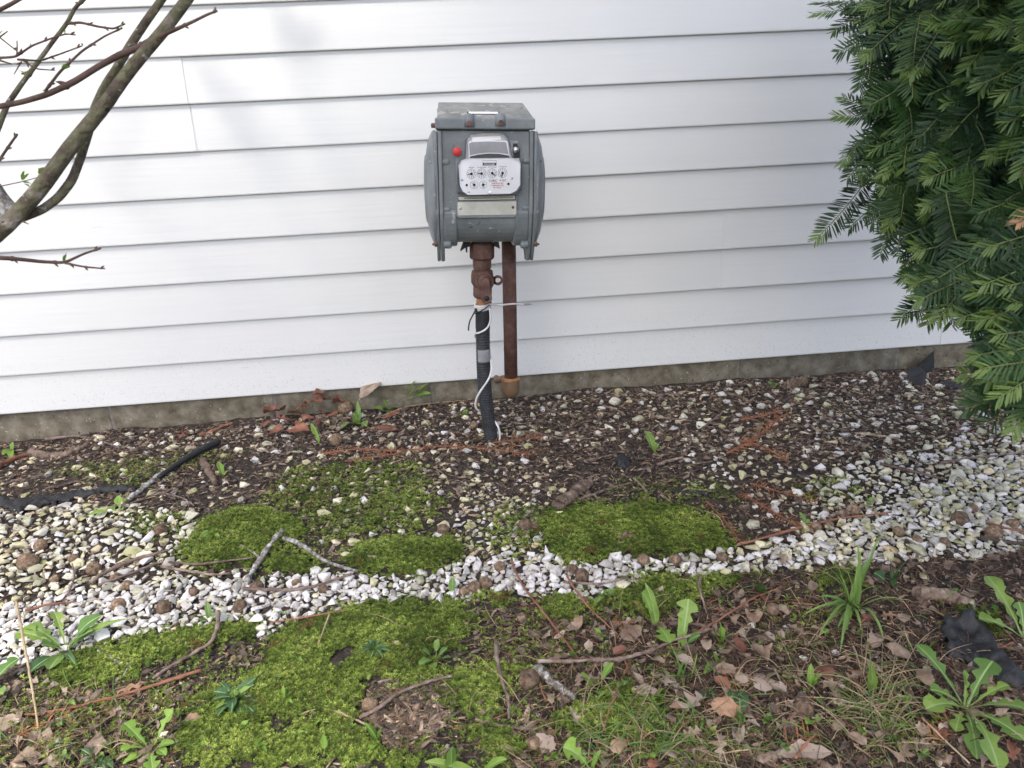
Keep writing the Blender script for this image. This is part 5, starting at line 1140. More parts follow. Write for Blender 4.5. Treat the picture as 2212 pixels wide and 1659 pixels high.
weed('seedling', 'pale spoon-shaped leaf upright on the moss carpet', 'seedling', (704, 1634), [(698, 1586, 15, .03, 'spoon')], col='leaf_lime', arch=0.05)
weed('seedling', 'trefoil sprout beside the curved bare twig', 'seedling', (1046, 1548), [(1058, 1532, 14, .015, 'oval'), (1036, 1546, 14, .01, 'oval'), (1054, 1556, 12, .006, 'oval')], col='leaf_lime')
weed('seedling', 'trailing round-leaved runner at the edge of the largest moss mound', 'seedling', (616, 1510), [(612, 1480, 9, .02, 'oval'), (620, 1492, 10, .012, 'oval'), (606, 1502, 10, .006, 'oval'), (616, 1528, 12, .006, 'oval'), (632, 1520, 9, .006, 'oval')], col='leaf_lime')
weed('clover_patch', 'dark small-leaved creeping plant on the mossy soil', 'weed', (508, 1508),
     [(508 + random.uniform(-48, 48), 1504 + random.uniform(-52, 56), random.uniform(14, 24), random.uniform(.004, .015), 'oval', random.choice(('leaf_dark', 'leaf_dark', 'leaf'))) for _ in range(30)], kind='oval', col='leaf_dark', arch=0.1)
weed('clover_patch', 'dark small-leaved creeping plant beside the pale dandelion rosette', 'weed', (214, 1640),
     [(214 + random.uniform(-40, 40), 1630 + random.uniform(-24, 30), random.uniform(14, 24), random.uniform(.004, .012), 'oval', random.choice(('leaf_dark', 'leaf_dark', 'leaf'))) for _ in range(16)], kind='oval', col='leaf_dark', arch=0.1)
sprout_px = [(332, 1412, 'on the moss strip near the bent twig'), (322, 1442, 'beside the bent grey twig'), (400, 1448, 'beneath the upper end of the bent twig'), (420, 1428, 'on moss by the bent twig'), (446, 1424, 'near three tiny nut cups'), (300, 1462, 'where the red twig starts'),
             (326, 1486, 'under the red twig'), (170, 1442, 'behind the pale stalk'), (150, 1520, 'above the red twig'), (198, 1532, 'on the red twig'), (120, 1570, 'by the curled brown needles'), (236, 1606, 'next to the dark creeping plant'), (1265, 1440, 'behind the grey twig'), (1276, 1510, 'on the broken moss patch'),
             (1388, 1540, 'among wispy grass'), (1414, 1580, 'among wispy grass by a pale leaf'), (1428, 1610, 'near the lower dead leaves'), (1520, 1566, 'below the spotted leaf'), (1568, 1620, 'by a curled dead leaf'), (1700, 1300, 'on needles beneath the white stones'), (1850, 1372, 'under the grass clump'),
             (1960, 1400, 'beside the dry flower heads'), (2010, 1400, 'leaning over the black fabric'), (1820, 1540, 'in the dry grass wisps'), (640, 1426, 'on the flank of the largest moss mound'), (596, 1468, 'at the foot of the largest moss mound'), (870, 1606, 'below the debris pile'), (1120, 1600, 'by the fibrous nut'), (1220, 1600, 'on broken moss near the lower edge'), (1880, 1090, 'on the grey gravel'), (2186, 1090, 'among grey stones'), (1670, 840, 'by the pine cone'), (1000, 900, 'in the mulch near the riser')]
for x, y, where in sprout_px:
    k = random.randint(2, 4)
    weed('sprout', 'tiny green sprout ' + where, 'sprout', (x, y), [(x + random.uniform(-14, 14), y - random.uniform(-4, 18), random.uniform(6, 12), random.uniform(.006, .02), 'oval') for _ in range(k)], kind='oval', col=random.choice(('leaf', 'leaf_lime', 'leaf')), group='tiny sprouts')

more_sprouts = [(1240, 1420), (1300, 1380), (1350, 1480), (1420, 1510), (1470, 1560), (1530, 1590), (1600, 1560), (1660, 1560), (1690, 1620), (1640, 1400), (1780, 1380), (1830, 1480), (1860, 1590), (1930, 1610), (1990, 1640), (2020, 1560), (1910, 1440), (1760, 1560), (1400, 1640), (1350, 1600), (1200, 1560), (1190, 1640), (1560, 1300), (1640, 1280), (2060, 1290), (2150, 1330), (440, 1620), (520, 1580), (560, 1620), (140, 1640)]
for x, y in more_sprouts:
    k = random.randint(2, 5)
    weed('sprout', where_label('small green sprout', x, y), 'sprout', (x, y), [(x + random.uniform(-20, 20), y - random.uniform(-6, 24), random.uniform(8, 17), random.uniform(.006, .03), random.choice(('oval', 'spoon', 'lance'))) for _ in range(k)], kind='oval', col=random.choice(('leaf', 'leaf_lime', 'leaf')), group='tiny sprouts')

# grass
def blades(root, base, tips, w, col='grass', name='blade', arch=0.25):
    for px, py, e in tips:
        T = G(px, py, e) if py < 1640 else G(px, py, e); b = np.array(root.location) + np.array([random.uniform(-1, 1) * 0.008, random.uniform(-1, 1) * 0.006, 0])
        add_leaf(root, b, T, w, 'blade', [MT[col], MT[col]], name=name, arch=arch * random.uniform(0.7, 1.5), fold=0.35, roll=random.uniform(-0.5, 0.5), rib=False)
b = G(1843, 1312); gc = thing('grass_clump', 'bright green grass clump with long arching blades by the gravel edge', 'grass', tuple(b))
blades(gc, None, [(1800, 1215, .07), (1852, 1176, .10), (1899, 1157, .10), (1880, 1205, .07), (1734, 1330, .012), (1814, 1414, .006), (1763, 1384, .008), (1910, 1388, .006), (1962, 1298, .03), (1808, 1360, .008), (1838, 1340, .01), (1790, 1345, .01),
                 (1780, 1222, .05), (1812, 1240, .05), (1826, 1232, .06), (1870, 1228, .06), (1824, 1370, .006), (1860, 1362, .006), (1895, 1270, .05), (1768, 1290, .03), (1843, 1260, .05), (1786, 1312, .02), (1858, 1190, .09)], 0.0078, arch=0.3)
b = G(1476, 1468); gt = thing('grass_tuft', 'small spiky grass tuft in front of the upright dandelion', 'grass', tuple(b))
blades(gt, None, [(1384, 1446, .02), (1446, 1386, .05), (1506, 1412, .04), (1492, 1420, .05), (1516, 1446, .02), (1482, 1430, .05), (1420, 1470, .01), (1460, 1420, .04), (1520, 1458, .015), (1478, 1505, .004)], 0.0042, arch=0.2)
def wisps(name, label, cx, cy, n, sx, sy, cols, lmin, lmax, kind_stuff=True, w=0.0007):
    b = G(cx, cy); mb = MB(); 
    for _ in range(n):
        p = G(cx + random.gauss(0, sx), min(1700, cy + random.gauss(0, sy))); a = random.uniform(0, 6.28); l = random.uniform(lmin, lmax); hh = l * random.uniform(0.1, 0.9)
        dv = np.array([math.cos(a), math.sin(a), 0]); q1 = p + dv * l * .4 + np.array([0, 0, hh * .6]); q2 = p + dv * l * random.uniform(.7, 1) + np.array([random.uniform(-1, 1) * l * .2, random.uniform(-1, 1) * l * .2, hh * random.uniform(.3, 1)])
        P = resample([p, 0.5 * (p + q1) + np.array([0, 0, .002]), q1, 0.5 * (q1 + q2), q2], 7); P[:, 2] = np.maximum(P[:, 2], h_base(P[:, 0], P[:, 1]) + 0.001)
        k = random.randrange(len(cols)); mb.tube(P, [w, w, w * .95, w * .85, w * .7, w * .5, w * .2], 3, mat=k, cap=False, tint=random.random())
    return link(name, mb.mesh(name, [MT[c] for c in cols])), b
o, b = wisps('dry_grass_wisps', '', 1893, 1545, 170, 36, 38, ['straw', 'straw', 'grass', 'grass'], 0.03, 0.09, w=0.0007)
tag(o, 'tangle of thin dry and green grass wisps by the cut-leaved dandelion', 'dry grass', kind='stuff')
o, b = wisps('fine_grass', '', 1420, 1590, 330, 150, 55, ['grass', 'straw', 'grass', 'grass'], 0.02, 0.07); tag(o, 'sparse fine grass along the lower picture edge', kind='stuff')
o, b = wisps('fine_grass', '', 1840, 1400, 90, 130, 90, ['straw', 'grass', 'straw'], 0.02, 0.06); tag(o, 'sparse dry grass under the grass clump', kind='stuff')
o, b = wisps('fine_grass', '', 150, 1570, 110, 120, 60, ['straw', 'grass', 'needle_dead'], 0.02, 0.06); tag(o, 'sparse fine grass among the rust-red twigs', kind='stuff')
o, b = wisps('root_fibres', '', 1650, 1450, 520, 300, 130, ['litter', 'needle_dead', 'needle_dead', 'straw'], 0.02, 0.06, w=0.0006); tag(o, 'dry fibres and rootlets tangled over the soil', kind='stuff')

# ================================================================== dead leaves
DLN = [0]
def dead_leaf(label, px, py, s, ang, kind='oak', mat='deadleaf', group=None, wid=0.62, curl=0.4, lift=0.006, tilt=0.25):
    DLN[0] += 1; c = G(px, py); 
    if c[1] > -0.02: c = c + np.array([0, -0.012, 0])
    Lw = s * float(np.dot(c - CAM, FW)) / FPX; a = math.radians(ang)
    d = np.array([math.cos(a), math.sin(a), 0]); r = random.Random(DLN[0])
    B = c - d * Lw * .5 + np.array([0, 0, lift + r.uniform(0, tilt) * Lw * .5]); T = c + d * Lw * .5 + np.array([0, 0, lift + r.uniform(-0.05, tilt) * Lw * .5])
    root_loc = c
    V, F, M = leaf_geo(B, T, Lw * wid, kind, arch=r.uniform(-0.05, 0.3), fold=r.uniform(-0.2, 0.35), roll=r.uniform(-0.5, 0.5), seed=DLN[0] + 500, curl=curl * r.uniform(-0.8, 1.2), rib=False)
    mb = MB(); mb.v = [tuple(np.array(p) - root_loc) for p in V]; mb.f = F; mb.m = [0] * len(F); mb.t = [0.0] * len(F); mb.sm = [True] * len(F)
    o = link('dead_leaf', mb.mesh('dead_leaf', MT[mat]), loc=tuple(root_loc)); tag(o, label, 'dead leaf', group); return o
dead_leaf('large grey-brown dead leaf leaning on the foundation beside the maple seedling', 803, 862, 62, 40, 'ovate', wid=0.7, tilt=1.2)
dead_leaf('tan lobed dead leaf dropped on moss by the pale dandelion rosette', 234, 1566, 62, 60, 'oak', wid=0.45)
dead_leaf('torn pinkish dead leaf under the bent grey twig', 287, 1494, 64, 20, 'oak')
dead_leaf('small pinkish dead leaf on the moss carpet', 418, 1560, 36, 20, 'ovate')
dead_leaf('black-spotted dead leaf, squarish, below the ivy-like leaf', 1500, 1532, 78, 30, 'oak', 'deadleaf_spot', wid=0.75, curl=0.15, tilt=0.1)
dead_leaf('folded tan dead leaf overlapping the squarish spotted one', 1566, 1545, 74, -30, 'ovate', 'deadleaf', wid=0.6, curl=0.3)
dead_leaf('black-spotted dead leaf behind the dry fibres', 1648, 1486, 66, 75, 'ovate', 'deadleaf_spot', wid=0.7)
dead_leaf('broad brown dead leaf below the tall toothed leaves', 1362, 1378, 62, 25, 'ovate', wid=0.6)
dead_leaf('pale curled dead leaf on a stalk behind the grey twig', 1452, 1350, 42, 80, 'oak')
dead_leaf('brown dead leaf under the end of the grey twig', 1208, 1432, 60, 10, 'oak')
dead_leaf('curled dead leaf behind the four-leaved seedling', 1526, 1404, 40, 70, 'ovate', curl=0.9)
dead_leaf('reddish pointed dead leaf standing behind the four-leaved seedling', 1598, 1412, 52, 80, 'ovate', 'deadleaf_red', tilt=0.9)
dead_leaf('pale dead leaf beside the four-leaved seedling', 1566, 1458, 48, -10, 'ovate')
dead_leaf('orange-brown dead leaf under the grass clump', 1872, 1348, 44, 20, 'oak', 'deadleaf_red')
dead_leaf('pale curled dead leaf below the grass clump', 1768, 1398, 50, 35, 'oak', wid=0.4)
dead_leaf('tan dead leaf behind the dry grass wisps', 1848, 1470, 46, 10, 'oak')
dead_leaf('dead leaf under the leaves of the cut-leaved dandelion', 1994, 1478, 56, 85, 'ovate')
dead_leaf('pale dead leaf below the cut-leaved dandelion', 2088, 1612, 48, 20, 'ovate')
dead_leaf('orange crumpled dead leaf at the lower corner', 2180, 1634, 62, 60, 'oak', 'deadleaf_red', curl=0.7)
dead_leaf('tan lobed dead leaf at the lower edge below the wisps', 1950, 1640, 74, 40, 'oak')
dead_leaf('long spotted dead leaf along the lower picture edge', 1735, 1642, 120, -8, 'ovate', 'deadleaf_spot', wid=0.35)
dead_leaf('brown lobed dead leaf above the long spotted one', 1700, 1576, 62, 15, 'oak')
dead_leaf('pale dead leaf at the lower edge among fine grass', 1334, 1624, 56, 55, 'ovate')
dead_leaf('cream-brown dead leaf in the fine grass', 1496, 1596, 46, 15, 'oak')
dead_leaf('crumbling tan dead leaf by a sprout at the lower edge', 1556, 1620, 58, 70, 'oak')
dead_leaf('thin upright dead leaf against the foundation beside the pine cone', 1838, 828, 34, 70, 'ovate', 'deadleaf_red', wid=0.35, tilt=1.2)
dead_leaf('curled russet dead leaf above the rolled black tube', 402, 948, 36, 60, 'oak', 'deadleaf_red', wid=0.5, curl=0.9)
dead_leaf('pale shredded dead leaf above the rolled black tube', 412, 974, 34, 70, 'ovate', wid=0.5)
dead_leaf('rusty folded leaf pointing up beside the maple seedlings', 850, 905, 54, 50, 'ovate', 'deadleaf_red', wid=0.35)
dead_leaf('long brown leaf lying below the rusty folded leaf', 836, 932, 60, -20, 'ovate', 'deadleaf_red', wid=0.3)
dead_leaf('brown dead leaf beside the pale stalk at the picture edge', 20, 1570, 60, 15, 'ovate')
dead_leaf('crumpled dead leaf at the lower picture corner under brown needles', 60, 1650, 66, 5, 'ovate')
dead_leaf('brown leaf fragment on the gravel by the grass clump', 1690, 1218, 44, 80, 'oak')
dead_leaf('cupped brown dead leaf at the moss edge near three nuts', 1130, 1214, 26, -40, 'ovate', curl=0.8)
for i, (x, y) in enumerate([(590, 910), (610, 925), (640, 905), (655, 892), (668, 880), (692, 876), (700, 898), (632, 925), (650, 935), (668, 918), (690, 925), (708, 880), (640, 945), (575, 930), (720, 905), (735, 880), (690, 860), (612, 898), (655, 948), (600, 948)]):
    k_ = random.choice(('ovate', 'ovate', 'oak')); dead_leaf(where_label('russet ' + ('lobed ' if k_ == 'oak' else 'oval ') + 'drifted leaf', x, y), x, y, random.uniform(26, 46), random.uniform(0, 180), k_, 'deadleaf_red', group='russet leaves drifted against the foundation', curl=0.9, tilt=0.8, lift=0.012)
more = [(1250, 1360), (1290, 1390), (1180, 1380), (1640, 1300), (1690, 1330), (1720, 1372), (1660, 1388), (1625, 1350), (1580, 1350), (1640, 1430), (1680, 1500), (1710, 1530), (1735, 1560), (1625, 1580), (1590, 1600), (1640, 1640), (1800, 1500), (1810, 1580), (1850, 1610), (1990, 1590), (2030, 1600),
        (2040, 1650), (1440, 1480), (1420, 1440), (1395, 1500), (1340, 1420), (1250, 1480), (1195, 1520), (1240, 1560), (1180, 1620), (1470, 1540), (1445, 1640), (1410, 1660), (1890, 1400), (1940, 1420), (1920, 1340), (1990, 1310), (2100, 1260), (2170, 1540), (2190, 1590), (1600, 1480), (1560, 1490), (1480, 1440), (1830, 1430), (1780, 1460), (1900, 1600)]
for x, y in more:
    k_ = random.choice(('ovate', 'oak', 'ovate')); m_ = random.choice(('deadleaf', 'deadleaf', 'deadleaf', 'deadleaf_red', 'deadleaf_spot')); dead_leaf(where_label({'deadleaf': 'brown ', 'deadleaf_red': 'russet ', 'deadleaf_spot': 'spotted '}[m_] + ('lobed ' if k_ == 'oak' else 'oval ') + 'dead leaf', x, y), x, y, random.uniform(30, 62), random.uniform(0, 180), k_, m_, group='small dead leaves among the needles', curl=0.7, tilt=0.5)

# ================================================================== twigs, sticks and bark
def twig(label, pts, w, mat='twig', name='twig', cat='twig', lift=0.35, taper=0.6, sides=7, knots=True, group=None, lifts=None, sub=None):
    Pw = []; r0 = 0.5 * w * float(np.dot(G(*pts[0]) - CAM, FW)) / FPX
    for i, p in enumerate(pts):
        q = G(p[0], p[1]); q = q + np.array([0, 0, r0 * lift + (lifts[i] if lifts else 0.003)]); Pw.append(q)
    n = max(10, len(pts) * (12 if w > 15 else 6)); P = resample(Pw, n); r = np.random.default_rng(int(pts[0][0] * 7 + pts[0][1]))
    P += r.normal(0, r0 * 0.12, P.shape)
    rad = np.linspace(1, taper, n) * r0 * (1 + (r.normal(0, 0.22 if mat == 'lichen' else 0.10, n) if knots else 0))
    if knots:
        for k in r.integers(2, n - 2, max(1, n // 8)): rad[k] *= 1.35 if w < 15 else 1.1
    o0 = P[0].copy(); mb = MB(); mb.tube(P - o0, rad, sides)
    o = link(name, mb.mesh(name, MT[mat]), loc=tuple(o0)); tag(o, label, cat, group)
    if sub:
        for sp, sw in sub:
            Q_ = [G(*a) + np.array([0, 0, r0 * lift + 0.003]) - o0 for a in sp]; mb = MB(); R_ = resample(Q_, 8)
            mb.tube(R_, np.linspace(1, .5, 8) * 0.5 * sw * float(np.dot(G(*sp[0]) - CAM, FW)) / FPX, 6); link('side_twig', mb.mesh('side_twig', MT[mat]), o)
    return o
twig('lichen-covered grey stick resting across the torn black fabric', [(277, 1085), (310, 1060), (341, 1033), (373, 1013)], 13, 'lichen', 'stick', 'stick')
twig('rough forked branch grey with lichen, long arm over the white gravel', [(525, 1288), (540, 1255), (559, 1228), (585, 1195), (613, 1166)], 14, 'lichen', 'branch', 'branch', taper=0.7, lifts=[.004, .006, .01, .014, .018], sub=[([(613, 1168), (632, 1166), (678, 1201), (704, 1221), (776, 1240)], 12), ([(570, 1215), (545, 1196), (520, 1182)], 6)])
twig('grey stick slanting over the white stones below the moss', [(198, 1270), (248, 1238), (300, 1218), (367, 1199)], 9, 'twig', 'stick', 'stick', lifts=[.01] * 4)
twig('thin bent twig across the white gravel behind the grey stick', [(217, 1275), (289, 1250), (347, 1224), (433, 1231), (549, 1216)], 6, lifts=[.01] * 5)
twig('short brown twig on the gravel in front of the thin bent twig', [(352, 1236), (400, 1244), (462, 1254), (500, 1250)], 7, lifts=[.01] * 4)
twig('forked twig poking from the white gravel near a nut', [(150, 1300), (165, 1262), (160, 1232)], 6, lifts=[.012] * 3, sub=[([(165, 1262), (190, 1250)], 4)])
twig('thin twig among greenish stones at the picture edge', [(40, 1228), (80, 1214), (110, 1200)], 5, lifts=[.012] * 3)
twig('reddish twig embedded in the white gravel at the picture edge', [(60, 1336), (110, 1322), (170, 1316)], 6, 'twig_red', lifts=[.014] * 3)
twig('curved driftwood-grey twig lying along the white gravel strip', [(528, 1286), (632, 1290), (689, 1280), (762, 1254)], 8, lifts=[.012] * 4)
twig('fine red root along the front edge of the white gravel', [(586, 1360), (640, 1352), (720, 1338), (752, 1330)], 3.5, 'twig_red', lifts=[.012] * 4)
twig('reddish-brown stick lying against the mulch near the foundation', [(433, 945), (470, 930), (503, 917)], 9, 'twig_red', 'stick', 'stick')
twig('mossy rotten wood chunk behind the wide moss cushion', [(1205, 1099), (1237, 1076), (1270, 1050)], 26, 'wood', 'wood_chunk', 'wood', taper=0.9, sides=9)
twig('straight twig pointing away from the rotten wood chunk', [(1245, 1086), (1320, 1058), (1376, 1045)], 7)
twig('thin forked twig behind the wide moss cushion', [(1369, 1037), (1398, 1064), (1395, 1083), (1328, 1108)], 6)
twig('long curved twig on the mulch in front of the riser', [(1100, 934), (1150, 936), (1222, 953), (1286, 950)], 5)
twig('upright-lying twig bent at the middle on dark mulch', [(1480, 986), (1494, 952), (1478, 922)], 5.5)
twig('grey twig running beside another on the mulch', [(1407, 902), (1450, 908), (1495, 913)], 6)
twig('grey twig crossing the mulch behind the rust needles', [(1517, 928), (1562, 894)], 6)
twig('pale bent twig at the edge of the grey stones', [(1466, 1073), (1482, 1058), (1546, 1066)], 5, 'straw')
twig('short thick twig lying between mulch and grey stones', [(1420, 1008), (1450, 998), (1476, 992)], 8)
twig('thin stick on the wide moss cushion', [(1291, 1143), (1320, 1150), (1352, 1153)], 6)
twig('pale split twig at the front of the wide moss cushion', [(1300, 1178), (1340, 1176), (1352, 1174)], 4, 'straw')
twig('grey stick beside the acorn cups on grey gravel', [(1793, 1128), (1830, 1116), (1870, 1105)], 8, lifts=[.012] * 3)
twig('orange-brown dead yew twig crossing the gravel to the acorn cups', [(1600, 1189), (1622, 1184), (1739, 1150), (1795, 1136), (1924, 1120)], 6, 'twig_red', lifts=[.012] * 5)
twig('dark rotting stick on the gravel at the picture edge', [(2116, 1174), (2165, 1182), (2230, 1190)], 11, 'bark', 'stick', 'stick', lifts=[.01] * 3)
twig('red twig on the gravel running out of the picture', [(2130, 1148), (2170, 1160), (2225, 1170)], 6, 'twig_red', lifts=[.016] * 3)
twig('long grey twig lying on grey stones below the yew', [(2030, 1010), (2090, 1000), (2150, 994), (2220, 985)], 6, lifts=[.01] * 4)
twig('thin twig on dark mulch below the yew', [(1900, 1010), (1960, 1025), (2040, 1045)], 7, lifts=[.008] * 3)
twig('bent grey twig with a hooked end on the moss strip', [(477, 1345), (475, 1370), (462, 1396), (420, 1420), (395, 1434), (360, 1454), (331, 1472)], 9, lifts=[.02, .014, .008, .006, .006, .006, .004], sub=[([(440, 1408), (444, 1392)], 5)])
twig('crooked lichen-pale twig on the moss strip', [(211, 1411), (240, 1424), (262, 1438), (295, 1438)], 7, 'lichen', sub=[([(285, 1438), (268, 1462)], 5)])
twig('slanting thin twig beside the broad-leaved dandelion', [(220, 1394), (206, 1412), (178, 1444)], 4)
twig('rust-red straight stick on the soil above the pale rosette', [(438, 1464), (350, 1490), (267, 1513), (171, 1537), (100, 1550), (30, 1556)], 8, 'twig_red', 'stick', 'stick', lifts=[.012, .01, .008, .008, .006, .006])
twig('upright tan dry stalk leaning at the picture edge', [(67, 1398), (74, 1450), (80, 1510), (84, 1560), (86, 1590)], 6, 'straw', 'dry_stalk', 'stalk', lifts=[.08, .06, .03, .012, .002], knots=False)
twig('short grey twig standing behind the dry stalk', [(104, 1530), (108, 1500), (112, 1478)], 7)
twig('pale straw lying over the red stick', [(130, 1492), (170, 1482), (212, 1466)], 4, 'straw')
twig('knobbly grey twig lying across the debris pile', [(778, 1560), (820, 1545), (860, 1520), (920, 1494), (978, 1474)], 9, lifts=[.006, .01, .016, .014, .01], sub=[([(862, 1520), (858, 1558), (845, 1580), (826, 1605)], 8), ([(858, 1518), (836, 1508), (832, 1490)], 5)])
twig('bent pale straw in front of the debris pile', [(684, 1532), (720, 1538), (793, 1570), (846, 1610), (874, 1644)], 5.5, 'straw', 'straw_stalk', 'straw', knots=False)
twig('long pale straw running down to the lower picture edge', [(764, 1508), (766, 1550), (742, 1617), (706, 1664)], 5.5, 'straw', 'straw_stalk', 'straw', knots=False)
twig('thin straw leading into the debris pile', [(646, 1548), (700, 1530), (784, 1518)], 4, 'straw', 'straw_stalk', 'straw', knots=False)
twig('short straw stuck in the largest moss mound', [(716, 1350), (700, 1376), (687, 1402)], 3.5, 'straw', 'straw_stalk', 'straw', knots=False, lifts=[.02, .01, .004])
twig('vertical bare twig by the moss lobe', [(1073, 1409), (1076, 1450), (1089, 1497), (1100, 1523), (1101, 1562)], 9, lifts=[.02, .014, .01, .008, .006], sub=[([(1090, 1500), (1104, 1478)], 5)])
twig('dark bent twig at the lower side of the moss lobe', [(1028, 1560), (1070, 1572), (1120, 1578), (1165, 1580)], 9)
twig('orange root below the vertical bare twig', [(980, 1580), (1040, 1568), (1080, 1552), (1130, 1530)], 5, 'twig_red')
twig('long straight grey twig with a rising end in front of the seedlings', [(1162, 1443), (1230, 1445), (1298, 1445), (1346, 1443), (1399, 1427), (1453, 1406), (1533, 1386)], 9, lifts=[.01, .012, .014, .014, .014, .016, .02])
twig('dark twig behind the upright dandelion', [(1447, 1362), (1480, 1360), (1517, 1364), (1560, 1390), (1599, 1420)], 8, lifts=[.01] * 5)
twig('pale flat bark piece beside the large spiky nut', [(1160, 1450), (1185, 1475), (1215, 1496), (1240, 1514)], 20, 'lichen', 'bark_piece', 'bark', taper=0.6)
twig('rust-red arching twig from the gravel to the needles', [(1106, 1230), (1115, 1262), (1133, 1294), (1197, 1369), (1230, 1410), (1250, 1432)], 5, 'twig_red', lifts=[.02, .022, .02, .014, .01, .006], sub=[([(1145, 1308), (1200, 1300), (1262, 1302)], 3), ([(1200, 1372), (1240, 1352), (1262, 1335)], 3.5), ([(1197, 1369), (1260, 1380), (1292, 1396)], 3.5)])
twig('second rust-red twig arching beside the first', [(1226, 1268), (1240, 1292), (1271, 1326), (1333, 1378)], 4.5, 'twig_red', lifts=[.02, .018, .012, .006], sub=[([(1262, 1316), (1230, 1330)], 3)])
twig('thin rust twig in front of the grey twig', [(1357, 1451), (1338, 1498), (1319, 1542), (1303, 1595)], 3.5, 'twig_red', lifts=[.012] * 4)
twig('twig crossing the moss by the round-leaved plant', [(1218, 1274), (1290, 1280), (1330, 1272), (1356, 1262)], 6, lifts=[.014] * 4)
twig('pale root sticking up behind the upright dandelion', [(1513, 1268), (1508, 1285), (1522, 1320), (1526, 1330)], 5.5, lifts=[.02, .016, .008, .004])
twig('long rust twig slanting up to the gravel', [(1500, 1382), (1560, 1350), (1620, 1312), (1690, 1284)], 5, 'twig_red', lifts=[.01, .012, .014, .014], sub=[([(1630, 1306), (1680, 1302), (1730, 1298)], 3), ([(1650, 1298), (1700, 1262)], 3)])
twig('bent pale root among the needles', [(1566, 1352), (1572, 1378), (1566, 1400)], 7)
twig('bleached twig on the needles below the gravel', [(1594, 1390), (1650, 1376), (1700, 1372)], 6)
twig('slim dead twig running below the cut-leaved dandelion', [(1988, 1568), (2040, 1620), (2090, 1668)], 5, 'straw', lifts=[.012] * 3)
twig('two-toned stick beside the black fabric heap', [(2140, 1398), (2180, 1404), (2225, 1408)], 8, 'wood', 'stick', 'stick')
twig('weathered log fragment behind the black fabric heap', [(1984, 1290), (2030, 1292), (2084, 1308)], 30, 'wood', 'wood_chunk', 'wood', taper=0.85, sides=9)
twig('curled driftwood piece at the lower edge', [(1640, 1650), (1700, 1632), (1750, 1640), (1800, 1672)], 22, 'wood', 'wood_chunk', 'wood', sides=9)
twig('red stick at the lower edge by the driftwood piece', [(1715, 1668), (1740, 1628), (1762, 1600)], 7, 'twig_red', 'stick', 'stick', lifts=[.02, .016, .01])
twig('weathered curved bark strip lying near the foundation', [(70, 982), (110, 992), (150, 985), (190, 966)], 17, 'wood', 'bark_piece', 'bark', sides=8)
twig('splintered rusty wood behind the curved bark strip', [(0, 1012), (35, 994), (72, 982)], 14, 'twig_red', 'wood_chunk', 'wood')
twig('dark twig along the foundation foot', [(100, 952), (170, 944), (230, 960), (262, 972)], 6)
twig('brown wood splinter lying by the rolled black tube', [(440, 1002), (452, 1024), (468, 1050)], 17, 'wood', 'bark_piece', 'bark')
twig('thin forked twig below the lichen-covered stick', [(282, 1092), (320, 1078), (384, 1056)], 6, sub=[([(345, 1070), (380, 1082)], 4), ([(350, 1068), (400, 1080), (420, 1096)], 5)])
twig('bark sliver lying on the mulch by the thin moss', [(560, 1012), (590, 1006), (624, 994)], 8, 'bark', 'bark_piece', 'bark')
twig('pale straw stem lying along the foundation beside the riser', [(812, 906), (880, 880), (950, 872), (1020, 866)], 3.5, 'straw', 'straw_stalk', 'straw', knots=False)
for i, (a, b_, w) in enumerate([((1160, 880), (1220, 900), 5), ((1300, 880), (1350, 900), 6), ((1260, 1000), (1330, 985), 5), ((1130, 1020), (1200, 1010), 5), ((1420, 860), (1470, 856), 7), ((1560, 850), (1620, 872), 6), ((1640, 905), (1700, 890), 5), ((1400, 1010), (1380, 1035), 5), ((1720, 960), (1790, 985), 6), ((1850, 940), (1930, 950), 7),
                                ((1960, 900), (2040, 915), 6), ((2050, 940), (2120, 925), 6), ((1480, 1010), (1540, 1000), 5), ((1230, 930), (1290, 910), 5), ((690, 940), (740, 956), 4), ((880, 950), (930, 930), 5), ((940, 900), (990, 915), 5), ((540, 970), (600, 985), 5), ((100, 1060), (170, 1040), 6), ((10, 1050), (60, 1040), 5)]):
    m = ((a[0] + b_[0]) / 2 + random.uniform(-6, 6), (a[1] + b_[1]) / 2 + random.uniform(-5, 5))
    mt_ = random.choice(('twig', 'bark', 'twig')); twig(where_label('short dark mulch twig' if mt_ == 'bark' else 'short grey mulch twig', m[0], m[1]), [a, m, b_], w, mt_, group='short twigs on the mulch')
for i in range(34):
    x, y = random.uniform(1120, 2200), random.uniform(1290, 1650); a = random.uniform(0, 3.14); l = random.uniform(30, 75)
    p = [(x, y), (x + l * .5 * math.cos(a) + random.uniform(-6, 6), y + l * .3 * math.sin(a)), (x + l * math.cos(a), y + l * .6 * math.sin(a))]
    mt_ = random.choice(('twig_red', 'twig', 'twig_red', 'straw')); twig(where_label({'twig_red': 'thin rusty twig', 'twig': 'thin grey twig', 'straw': 'thin straw'}[mt_] + '', p[1][0], p[1][1]), p, random.uniform(2.5, 5), mt_, group='thin twigs among the needles', lifts=[.008] * 3)

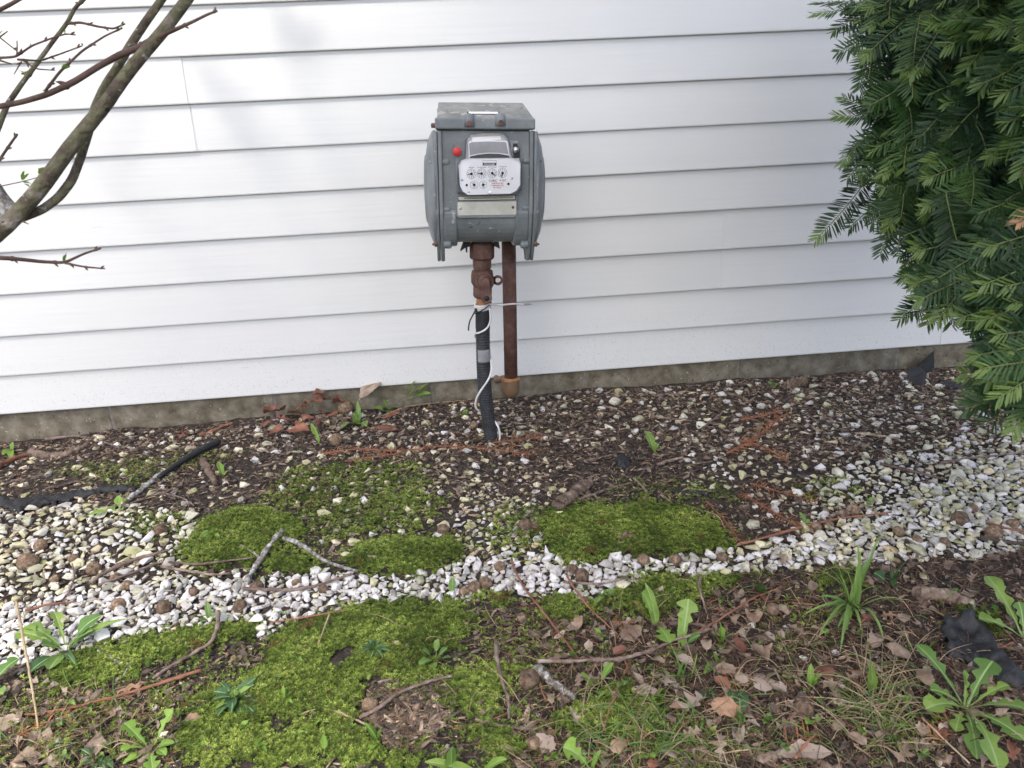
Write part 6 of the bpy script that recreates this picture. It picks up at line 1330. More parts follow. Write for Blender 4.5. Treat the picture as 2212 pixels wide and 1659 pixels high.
# dead yew sprays (rust needles on a stem)
def dead_spray(label, pts, nl, w=5, dens=1.0, lifts=0.006):
    P = resample([G(*p) + np.array([0, 0, lifts]) for p in pts], 26); o0 = P[0].copy(); mb = MB(); r0 = 0.5 * w * float(np.dot(P[0] - CAM, FW)) / FPX
    mb.tube(P - o0, np.linspace(1, .5, 26) * r0, 6); o = link('dead_yew_spray', mb.mesh('dead_yew_spray', MT['twig_red']), loc=tuple(o0)); tag(o, label, 'dead spray')
    mb = MB(); Lg = np.linalg.norm(np.diff(P, axis=0), axis=1).sum(); n = int(Lg / 0.0024 * dens)
    for i in range(n):
        if random.random() < 0.25: continue
        t = i / n * 25; k = min(int(t), 24); p = P[k] + (t - k) * (P[k + 1] - P[k]) - o0; d = P[k + 1] - P[k]; d /= np.linalg.norm(d); s = np.cross(d, (0, 0, 1)) * (1 if i % 2 else -1)
        l = nl * random.uniform(.6, 1.1); v = d * 0.45 + s * 0.9 + np.array([0, 0, random.uniform(-.4, .5)]); v /= np.linalg.norm(v); q = np.cross(v, (random.uniform(-.5, .5), random.uniform(-.5, .5), 1)); q = q / np.linalg.norm(q) * 0.0010; m = p + v * l * .5 + np.array([0, 0, random.uniform(-.002, .003)])
        mb.add([p - q * .5, p + q * .5, m + q, m - q, p + v * l], [(0, 1, 2, 3), (3, 2, 4)], tint=random.random())
    nm = link('needles', mb.mesh('needles', MT['needle_rust']), o); nm['kind'] = 'stuff'
dead_spray('long rust-coloured dead yew spray lying in front of the riser', [(695, 986), (776, 974), (851, 980), (900, 976), (949, 968), (1020, 972), (1100, 980), (1150, 988)], 0.022)
dead_spray('rust dead yew spray branching below the long one', [(745, 1002), (800, 994), (870, 984)], 0.020)
dead_spray('rust spray at the foot of the riser', [(1060, 962), (1120, 955), (1180, 948)], 0.02)
dead_spray('rust dead yew spray in a heap on the grey stones', [(1570, 985), (1620, 960), (1660, 930), (1690, 900)], 0.024, dens=1.3)
dead_spray('rust dead yew spray hanging at the mulch edge above the heap', [(1600, 912), (1640, 905), (1700, 890)], 0.022)
dead_spray('rust dead yew spray fanning across the heap', [(1700, 1000), (1650, 970), (1600, 965)], 0.024, dens=1.3)
dead_spray('rust dead yew spray beside the wide moss cushion', [(1600, 1070), (1650, 1100), (1700, 1130), (1750, 1160)], 0.024, dens=1.2)
dead_spray('rust dead yew spray falling towards the white stones', [(1525, 1088), (1565, 1130), (1609, 1190)], 0.016, w=4, dens=0.7)
dead_spray('rust spray lying flat beside grey stones', [(1620, 1050), (1690, 1070), (1760, 1090)], 0.022)
dead_spray('short orange spray curled in the needles near the toothed leaves', [(1322, 1350), (1345, 1352), (1370, 1362)], 0.02, dens=1.3)
dead_spray('orange spray beside the squarish spotted leaf', [(1550, 1458), (1590, 1470), (1610, 1490)], 0.022)
dead_spray('orange spray at the lower edge near the orange leaf', [(2000, 1610), (2030, 1590), (2050, 1560)], 0.022)
dead_spray('orange spray by the grey clod', [(1700, 1616), (1740, 1600), (1770, 1590)], 0.022)
dead_spray('orange spray over the grass at the picture corner', [(40, 1600), (90, 1570), (160, 1560)], 0.02)

# ================================================================== nuts, cone, fabric
def nut(label, px, py, r, group=None, mat='nut', squash=0.92, lift=0.72):
    r = r * 1.1
    rw = r * float(np.dot(G(px, py) - CAM, FW)) / FPX; c = G(px, py + r * 0.5); c = c + np.array([0, 0, rw * lift]); rr = random.Random(int(px * 13 + py))
    mb = MB(); prof = []
    for k in range(15):
        t = math.pi * k / 14; rad = math.sin(t) ** 0.9 * rw; z = -math.cos(t) * rw * squash
        if k >= 11: z -= rw * 0.10 * (k - 10) / 4
        prof.append((max(rad, 1e-4), z))
    prof += [(rw * 0.10, rw * squash * 0.80), (rw * 0.05, rw * squash * 0.92), (1e-4, rw * squash * 0.93)]
    mb.lathe(prof, (0, 0, 0), (0, 0, 1), 18)
    # uneven scaly surface
    mb.v = [tuple(np.array(p) * (1 + 0.045 * math.sin(p[0] / rw * 9 + 3) * math.sin(p[1] / rw * 8) + rr.uniform(-0.025, 0.025))) for p in mb.v]
    o = link('nut', mb.mesh('nut', MT[mat]), loc=tuple(c), rot=(rr.uniform(-1.2, 0.9), rr.uniform(-0.9, 0.9), rr.uniform(0, 6))); tag(o, label, 'nut', group); return o
for a in [('round brown nut beside the bright moss cushion', 350, 1147, 13), ('large dark nut half sunk among the greenish stones', 64, 1216, 19), ('dark brown nut on stones behind the slanting grey stick', 205, 1231, 14), ('small brown nut under the slanting grey stick', 251, 1251, 11), ('flattened brown nut in front of the slanting grey stick', 276, 1267, 11),
          ('reddish nut hidden among stones behind the others', 160, 1208, 10), ('round nut at the lower end of the forked lichen branch', 556, 1270, 14), ('brown nut with a pale tip on the white gravel', 259, 1309, 14), ('black-brown nut beside a pink pebble on white gravel', 356, 1315, 15), ('nut with a white chip on white gravel at the moss edge', 520, 1312, 14),
          ('brown nut on cream stones near the thin moss', 958, 1146, 12), ('topmost nut of the trio at the tiny moss tuft', 1050, 1262, 14), ('middle nut of the trio at the tiny moss tuft', 1026, 1270, 14), ('smallest nut of the trio at the tiny moss tuft', 1003, 1279, 11), ('round nut of a pair on thin moss behind the gravel', 1135, 1136, 14), ('smaller nut of the pair on thin moss', 1154, 1137, 9),
          ('nut resting on the white gravel at the wide moss cushion', 1458, 1211, 12), ('sunlit tan nut on the white gravel', 1258, 1246, 15), ('darker nut touching the sunlit tan one', 1236, 1233, 12), ('large spiky tan nut beside the pale bark piece', 1143, 1470, 21), ('tan nut at the side of the debris pile', 801, 1523, 16), ('spiky nut near the lower edge among grass', 1154, 1607, 15),
          ('small nut near the round-leaved plant', 1263, 1299, 9), ('small nut by the arching rust-red twig', 1127, 1336, 10), ('acorn cup with an orange ring on grey gravel', 2072, 1124, 16), ('acorn cup lying at the red twig by the picture edge', 2145, 1154, 16), ('dark nut on grey gravel beyond the acorn cups', 2186, 1134, 12), ('pale acorn beside the orange-brown twig', 1762, 1140, 11), ('second pale acorn beside the orange-brown twig', 1789, 1136, 10),
          ('brown nut on grey gravel above the acorns', 1822, 1113, 11), ('dark leafy nut on grey gravel next to the stick', 1842, 1104, 13), ('yellowish nut at the needles below the white stones', 1668, 1318, 13), ('brown acorn half in the soil by the drifted leaves', 748, 884, 15), ('grey ringed nut on the mulch before the drifted leaves', 727, 952, 13), ('purple-brown nut beside the riser foot', 1024, 920, 8),
          ('round grey gall by the small grass tuft', 1331, 1503, 11), ('grey crumbly clod beside the low green leaf', 1735, 1534, 19), ('pinkish nut under the moss lobe', 1110, 1586, 7), ('dark brown nut above the red twig by the picture edge', 196, 1500, 9)]:
    nut(*a)
for x, y in ((120, 1252), (420, 1280), (640, 1262), (90, 1180), (1080, 1226), (700, 1275), (1390, 1212), (1560, 1206), (1980, 1168), (1940, 1150), (2040, 1175), (2100, 1100)):
    nut(where_label('brown nut in gravel', x, y), x, y, random.uniform(9, 13), 'brown nuts in the gravel')
for x, y in ((507, 1424), (527, 1424), (545, 1426), (1340, 1162), (1352, 1156), (1364, 1160), (860, 1500), (885, 1512), (900, 1530), (870, 1560), (895, 1556), (850, 1548), (880, 1580), (1610, 1310), (1650, 1350)):
    nut(where_label('tiny nut shell', x, y), x, y, random.uniform(6, 8.5), 'tiny nut shells')

# pine cone against the foundation
c = G(1716, 840) + np.array([0, 0, 0.014]); a = G(1748, 832) + np.array([0, 0, 0.014]); ax = a - c; ax[2] = 0; ax /= np.linalg.norm(ax)
cone = thing('pine_cone', 'slim open pine cone lying at the foot of the foundation', 'pine cone', tuple(c))
CL = 62 * float(np.dot(c - CAM, FW)) / FPX; s_ = np.cross(ax, (0, 0, 1)); mb = MB(); mb.lathe([(0.001, -CL * .5), (0.008, -CL * .35), (0.007, CL * .2), (0.001, CL * .5)], (0, 0, 0), ax, 10); link('core', mb.mesh('core', MT['bark']), cone)
mb = MB(); mb.add([(-0.002, 0, 0), (0.002, 0, 0), (0.0045, 0.008, 0.001), (-0.0045, 0.008, 0.001), (0, 0.0105, 0.003), (0, 0.006, 0.0025)], [(0, 1, 5), (1, 2, 5), (2, 4, 5), (4, 3, 5), (3, 0, 5), (0, 3, 4, 2, 1)], smooth=False); scm = mb.mesh('scale', MT['wood'])
for k in range(72):
    t = k * 2.399; z = (k / 71 - 0.5) * CL * 0.95; rr = 0.0065 * math.sin(math.pi * (0.12 + 0.8 * (k / 71))) + 0.001
    rad = math.cos(t) * s_ + math.sin(t) * np.array([0, 0, 1.0]); y_ = rad * 0.8 + ax * 0.55; y_ /= np.linalg.norm(y_); x_ = np.cross(ax, rad); x_ /= np.linalg.norm(x_); z_ = np.cross(x_, y_); p = ax * z + rad * rr
    link('scale', scm, cone, M=Matrix(((x_[0], y_[0], z_[0], p[0]), (x_[1], y_[1], z_[1], p[1]), (x_[2], y_[2], z_[2], p[2]), (0, 0, 0, 1))))

def fabric(label, outline, heights, seed, name='landscape_fabric', wrinkle=0.006):
    """crumpled sheet over a picture outline; heights: list of (px, py, lift, reach)"""
    poly = gpoly(outline); P = np.array(poly); lo, hi = P.min(0), P.max(0); st = max(0.004, (hi - lo).max() / 70); gx_, gy_ = np.arange(lo[0], hi[0] + st, st), np.arange(lo[1], hi[1] + st, st)
    XX, YY = np.meshgrid(gx_, gy_); x, y = XX.ravel(), YY.ravel(); dd = sdist(poly, x, y) + 0.004 * smoothnoise(x, y, 0.03, seed)
    z = height(x, y) + 0.003 + wrinkle * (0.6 + np.abs(smoothnoise(x, y, 0.05, seed + 1)) + 0.6 * np.abs(smoothnoise(x, y, 0.02, seed + 2))) * np.clip(dd / 0.01, 0, 1)
    for hx, hy, l, rch in heights:
        q = G(hx, hy, 0, True); d = np.hypot(x - q[0], y - q[1]); z = z + l * np.clip(1 - d / rch, 0, 1) ** 1.2
    z = z - np.where(dd < 0.006, 0.003, 0); W_ = len(gx_); ii, jj = np.meshgrid(np.arange(W_ - 1), np.arange(len(gy_) - 1)); a = (jj * W_ + ii).ravel()
    ok = (dd[a] > 0) & (dd[a + 1] > 0) & (dd[a + W_] > 0) & (dd[a + W_ + 1] > 0); a = a[ok]
    t = np.concatenate([np.stack([a, a + 1, a + W_ + 1], -1), np.stack([a, a + W_ + 1, a + W_], -1)])
    used = np.unique(t); mp = np.zeros(len(x), int); mp[used] = np.arange(len(used)); Vv = np.stack([x, y, z], -1)[used]; o0 = Vv.mean(0)
    o = link(name, fast_mesh(name, Vv - o0, mp[t], MT['fabric'], np.zeros(len(t))), loc=tuple(o0)); tag(o, label, 'black fabric')
    md = o.modifiers.new('thick', 'SOLIDIFY'); md.thickness = 0.0012
    return o
fabric('torn strip of black landscape fabric at the picture edge', [(-30, 1082), (30, 1084), (70, 1080), (100, 1076), (180, 1066), (230, 1054), (306, 1056), (300, 1066), (220, 1070), (150, 1086), (90, 1100), (40, 1114), (0, 1102), (-30, 1100)], [], 21, wrinkle=0.008)
fabric('crumpled heap of black landscape fabric by the large dandelion', [(2030, 1352), (2085, 1350), (2130, 1378), (2200, 1440), (2225, 1480), (2205, 1505), (2150, 1490), (2130, 1460), (2080, 1440), (2040, 1425), (2024, 1400)], [(2036, 1366, 0.022, 0.022), (2064, 1352, 0.026, 0.024), (2100, 1358, 0.026, 0.024), (2132, 1388, 0.020, 0.022), (2036, 1404, 0.014, 0.02), (2180, 1470, 0.012, 0.03), (2150, 1440, 0.014, 0.02)], 22, wrinkle=0.007)
fabric('scrap of black fabric showing through the mulch behind the moss', [(1326, 998), (1340, 990), (1362, 994), (1366, 1010), (1350, 1020), (1330, 1016)], [(1342, 1002, 0.014, 0.03)], 23)
fabric('sliver of black fabric between soil and gravel by the largest moss mound', [(560, 1392), (590, 1366), (612, 1362), (600, 1376), (580, 1396), (562, 1404)], [], 24, wrinkle=0.003)
fabric('black fabric edge among grey stones behind the moss', [(1430, 1056), (1500, 1062), (1540, 1064), (1536, 1076), (1470, 1074)], [], 25, wrinkle=0.003)
fabric('black fabric edge in the soil behind the weathered log fragment', [(1998, 1262), (2060, 1258), (2090, 1268), (2030, 1276)], [], 26, wrinkle=0.004)
fabric('black fabric edge on the mulch beneath the yew', [(2020, 822), (2080, 830), (2130, 838), (2120, 848), (2040, 842)], [], 27, wrinkle=0.004)
# rolled tube of fabric
P = resample([G(345, 1040) + np.array([0, 0, .010]), G(380, 1016) + np.array([0, 0, .012]), G(425, 990) + np.array([0, 0, .014]), G(474, 966) + np.array([0, 0, .016])], 30); o0 = P[0].copy(); r_ = np.random.default_rng(4)
mb = MB(); mb.tube(P - o0, np.linspace(.005, .0095, 30) * (1 + r_.normal(0, .05, 30)), 12); o = link('fabric_roll', mb.mesh('fabric_roll', MT['fabric']), loc=tuple(o0)); tag(o, 'rolled tube of black fabric lying on the mulch', 'black fabric')
# folded corner of fabric standing against the foundation
pts = [wall_pt(2017, 757, -0.006), wall_pt(2020, 826, -0.008), G(2000, 826) + np.array([0, -.004, .004]), G(1960, 826) + np.array([0, 0, .006]), wall_pt(1985, 790, -0.03), wall_pt(1960, 800, -0.05), G(1985, 838) + np.array([0, -.01, .002])]
cpt = wall_pt(1995, 800, -0.055); o0 = pts[1].copy(); mb = MB(); V = [p - o0 for p in pts] + [cpt - o0, wall_pt(1962, 808, -0.006) - o0]
mb.add(V, [(0, 1, 7), (1, 2, 7), (2, 6, 7), (6, 3, 7), (3, 5, 7), (5, 4, 7), (4, 0, 7), (0, 4, 8), (4, 5, 8), (5, 3, 8)], smooth=False); o = link('fabric_corner', mb.mesh('fabric_corner', MT['fabric']), loc=tuple(o0)); tag(o, 'folded corner of black fabric standing against the foundation', 'black fabric')
md = o.modifiers.new('thick', 'SOLIDIFY'); md.thickness = 0.0015

# ================================================================== yew bush
def make_spray(seed, L=0.15, nlat=4, nl=0.028):
    r = np.random.default_rng(seed); V = []; T = []; MI = []
    def shoot_(p0, ang, Ls, droop):
        n = max(6, int(Ls / 0.0027)); pts = []
        a = ang
        p = np.array(p0, float)
        step = Ls / n; curve = r.uniform(-0.5, 0.5) / n
        for i in range(n + 1):
            pts.append(p.copy()); a += curve; p = p + step * np.array([math.cos(a), math.sin(a), -droop * (i / n)])
        pts = np.array(pts)
        # stem
        w = 0.0008
        for i in range(0, n, 3):
            q0, q1 = pts[i], pts[min(i + 3, n)]; d = q1 - q0; d /= np.linalg.norm(d) + 1e-9; s = np.cross(d, (0, 0, 1)); s /= np.linalg.norm(s) + 1e-9
            o = len(V); V.extend([q0 - s * w, q0 + s * w, q1 + s * w, q1 - s * w, (q0 + q1) / 2 + np.array([0, 0, w * 1.2])]); T.extend([(o, o + 1, o + 4), (o + 1, o + 2, o + 4), (o + 2, o + 3, o + 4), (o + 3, o, o + 4)]); MI.extend([1] * 4)
        for i in range(1, n + 1):
            t = i / n; d = pts[i] - pts[i - 1]; d /= np.linalg.norm(d) + 1e-9
            for sd in (-1, 1):
                if r.random() < 0.06: continue
                s = np.cross((0, 0, 1), d) * sd; s /= np.linalg.norm(s)
                fwd = 0.42 + 0.9 * max(0, t - 0.75) / 0.25 + r.normal(0, 0.10); l = nl * r.uniform(0.82, 1.08) * (0.55 + 0.45 * min(1, (1 - t) / 0.25) if t > 0.75 else min(1, 0.65 + t * 2))
                nd = d * fwd + s + np.array([0, 0, r.normal(-0.05, 0.16)]); nd /= np.linalg.norm(nd)
                wd = np.cross(nd, (r.normal(0, .25), r.normal(0, .25), 1)); wd /= np.linalg.norm(wd); wd *= 0.00122; up = np.cross(wd, nd); up /= np.linalg.norm(up)
                b = pts[i] - d * r.uniform(0, step); cv = r.uniform(-0.10, 0.03) * l
                p1 = b + nd * l * .25; p2 = b + nd * l * .72 + up * cv * .5; p3 = b + nd * l + up * cv
                o = len(V); V.extend([b, p1 - wd, p1 + wd, p2 - wd, p2 + wd, p3]); T.extend([(o, o + 2, o + 1), (o + 1, o + 2, o + 4), (o + 1, o + 4, o + 3), (o + 3, o + 4, o + 5)])
                m = 2 if (t > 0.86 and seed % 2 == 0) else 0
                MI.extend([m] * 4)
        return pts
    main = shoot_((0, 0, 0), 0.0, L, 0.45)
    for k in range(nlat):
        i = int(len(main) * (0.15 + 0.6 * k / max(1, nlat))); sd = 1 if (k + seed) % 2 else -1
        shoot_(main[i], sd * r.uniform(0.45, 0.8), L * r.uniform(0.35, 0.6) * (1 - 0.4 * k / nlat), 0.5)
    return np.array(V), np.array(T), np.array(MI)
SPR = [make_spray(s, L, nl_) for s, (L, nl_) in enumerate([(0.15, 4), (0.13, 3), (0.17, 5), (0.11, 2), (0.14, 4), (0.12, 3), (0.16, 4), (0.10, 1), (0.13, 0), (0.11, 0)])]
SLEN = [0.15, 0.13, 0.17, 0.11, 0.14, 0.12, 0.16, 0.10, 0.13, 0.11]
YM = [MT['yew'], MT['yewstem'], MT['yew_new']]
smesh_y = [fast_mesh('spray', v, t, YM, np.zeros(len(t)), False, mi) for v, t, mi in SPR]
YM2 = [MT['yew_lit'], MT['yewstem'], MT['yew_new']]
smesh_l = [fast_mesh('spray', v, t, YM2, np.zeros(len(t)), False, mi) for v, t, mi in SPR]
dead_y = [fast_mesh('dead_spray', v, t, [MT['yew_tan'], MT['twig_red'], MT['yew_tan']], np.zeros(len(t)), False, mi) for v, t, mi in SPR[7:8]]
YB = np.array([1.30, -0.62]); yz = float(h_base(*YB))
yew = thing('yew_bush', 'dense dark green yew bush with drooping flat sprays of needles', 'bush', (YB[0], YB[1], yz))
YO = np.array(yew.location)
YPOLY = [(1850, -90), (1848, 50), (1862, 110), (1896, 190), (1868, 268), (1894, 330), (1868, 372), (1898, 436), (1872, 470), (1945, 545), (1965, 612), (2020, 640), (2080, 690), (2140, 756), (2136, 840), (2168, 890), (2240, 940), (2480, 960), (2480, -90)]
def front(px, py):
    t = np.clip((px - 1790) / 420, 0, 1.6); d = 1.14 - 0.36 * t
    return d - 0.10 * max(0, (py - 600) / 350)
def spray_matrix(px, py, d, ang, k, sc=1.0, facing=0.55, toward=0.18):
    tip = dist_pt(px, py, d); a = math.radians(ang)
    x = RT * math.cos(a) + UP * math.sin(a) - FW * toward; x /= np.linalg.norm(x)
    nrm = -FW * facing + np.array([0, 0, 1.0]) * (1 - facing) + rng.normal(0, 0.22, 3); z = nrm - x * np.dot(nrm, x); z /= np.linalg.norm(z); y = np.cross(z, x)
    Lx = SLEN[k] * sc; R = np.stack([x * sc, y * sc, z * sc], 1)
    base = tip - x * Lx + z * 0.18 * Lx
    return R, base
def put_spray(px, py, d, ang, k, mesh=None, **kw):
    R, b = spray_matrix(px, py, d, ang, k, **kw); p = b - YO
    M = Matrix(((R[0, 0], R[0, 1], R[0, 2], p[0]), (R[1, 0], R[1, 1], R[1, 2], p[1]), (R[2, 0], R[2, 1], R[2, 2], p[2]), (0, 0, 0, 1)))
    o = link('spray', mesh or smesh_y[k], yew, M=M)
    if kw.get('lab'): o['label'] = kw['lab']
    return o
edge = [(1766, 34, 178, 2), (1800, 62, 200, 1), (1838, 96, 215, 1), (1832, 182, 235, 5), (1850, 178, 225, 4), (1866, 212, 225, 0), (1868, 246, 215, 1), (1812, 267, 178, 2), (1838, 300, 205, 4), (1815, 352, 195, 0), (1830, 382, 220, 1), (1860, 384, 230, 1), (1826, 350, 215, 8),
        (1776, 524, 233, 8), (1820, 470, 200, 9), (1862, 452, 215, 5), (1880, 470, 225, 4), (1900, 548, 240, 1), (1905, 500, 215, 0), (1928, 560, 235, 4), (1922, 650, 190, 4), (1950, 600, 215, 1), (1992, 690, 235, 0), (2010, 655, 220, 2), (2062, 700, 235, 2), (2040, 690, 225, 4), (2098, 772, 235, 0), (2118, 790, 255, 4),
        (2094, 842, 200, 6), (2092, 880, 195, 1), (2126, 905, 215, 2), (2150, 760, 250, 1), (2170, 840, 210, 2), (2180, 925, 225, 6), (2096, 790, 240, 4), (2200, 880, 215, 2), (2160, 700, 235, 0), (2105, 730, 225, 5)]
cnt = 0
for px, py, ang, k in edge:
    put_spray(px, py, front(px, py) + rng.uniform(0, 0.10), ang, k); cnt += 1
yp = np.array(YPOLY, float)
while cnt < 292:
    px, py = rng.uniform(1840, 2290), rng.uniform(-60, 940)
    s = float(sdist(YPOLY, np.array([px]), np.array([py]))[0])
    if s < 4: continue
    if 2140 < px < 2212 and 425 < py < 475 and rng.random() < 0.8: continue
    fr_ = rng.random() ** 1.3; dd = front(px, py) + fr_ * 0.34 * (1.0 if s > 40 else 0.4)
    ang = 218 + rng.normal(0, 26) - 20 * max(0, (200 - py) / 200)
    k_ = int(rng.integers(0, 10)); put_spray(px, py, dd, ang, k_, smesh_l[k_] if rng.random() < (0.32 if px > 2080 else 0.14) else None, sc=rng.uniform(0.85, 1.15)); cnt += 1
put_spray(2190, 474, 0.74, 185, 7, dead_y[0], sc=0.7)['label'] = 'dead orange-brown spray'
put_spray(2134, 806, 0.98, 250, 7, dead_y[0], sc=0.55)['label'] = 'dead orange-brown spray'
# foliage behind and beyond the frame, joined
Vs, Ts, Ms, off = [], [], [], 0
nb = 0
while nb < 215:
    px, py = rng.uniform(1880, 2750), rng.uniform(-320, 960)
    if px < 2290 and py > -70:
        s = float(sdist(YPOLY, np.array([px]), np.array([py]))[0])
        if s < 45: continue
        if 2130 < px < 2225 and 415 < py < 490 and rng.random() < 0.85: continue
        dd = front(px, py) + rng.uniform(0.25, 0.55); dd = min(dd, 1.42)
    else: dd = front(min(px, 2300), py) + rng.uniform(0.0, 0.5)
    k = int(rng.integers(0, 10)); R, b = spray_matrix(px, py, dd, 218 + rng.normal(0, 40), k)
    v = SPR[k][0] @ R.T + (b - YO); Vs.append(v); Ts.append(SPR[k][1] + off); Ms.append(SPR[k][2]); off += len(v); nb += 1
Ms = np.concatenate(Ms); o = link('inner_foliage', fast_mesh('inner_foliage', np.concatenate(Vs), np.concatenate(Ts), YM, rng.random(len(Ms)) * 0.5, False, Ms), yew); o['kind'] = 'stuff'
mb = MB(); mb.tube(resample([(0, 0, -.05), (.01, .02, .25), (-.02, .03, .6), (.0, .0, 1.0)], 12), np.linspace(.03, .018, 12), 10); link('trunk', mb.mesh('trunk', MT['yewbark']), yew)
for k in range(14):
    px, py = [(1990, 60), (2040, 150), (1990, 260), (2010, 350), (1990, 470), (2060, 560), (2110, 640), (2180, 720), (2190, 250), (2150, 330), (2200, 500), (2190, 80), (2200, 840), (2080, 420)][k]
    p = dist_pt(px, py, front(px, py) + 0.16) - YO; z0 = max(0.1, min(0.95, p[2] - 0.05)); q0 = np.array([0, 0.02, z0])
    mb = MB(); mb.tube(resample([q0, 0.5 * (q0 + p) + np.array([0, 0, .05]), p], 10), np.linspace(.009, .003, 10), 7); link('limb', mb.mesh('limb', MT['yewbark']), yew)

# ================================================================== bare shrub in front
SD = 0.80
sb = dist_pt(-330, 1050, SD + 0.05); sbz = float(h_base(sb[0], sb[1]))
shrub = thing('bare_shrub', 'bare spring shrub with brown stems and a few opening green buds', 'shrub', (sb[0], sb[1], sbz)); SO = np.array(shrub.location)
def zs_(zx, zy): return zx * 0.3779, zy * 0.3779
def limb(name, pts, w0, w1, mat, d=0.0, sides=10, nodes=0, d2=None):
    n = max(16, len(pts) * 8); m_ = len(pts); Pw = [dist_pt(*zs_(*p), SD + (d if d2 is None else d + (d2 - d) * i / (m_ - 1))) - SO for i, p in enumerate(pts)]
    P = resample(Pw, n); r = np.random.default_rng(int(abs(pts[0][0] * 3 + pts[0][1]))); k = 0.3779 / FPX * (SD + d) * 0.5; nz_ = r.normal(0, 1, n); nz_ = np.convolve(np.pad(nz_, 4, 'edge'), np.ones(9) / 9, 'valid'); rad = np.linspace(w0, w1, n) * k * (1 + 0.07 * nz_)
    for q in np.linspace(3, n - 3, nodes).astype(int): rad[q] *= 1.35
    
    mb = MB(); mb.tube(P, rad, sides); 
    for q in np.linspace(4, n - 3, nodes).astype(int):       # small buds at the nodes
        dr = P[q + 1] - P[q - 1]; dr /= np.linalg.norm(dr); sd_ = np.cross(dr, FW) * (1 if q % 2 else -1); a = P[q] + sd_ * rad[q] * 0.7; t = a + (sd_ * 0.7 + dr * 0.8) * max(rad[q] * 2.0, 0.004)
        mb.tube([a, 0.5 * (a + t), t], [max(rad[q] * .5, .0012), max(rad[q] * .45, .0011), .0003], 6)
    return link(name, mb.mesh(name, MT[mat]), shrub)
limb('stem', [(1110, -60), (1030, 50), (930, 180), (800, 330), (700, 455), (600, 600), (480, 745), (380, 870), (280, 1010), (190, 1125), (60, 1265), (-60, 1370), (-300, 1560), (-640, 2000)], 60, 108, 'branch', 0.0, 16)
limb('stem', [(960, -60), (930, -10), (830, 130), (740, 265), (680, 370), (600, 490), (545, 610), (505, 760), (462, 900), (412, 1030), (335, 1130), (240, 1200), (140, 1240), (40, 1272)], 44, 48, 'branch', 0.035, 14, d2=0.01)
limb('branch', [(850, 240), (790, 275), (690, 310), (560, 382), (420, 470), (270, 540), (130, 582), (-20, 612), (-160, 640)], 38, 26, 'branch_dark', 0.004, 10, 3, d2=-0.03)
limb('branch', [(255, 525), (340, 412), (470, 290), (600, 205), (700, 160)], 17, 9, 'branch_dark', -0.02, 8, 4)
limb('branch', [(500, -20), (430, 40), (385, 130), (300, 240), (220, 350), (130, 470), (40, 600), (-20, 760), (-90, 900)], 20, 34, 'branch', 0.10, 10, 3)
limb('twig', [(385, 135), (460, 128), (560, 152), (650, 165), (715, 135)], 16, 9, 'branch_dark', 0.10, 8, 4)
limb('twig', [(-60, 335), (90, 325), (180, 262), (290, 220), (380, 192), (432, 200)], 16, 8, 'branch_dark', 0.02, 8, 4)
limb('twig', [(95, 325), (98, 280), (97, 232)], 9, 6, 'branch_dark', 0.02, 7, 1)
limb('twig', [(100, 340), (230, 348), (340, 310), (470, 262)], 13, 7, 'branch_dark', 0.03, 8, 3)
limb('twig', [(130, 345), (210, 395), (315, 402)], 10, 6, 'branch_dark', 0.03, 8, 2)
limb('twig', [(125, 350), (100, 390), (80, 425)], 8, 5, 'branch_dark', 0.03, 7, 1)
limb('branch', [(880, 240), (920, 205), (1010, 165), (1100, 125), (1180, 85), (1240, 62)], 26, 12, 'branch_dark', 0.0, 9, 3, d2=-0.03)
limb('twig', [(1215, 75), (1235, 62), (1228, 40)], 10, 6, 'branch_dark', -0.03, 7)
limb('branch', [(-200, 1440), (-60, 1470), (100, 1480), (240, 1496), (370, 1502), (480, 1450), (575, 1420)], 32, 11, 'branch_dark', 0.05, 9, 4)
limb('twig', [(372, 1504), (480, 1525), (600, 1536)], 14, 8, 'branch_dark', 0.05, 8, 3)
limb('twig', [(-60, 990), (0, 910), (40, 850), (100, 765)], 18, 12, 'branch_dark', 0.02, 8, 4)
limb('twig', [(-60, 1078), (0, 1065), (120, 1040), (250, 1005)], 7, 5, 'branch_dark', 0.0, 7, 2)
limb('cut_stub', [(-140, 1020), (-60, 1090), (0, 1165), (70, 1245)], 150, 120, 'lichen', 0.01, 16)
limb('branch', [(-80, 95), (-10, 60), (50, 30), (130, -15)], 26, 20, 'branch_dark', -0.05, 9, 1)
limb('twig', [(-60, 180), (0, 215), (95, 290)], 10, 7, 'branch_dark', 0.08, 7, 2)
limb('twig', [(-50, 240), (0, 210), (45, 178)], 12, 6, 'branch_dark', 0.0, 7, 1)
limb('twig', [(-40, 330), (0, 345), (65, 366)], 14, 8, 'branch_dark', 0.12, 7, 1)
limb('bud', [(130, 1265), (150, 1275), (165, 1280)], 14, 5, 'branch_dark', 0.0, 6)
# upper branches of the shrub reaching over towards the wall above the picture; their soft shadows fall on the siding
S3_ = np.array(SUN_TO)
def over(px, py, ztop):
    q = wall_pt(px, py, 0.0); return q + S3_ * (ztop - q[2]) / S3_[2]
for seq, r0_, r1_ in (([(430, 120), (470, 170), (505, 215), (540, 255), (592, 305)], .017, .010), ([(470, 205), (500, 190), (530, 150)], .008, .005), ([(520, 240), (500, 262), (470, 270)], .008, .004), ([(585, 10), (640, 55), (690, 95)], .016, .009), ([(640, 60), (668, 48), (690, 30)], .007, .004), ([(210, 320), (240, 290), (262, 240), (270, 180)], .010, .006)):
    zt = 1.10 if seq[0][0] != 585 else 1.2
    P_ = resample([over(a, b, zt) - SO for a, b in seq], 14); mb = MB(); mb.tube(P_, np.linspace(r0_, r1_, 14), 8); link('branch', mb.mesh('branch', MT['branch']), shrub)
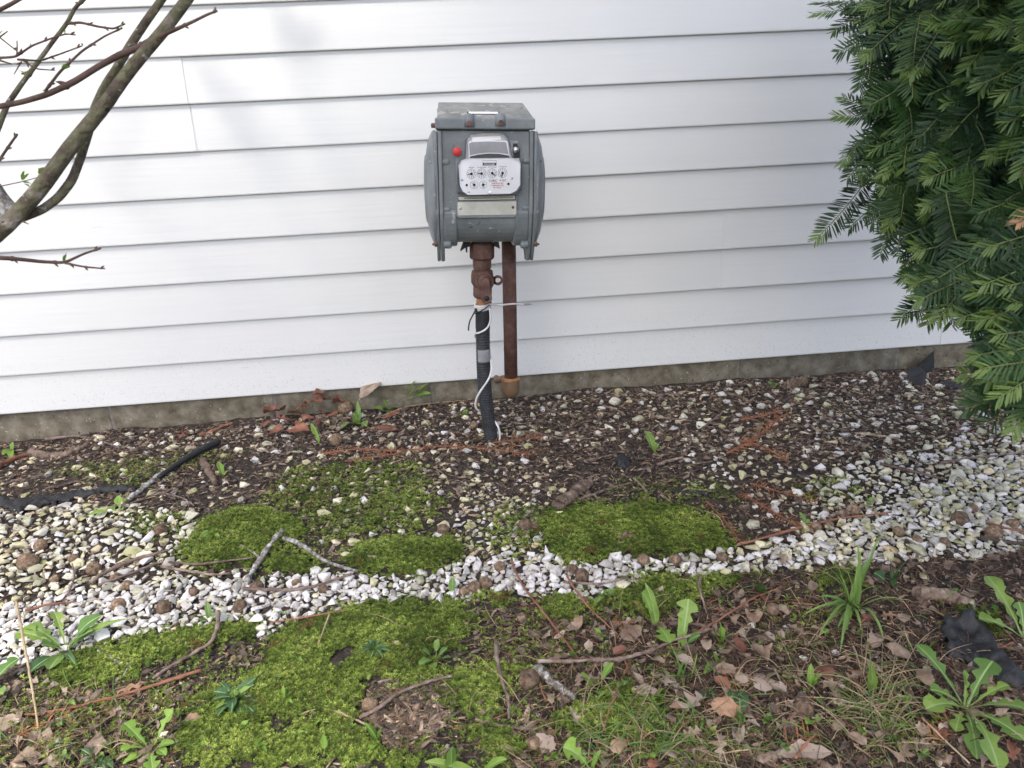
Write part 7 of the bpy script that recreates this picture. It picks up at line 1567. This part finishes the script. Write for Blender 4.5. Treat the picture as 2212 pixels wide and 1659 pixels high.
top_ = dist_pt(zs_(1110, -60)[0], zs_(1110, -60)[1], SD) - SO
for a, b, zt in ((430, 120, 1.10), (585, 10, 1.2), (210, 320, 1.10)):
    e_ = over(a, b, zt) - SO; mb = MB(); mb.tube(resample([top_, 0.5 * (top_ + e_) + np.array([0, 0, .22]), e_], 16), np.linspace(.012, .009, 16), 8); link('branch', mb.mesh('branch', MT['branch']), shrub)
def sleaf(pts, w, c='leaf_lime', d=0.0):
    a, b = dist_pt(*zs_(*pts[0]), SD + d), dist_pt(*zs_(*pts[1]), SD + d); wd = w * 0.3779 / FPX * (SD + d)
    V, F, M = leaf_geo(a - SO, b - SO + np.array([0, -.004, 0]), wd, 'oval', arch=0.1, fold=0.3, roll=random.uniform(-.8, .8), seed=int(pts[1][0])); mb = MB(); mb.v = [tuple(p) for p in V]; mb.f = F; mb.m = M; mb.t = [0.0] * len(F); mb.sm = [True] * len(F)
    link('leaf', mb.mesh('leaf', [MT[c], MT['midrib']]), shrub)
for p, w, d in [(((230, 1000), (262, 955)), 40, 0), (((240, 1000), (275, 975)), 34, 0), (((125, 1030), (150, 975)), 20, 0), (((130, 1030), (178, 990)), 16, 0), (((135, 1045), (205, 1060)), 26, 0), (((140, 1050), (180, 1068)), 18, 0), (((370, 1500), (390, 1445)), 22, .05), (((365, 1500), (375, 1455)), 14, .05), (((385, 1508), (435, 1535)), 16, .05),
                (((110, 405), (150, 425)), 30, .03), (((240, 345), (262, 335)), 18, .03), (((150, 350), (210, 350)), 14, .03), (((350, 400), (415, 380)), 26, -.02), (((355, 405), (385, 365)), 18, -.02), (((175, 262), (185, 250)), 12, .02), (((372, 195), (380, 170)), 10, .02), (((0, 195), (40, 175)), 20, 0), (((470, 262), (480, 250)), 12, -.02), (((690, 165), (715, 135)), 14, .1), (((270, 530), (245, 515)), 20, -.02)]:
    sleaf(p, w, d=d)
print('objects', len(bpy.data.objects))

# ================================================================== the tree behind the viewer whose crown keeps the sun off most of the wall
S3 = np.array(SUN_TO); tb = np.array([1.7, -4.3]); tz = float(h_base(*tb))
tree = thing('garden_tree', 'leafy garden tree standing behind the viewer, out of the picture', 'tree', (tb[0], tb[1], tz)); TO = np.array(tree.location)
mb = MB(); mb.tube(resample([(0, 0, -.1), (.02, 0, 1.2), (-.3, .2, 2.4), (-.8, .7, 3.6), (-1.0, 1.0, 4.9)], 24), np.linspace(.15, .04, 24), 12); link('trunk', mb.mesh('trunk', MT['branch']), tree)
r = np.random.default_rng(12); n = 14000
# clusters of leaves, thinning towards the west side
cl = r.normal(size=(150, 3)); cl /= np.linalg.norm(cl, axis=1)[:, None]; cl *= r.uniform(0.2, 1, (150, 1)) ** 0.4 * np.array([1.7, 1.3, 1.4])
ctr = np.array([0.9, 0, 0.25]) + S3 * 4.6
cl = cl + ctr; w_hit = cl - S3 * (cl[:, 1:2] / S3[1]); keep = (w_hit[:, 0] > 0.12) | ((w_hit[:, 0] > -1.3) & (w_hit[:, 2] < 0.15)) ; cl = cl[keep]
low = np.stack([r.uniform(-1.7, 0.2, 75), np.zeros(75), r.uniform(-0.8, 0.16, 75)], -1) + S3 * r.uniform(4.0, 5.2, (75, 1)); cl = np.concatenate([cl, low])
P = cl[r.integers(0, len(cl), n)] + r.normal(0, 0.16, (n, 3)); a = r.uniform(0, 6.28, n)
RR = np.einsum('nij,njk,nkl->nil', rotz(a), rotx(r.normal(0, 0.8, n)), roty(r.normal(0, 0.8, n))); LV = np.array([(-.5, 0, 0), (-.1, .32, .03), (.5, 0, -.04), (-.1, -.32, .03)]); LT = np.array([(0, 3, 1), (1, 3, 2)])
v, t, tt = scatter([(LV, LT)], np.zeros(n, int), RR, np.repeat(r.uniform(.08, .15, (n, 1)), 3, 1), P - TO, r.random(n)); o = link('crown', fast_mesh('crown', v, t, MT['leaf'], tt, True), tree); o['kind'] = 'stuff'
for k in range(0, len(cl), 5):
    mb = MB(); q = cl[k] - TO; st_ = np.array([-.7, .6, min(4.4, max(2.0, q[2] - 0.7))]); mb.tube(resample([st_, 0.5 * (st_ + q) + np.array([0, 0, .2]), q], 8), np.linspace(.035, .01, 8), 6); link('limb', mb.mesh('limb', MT['branch']), tree)
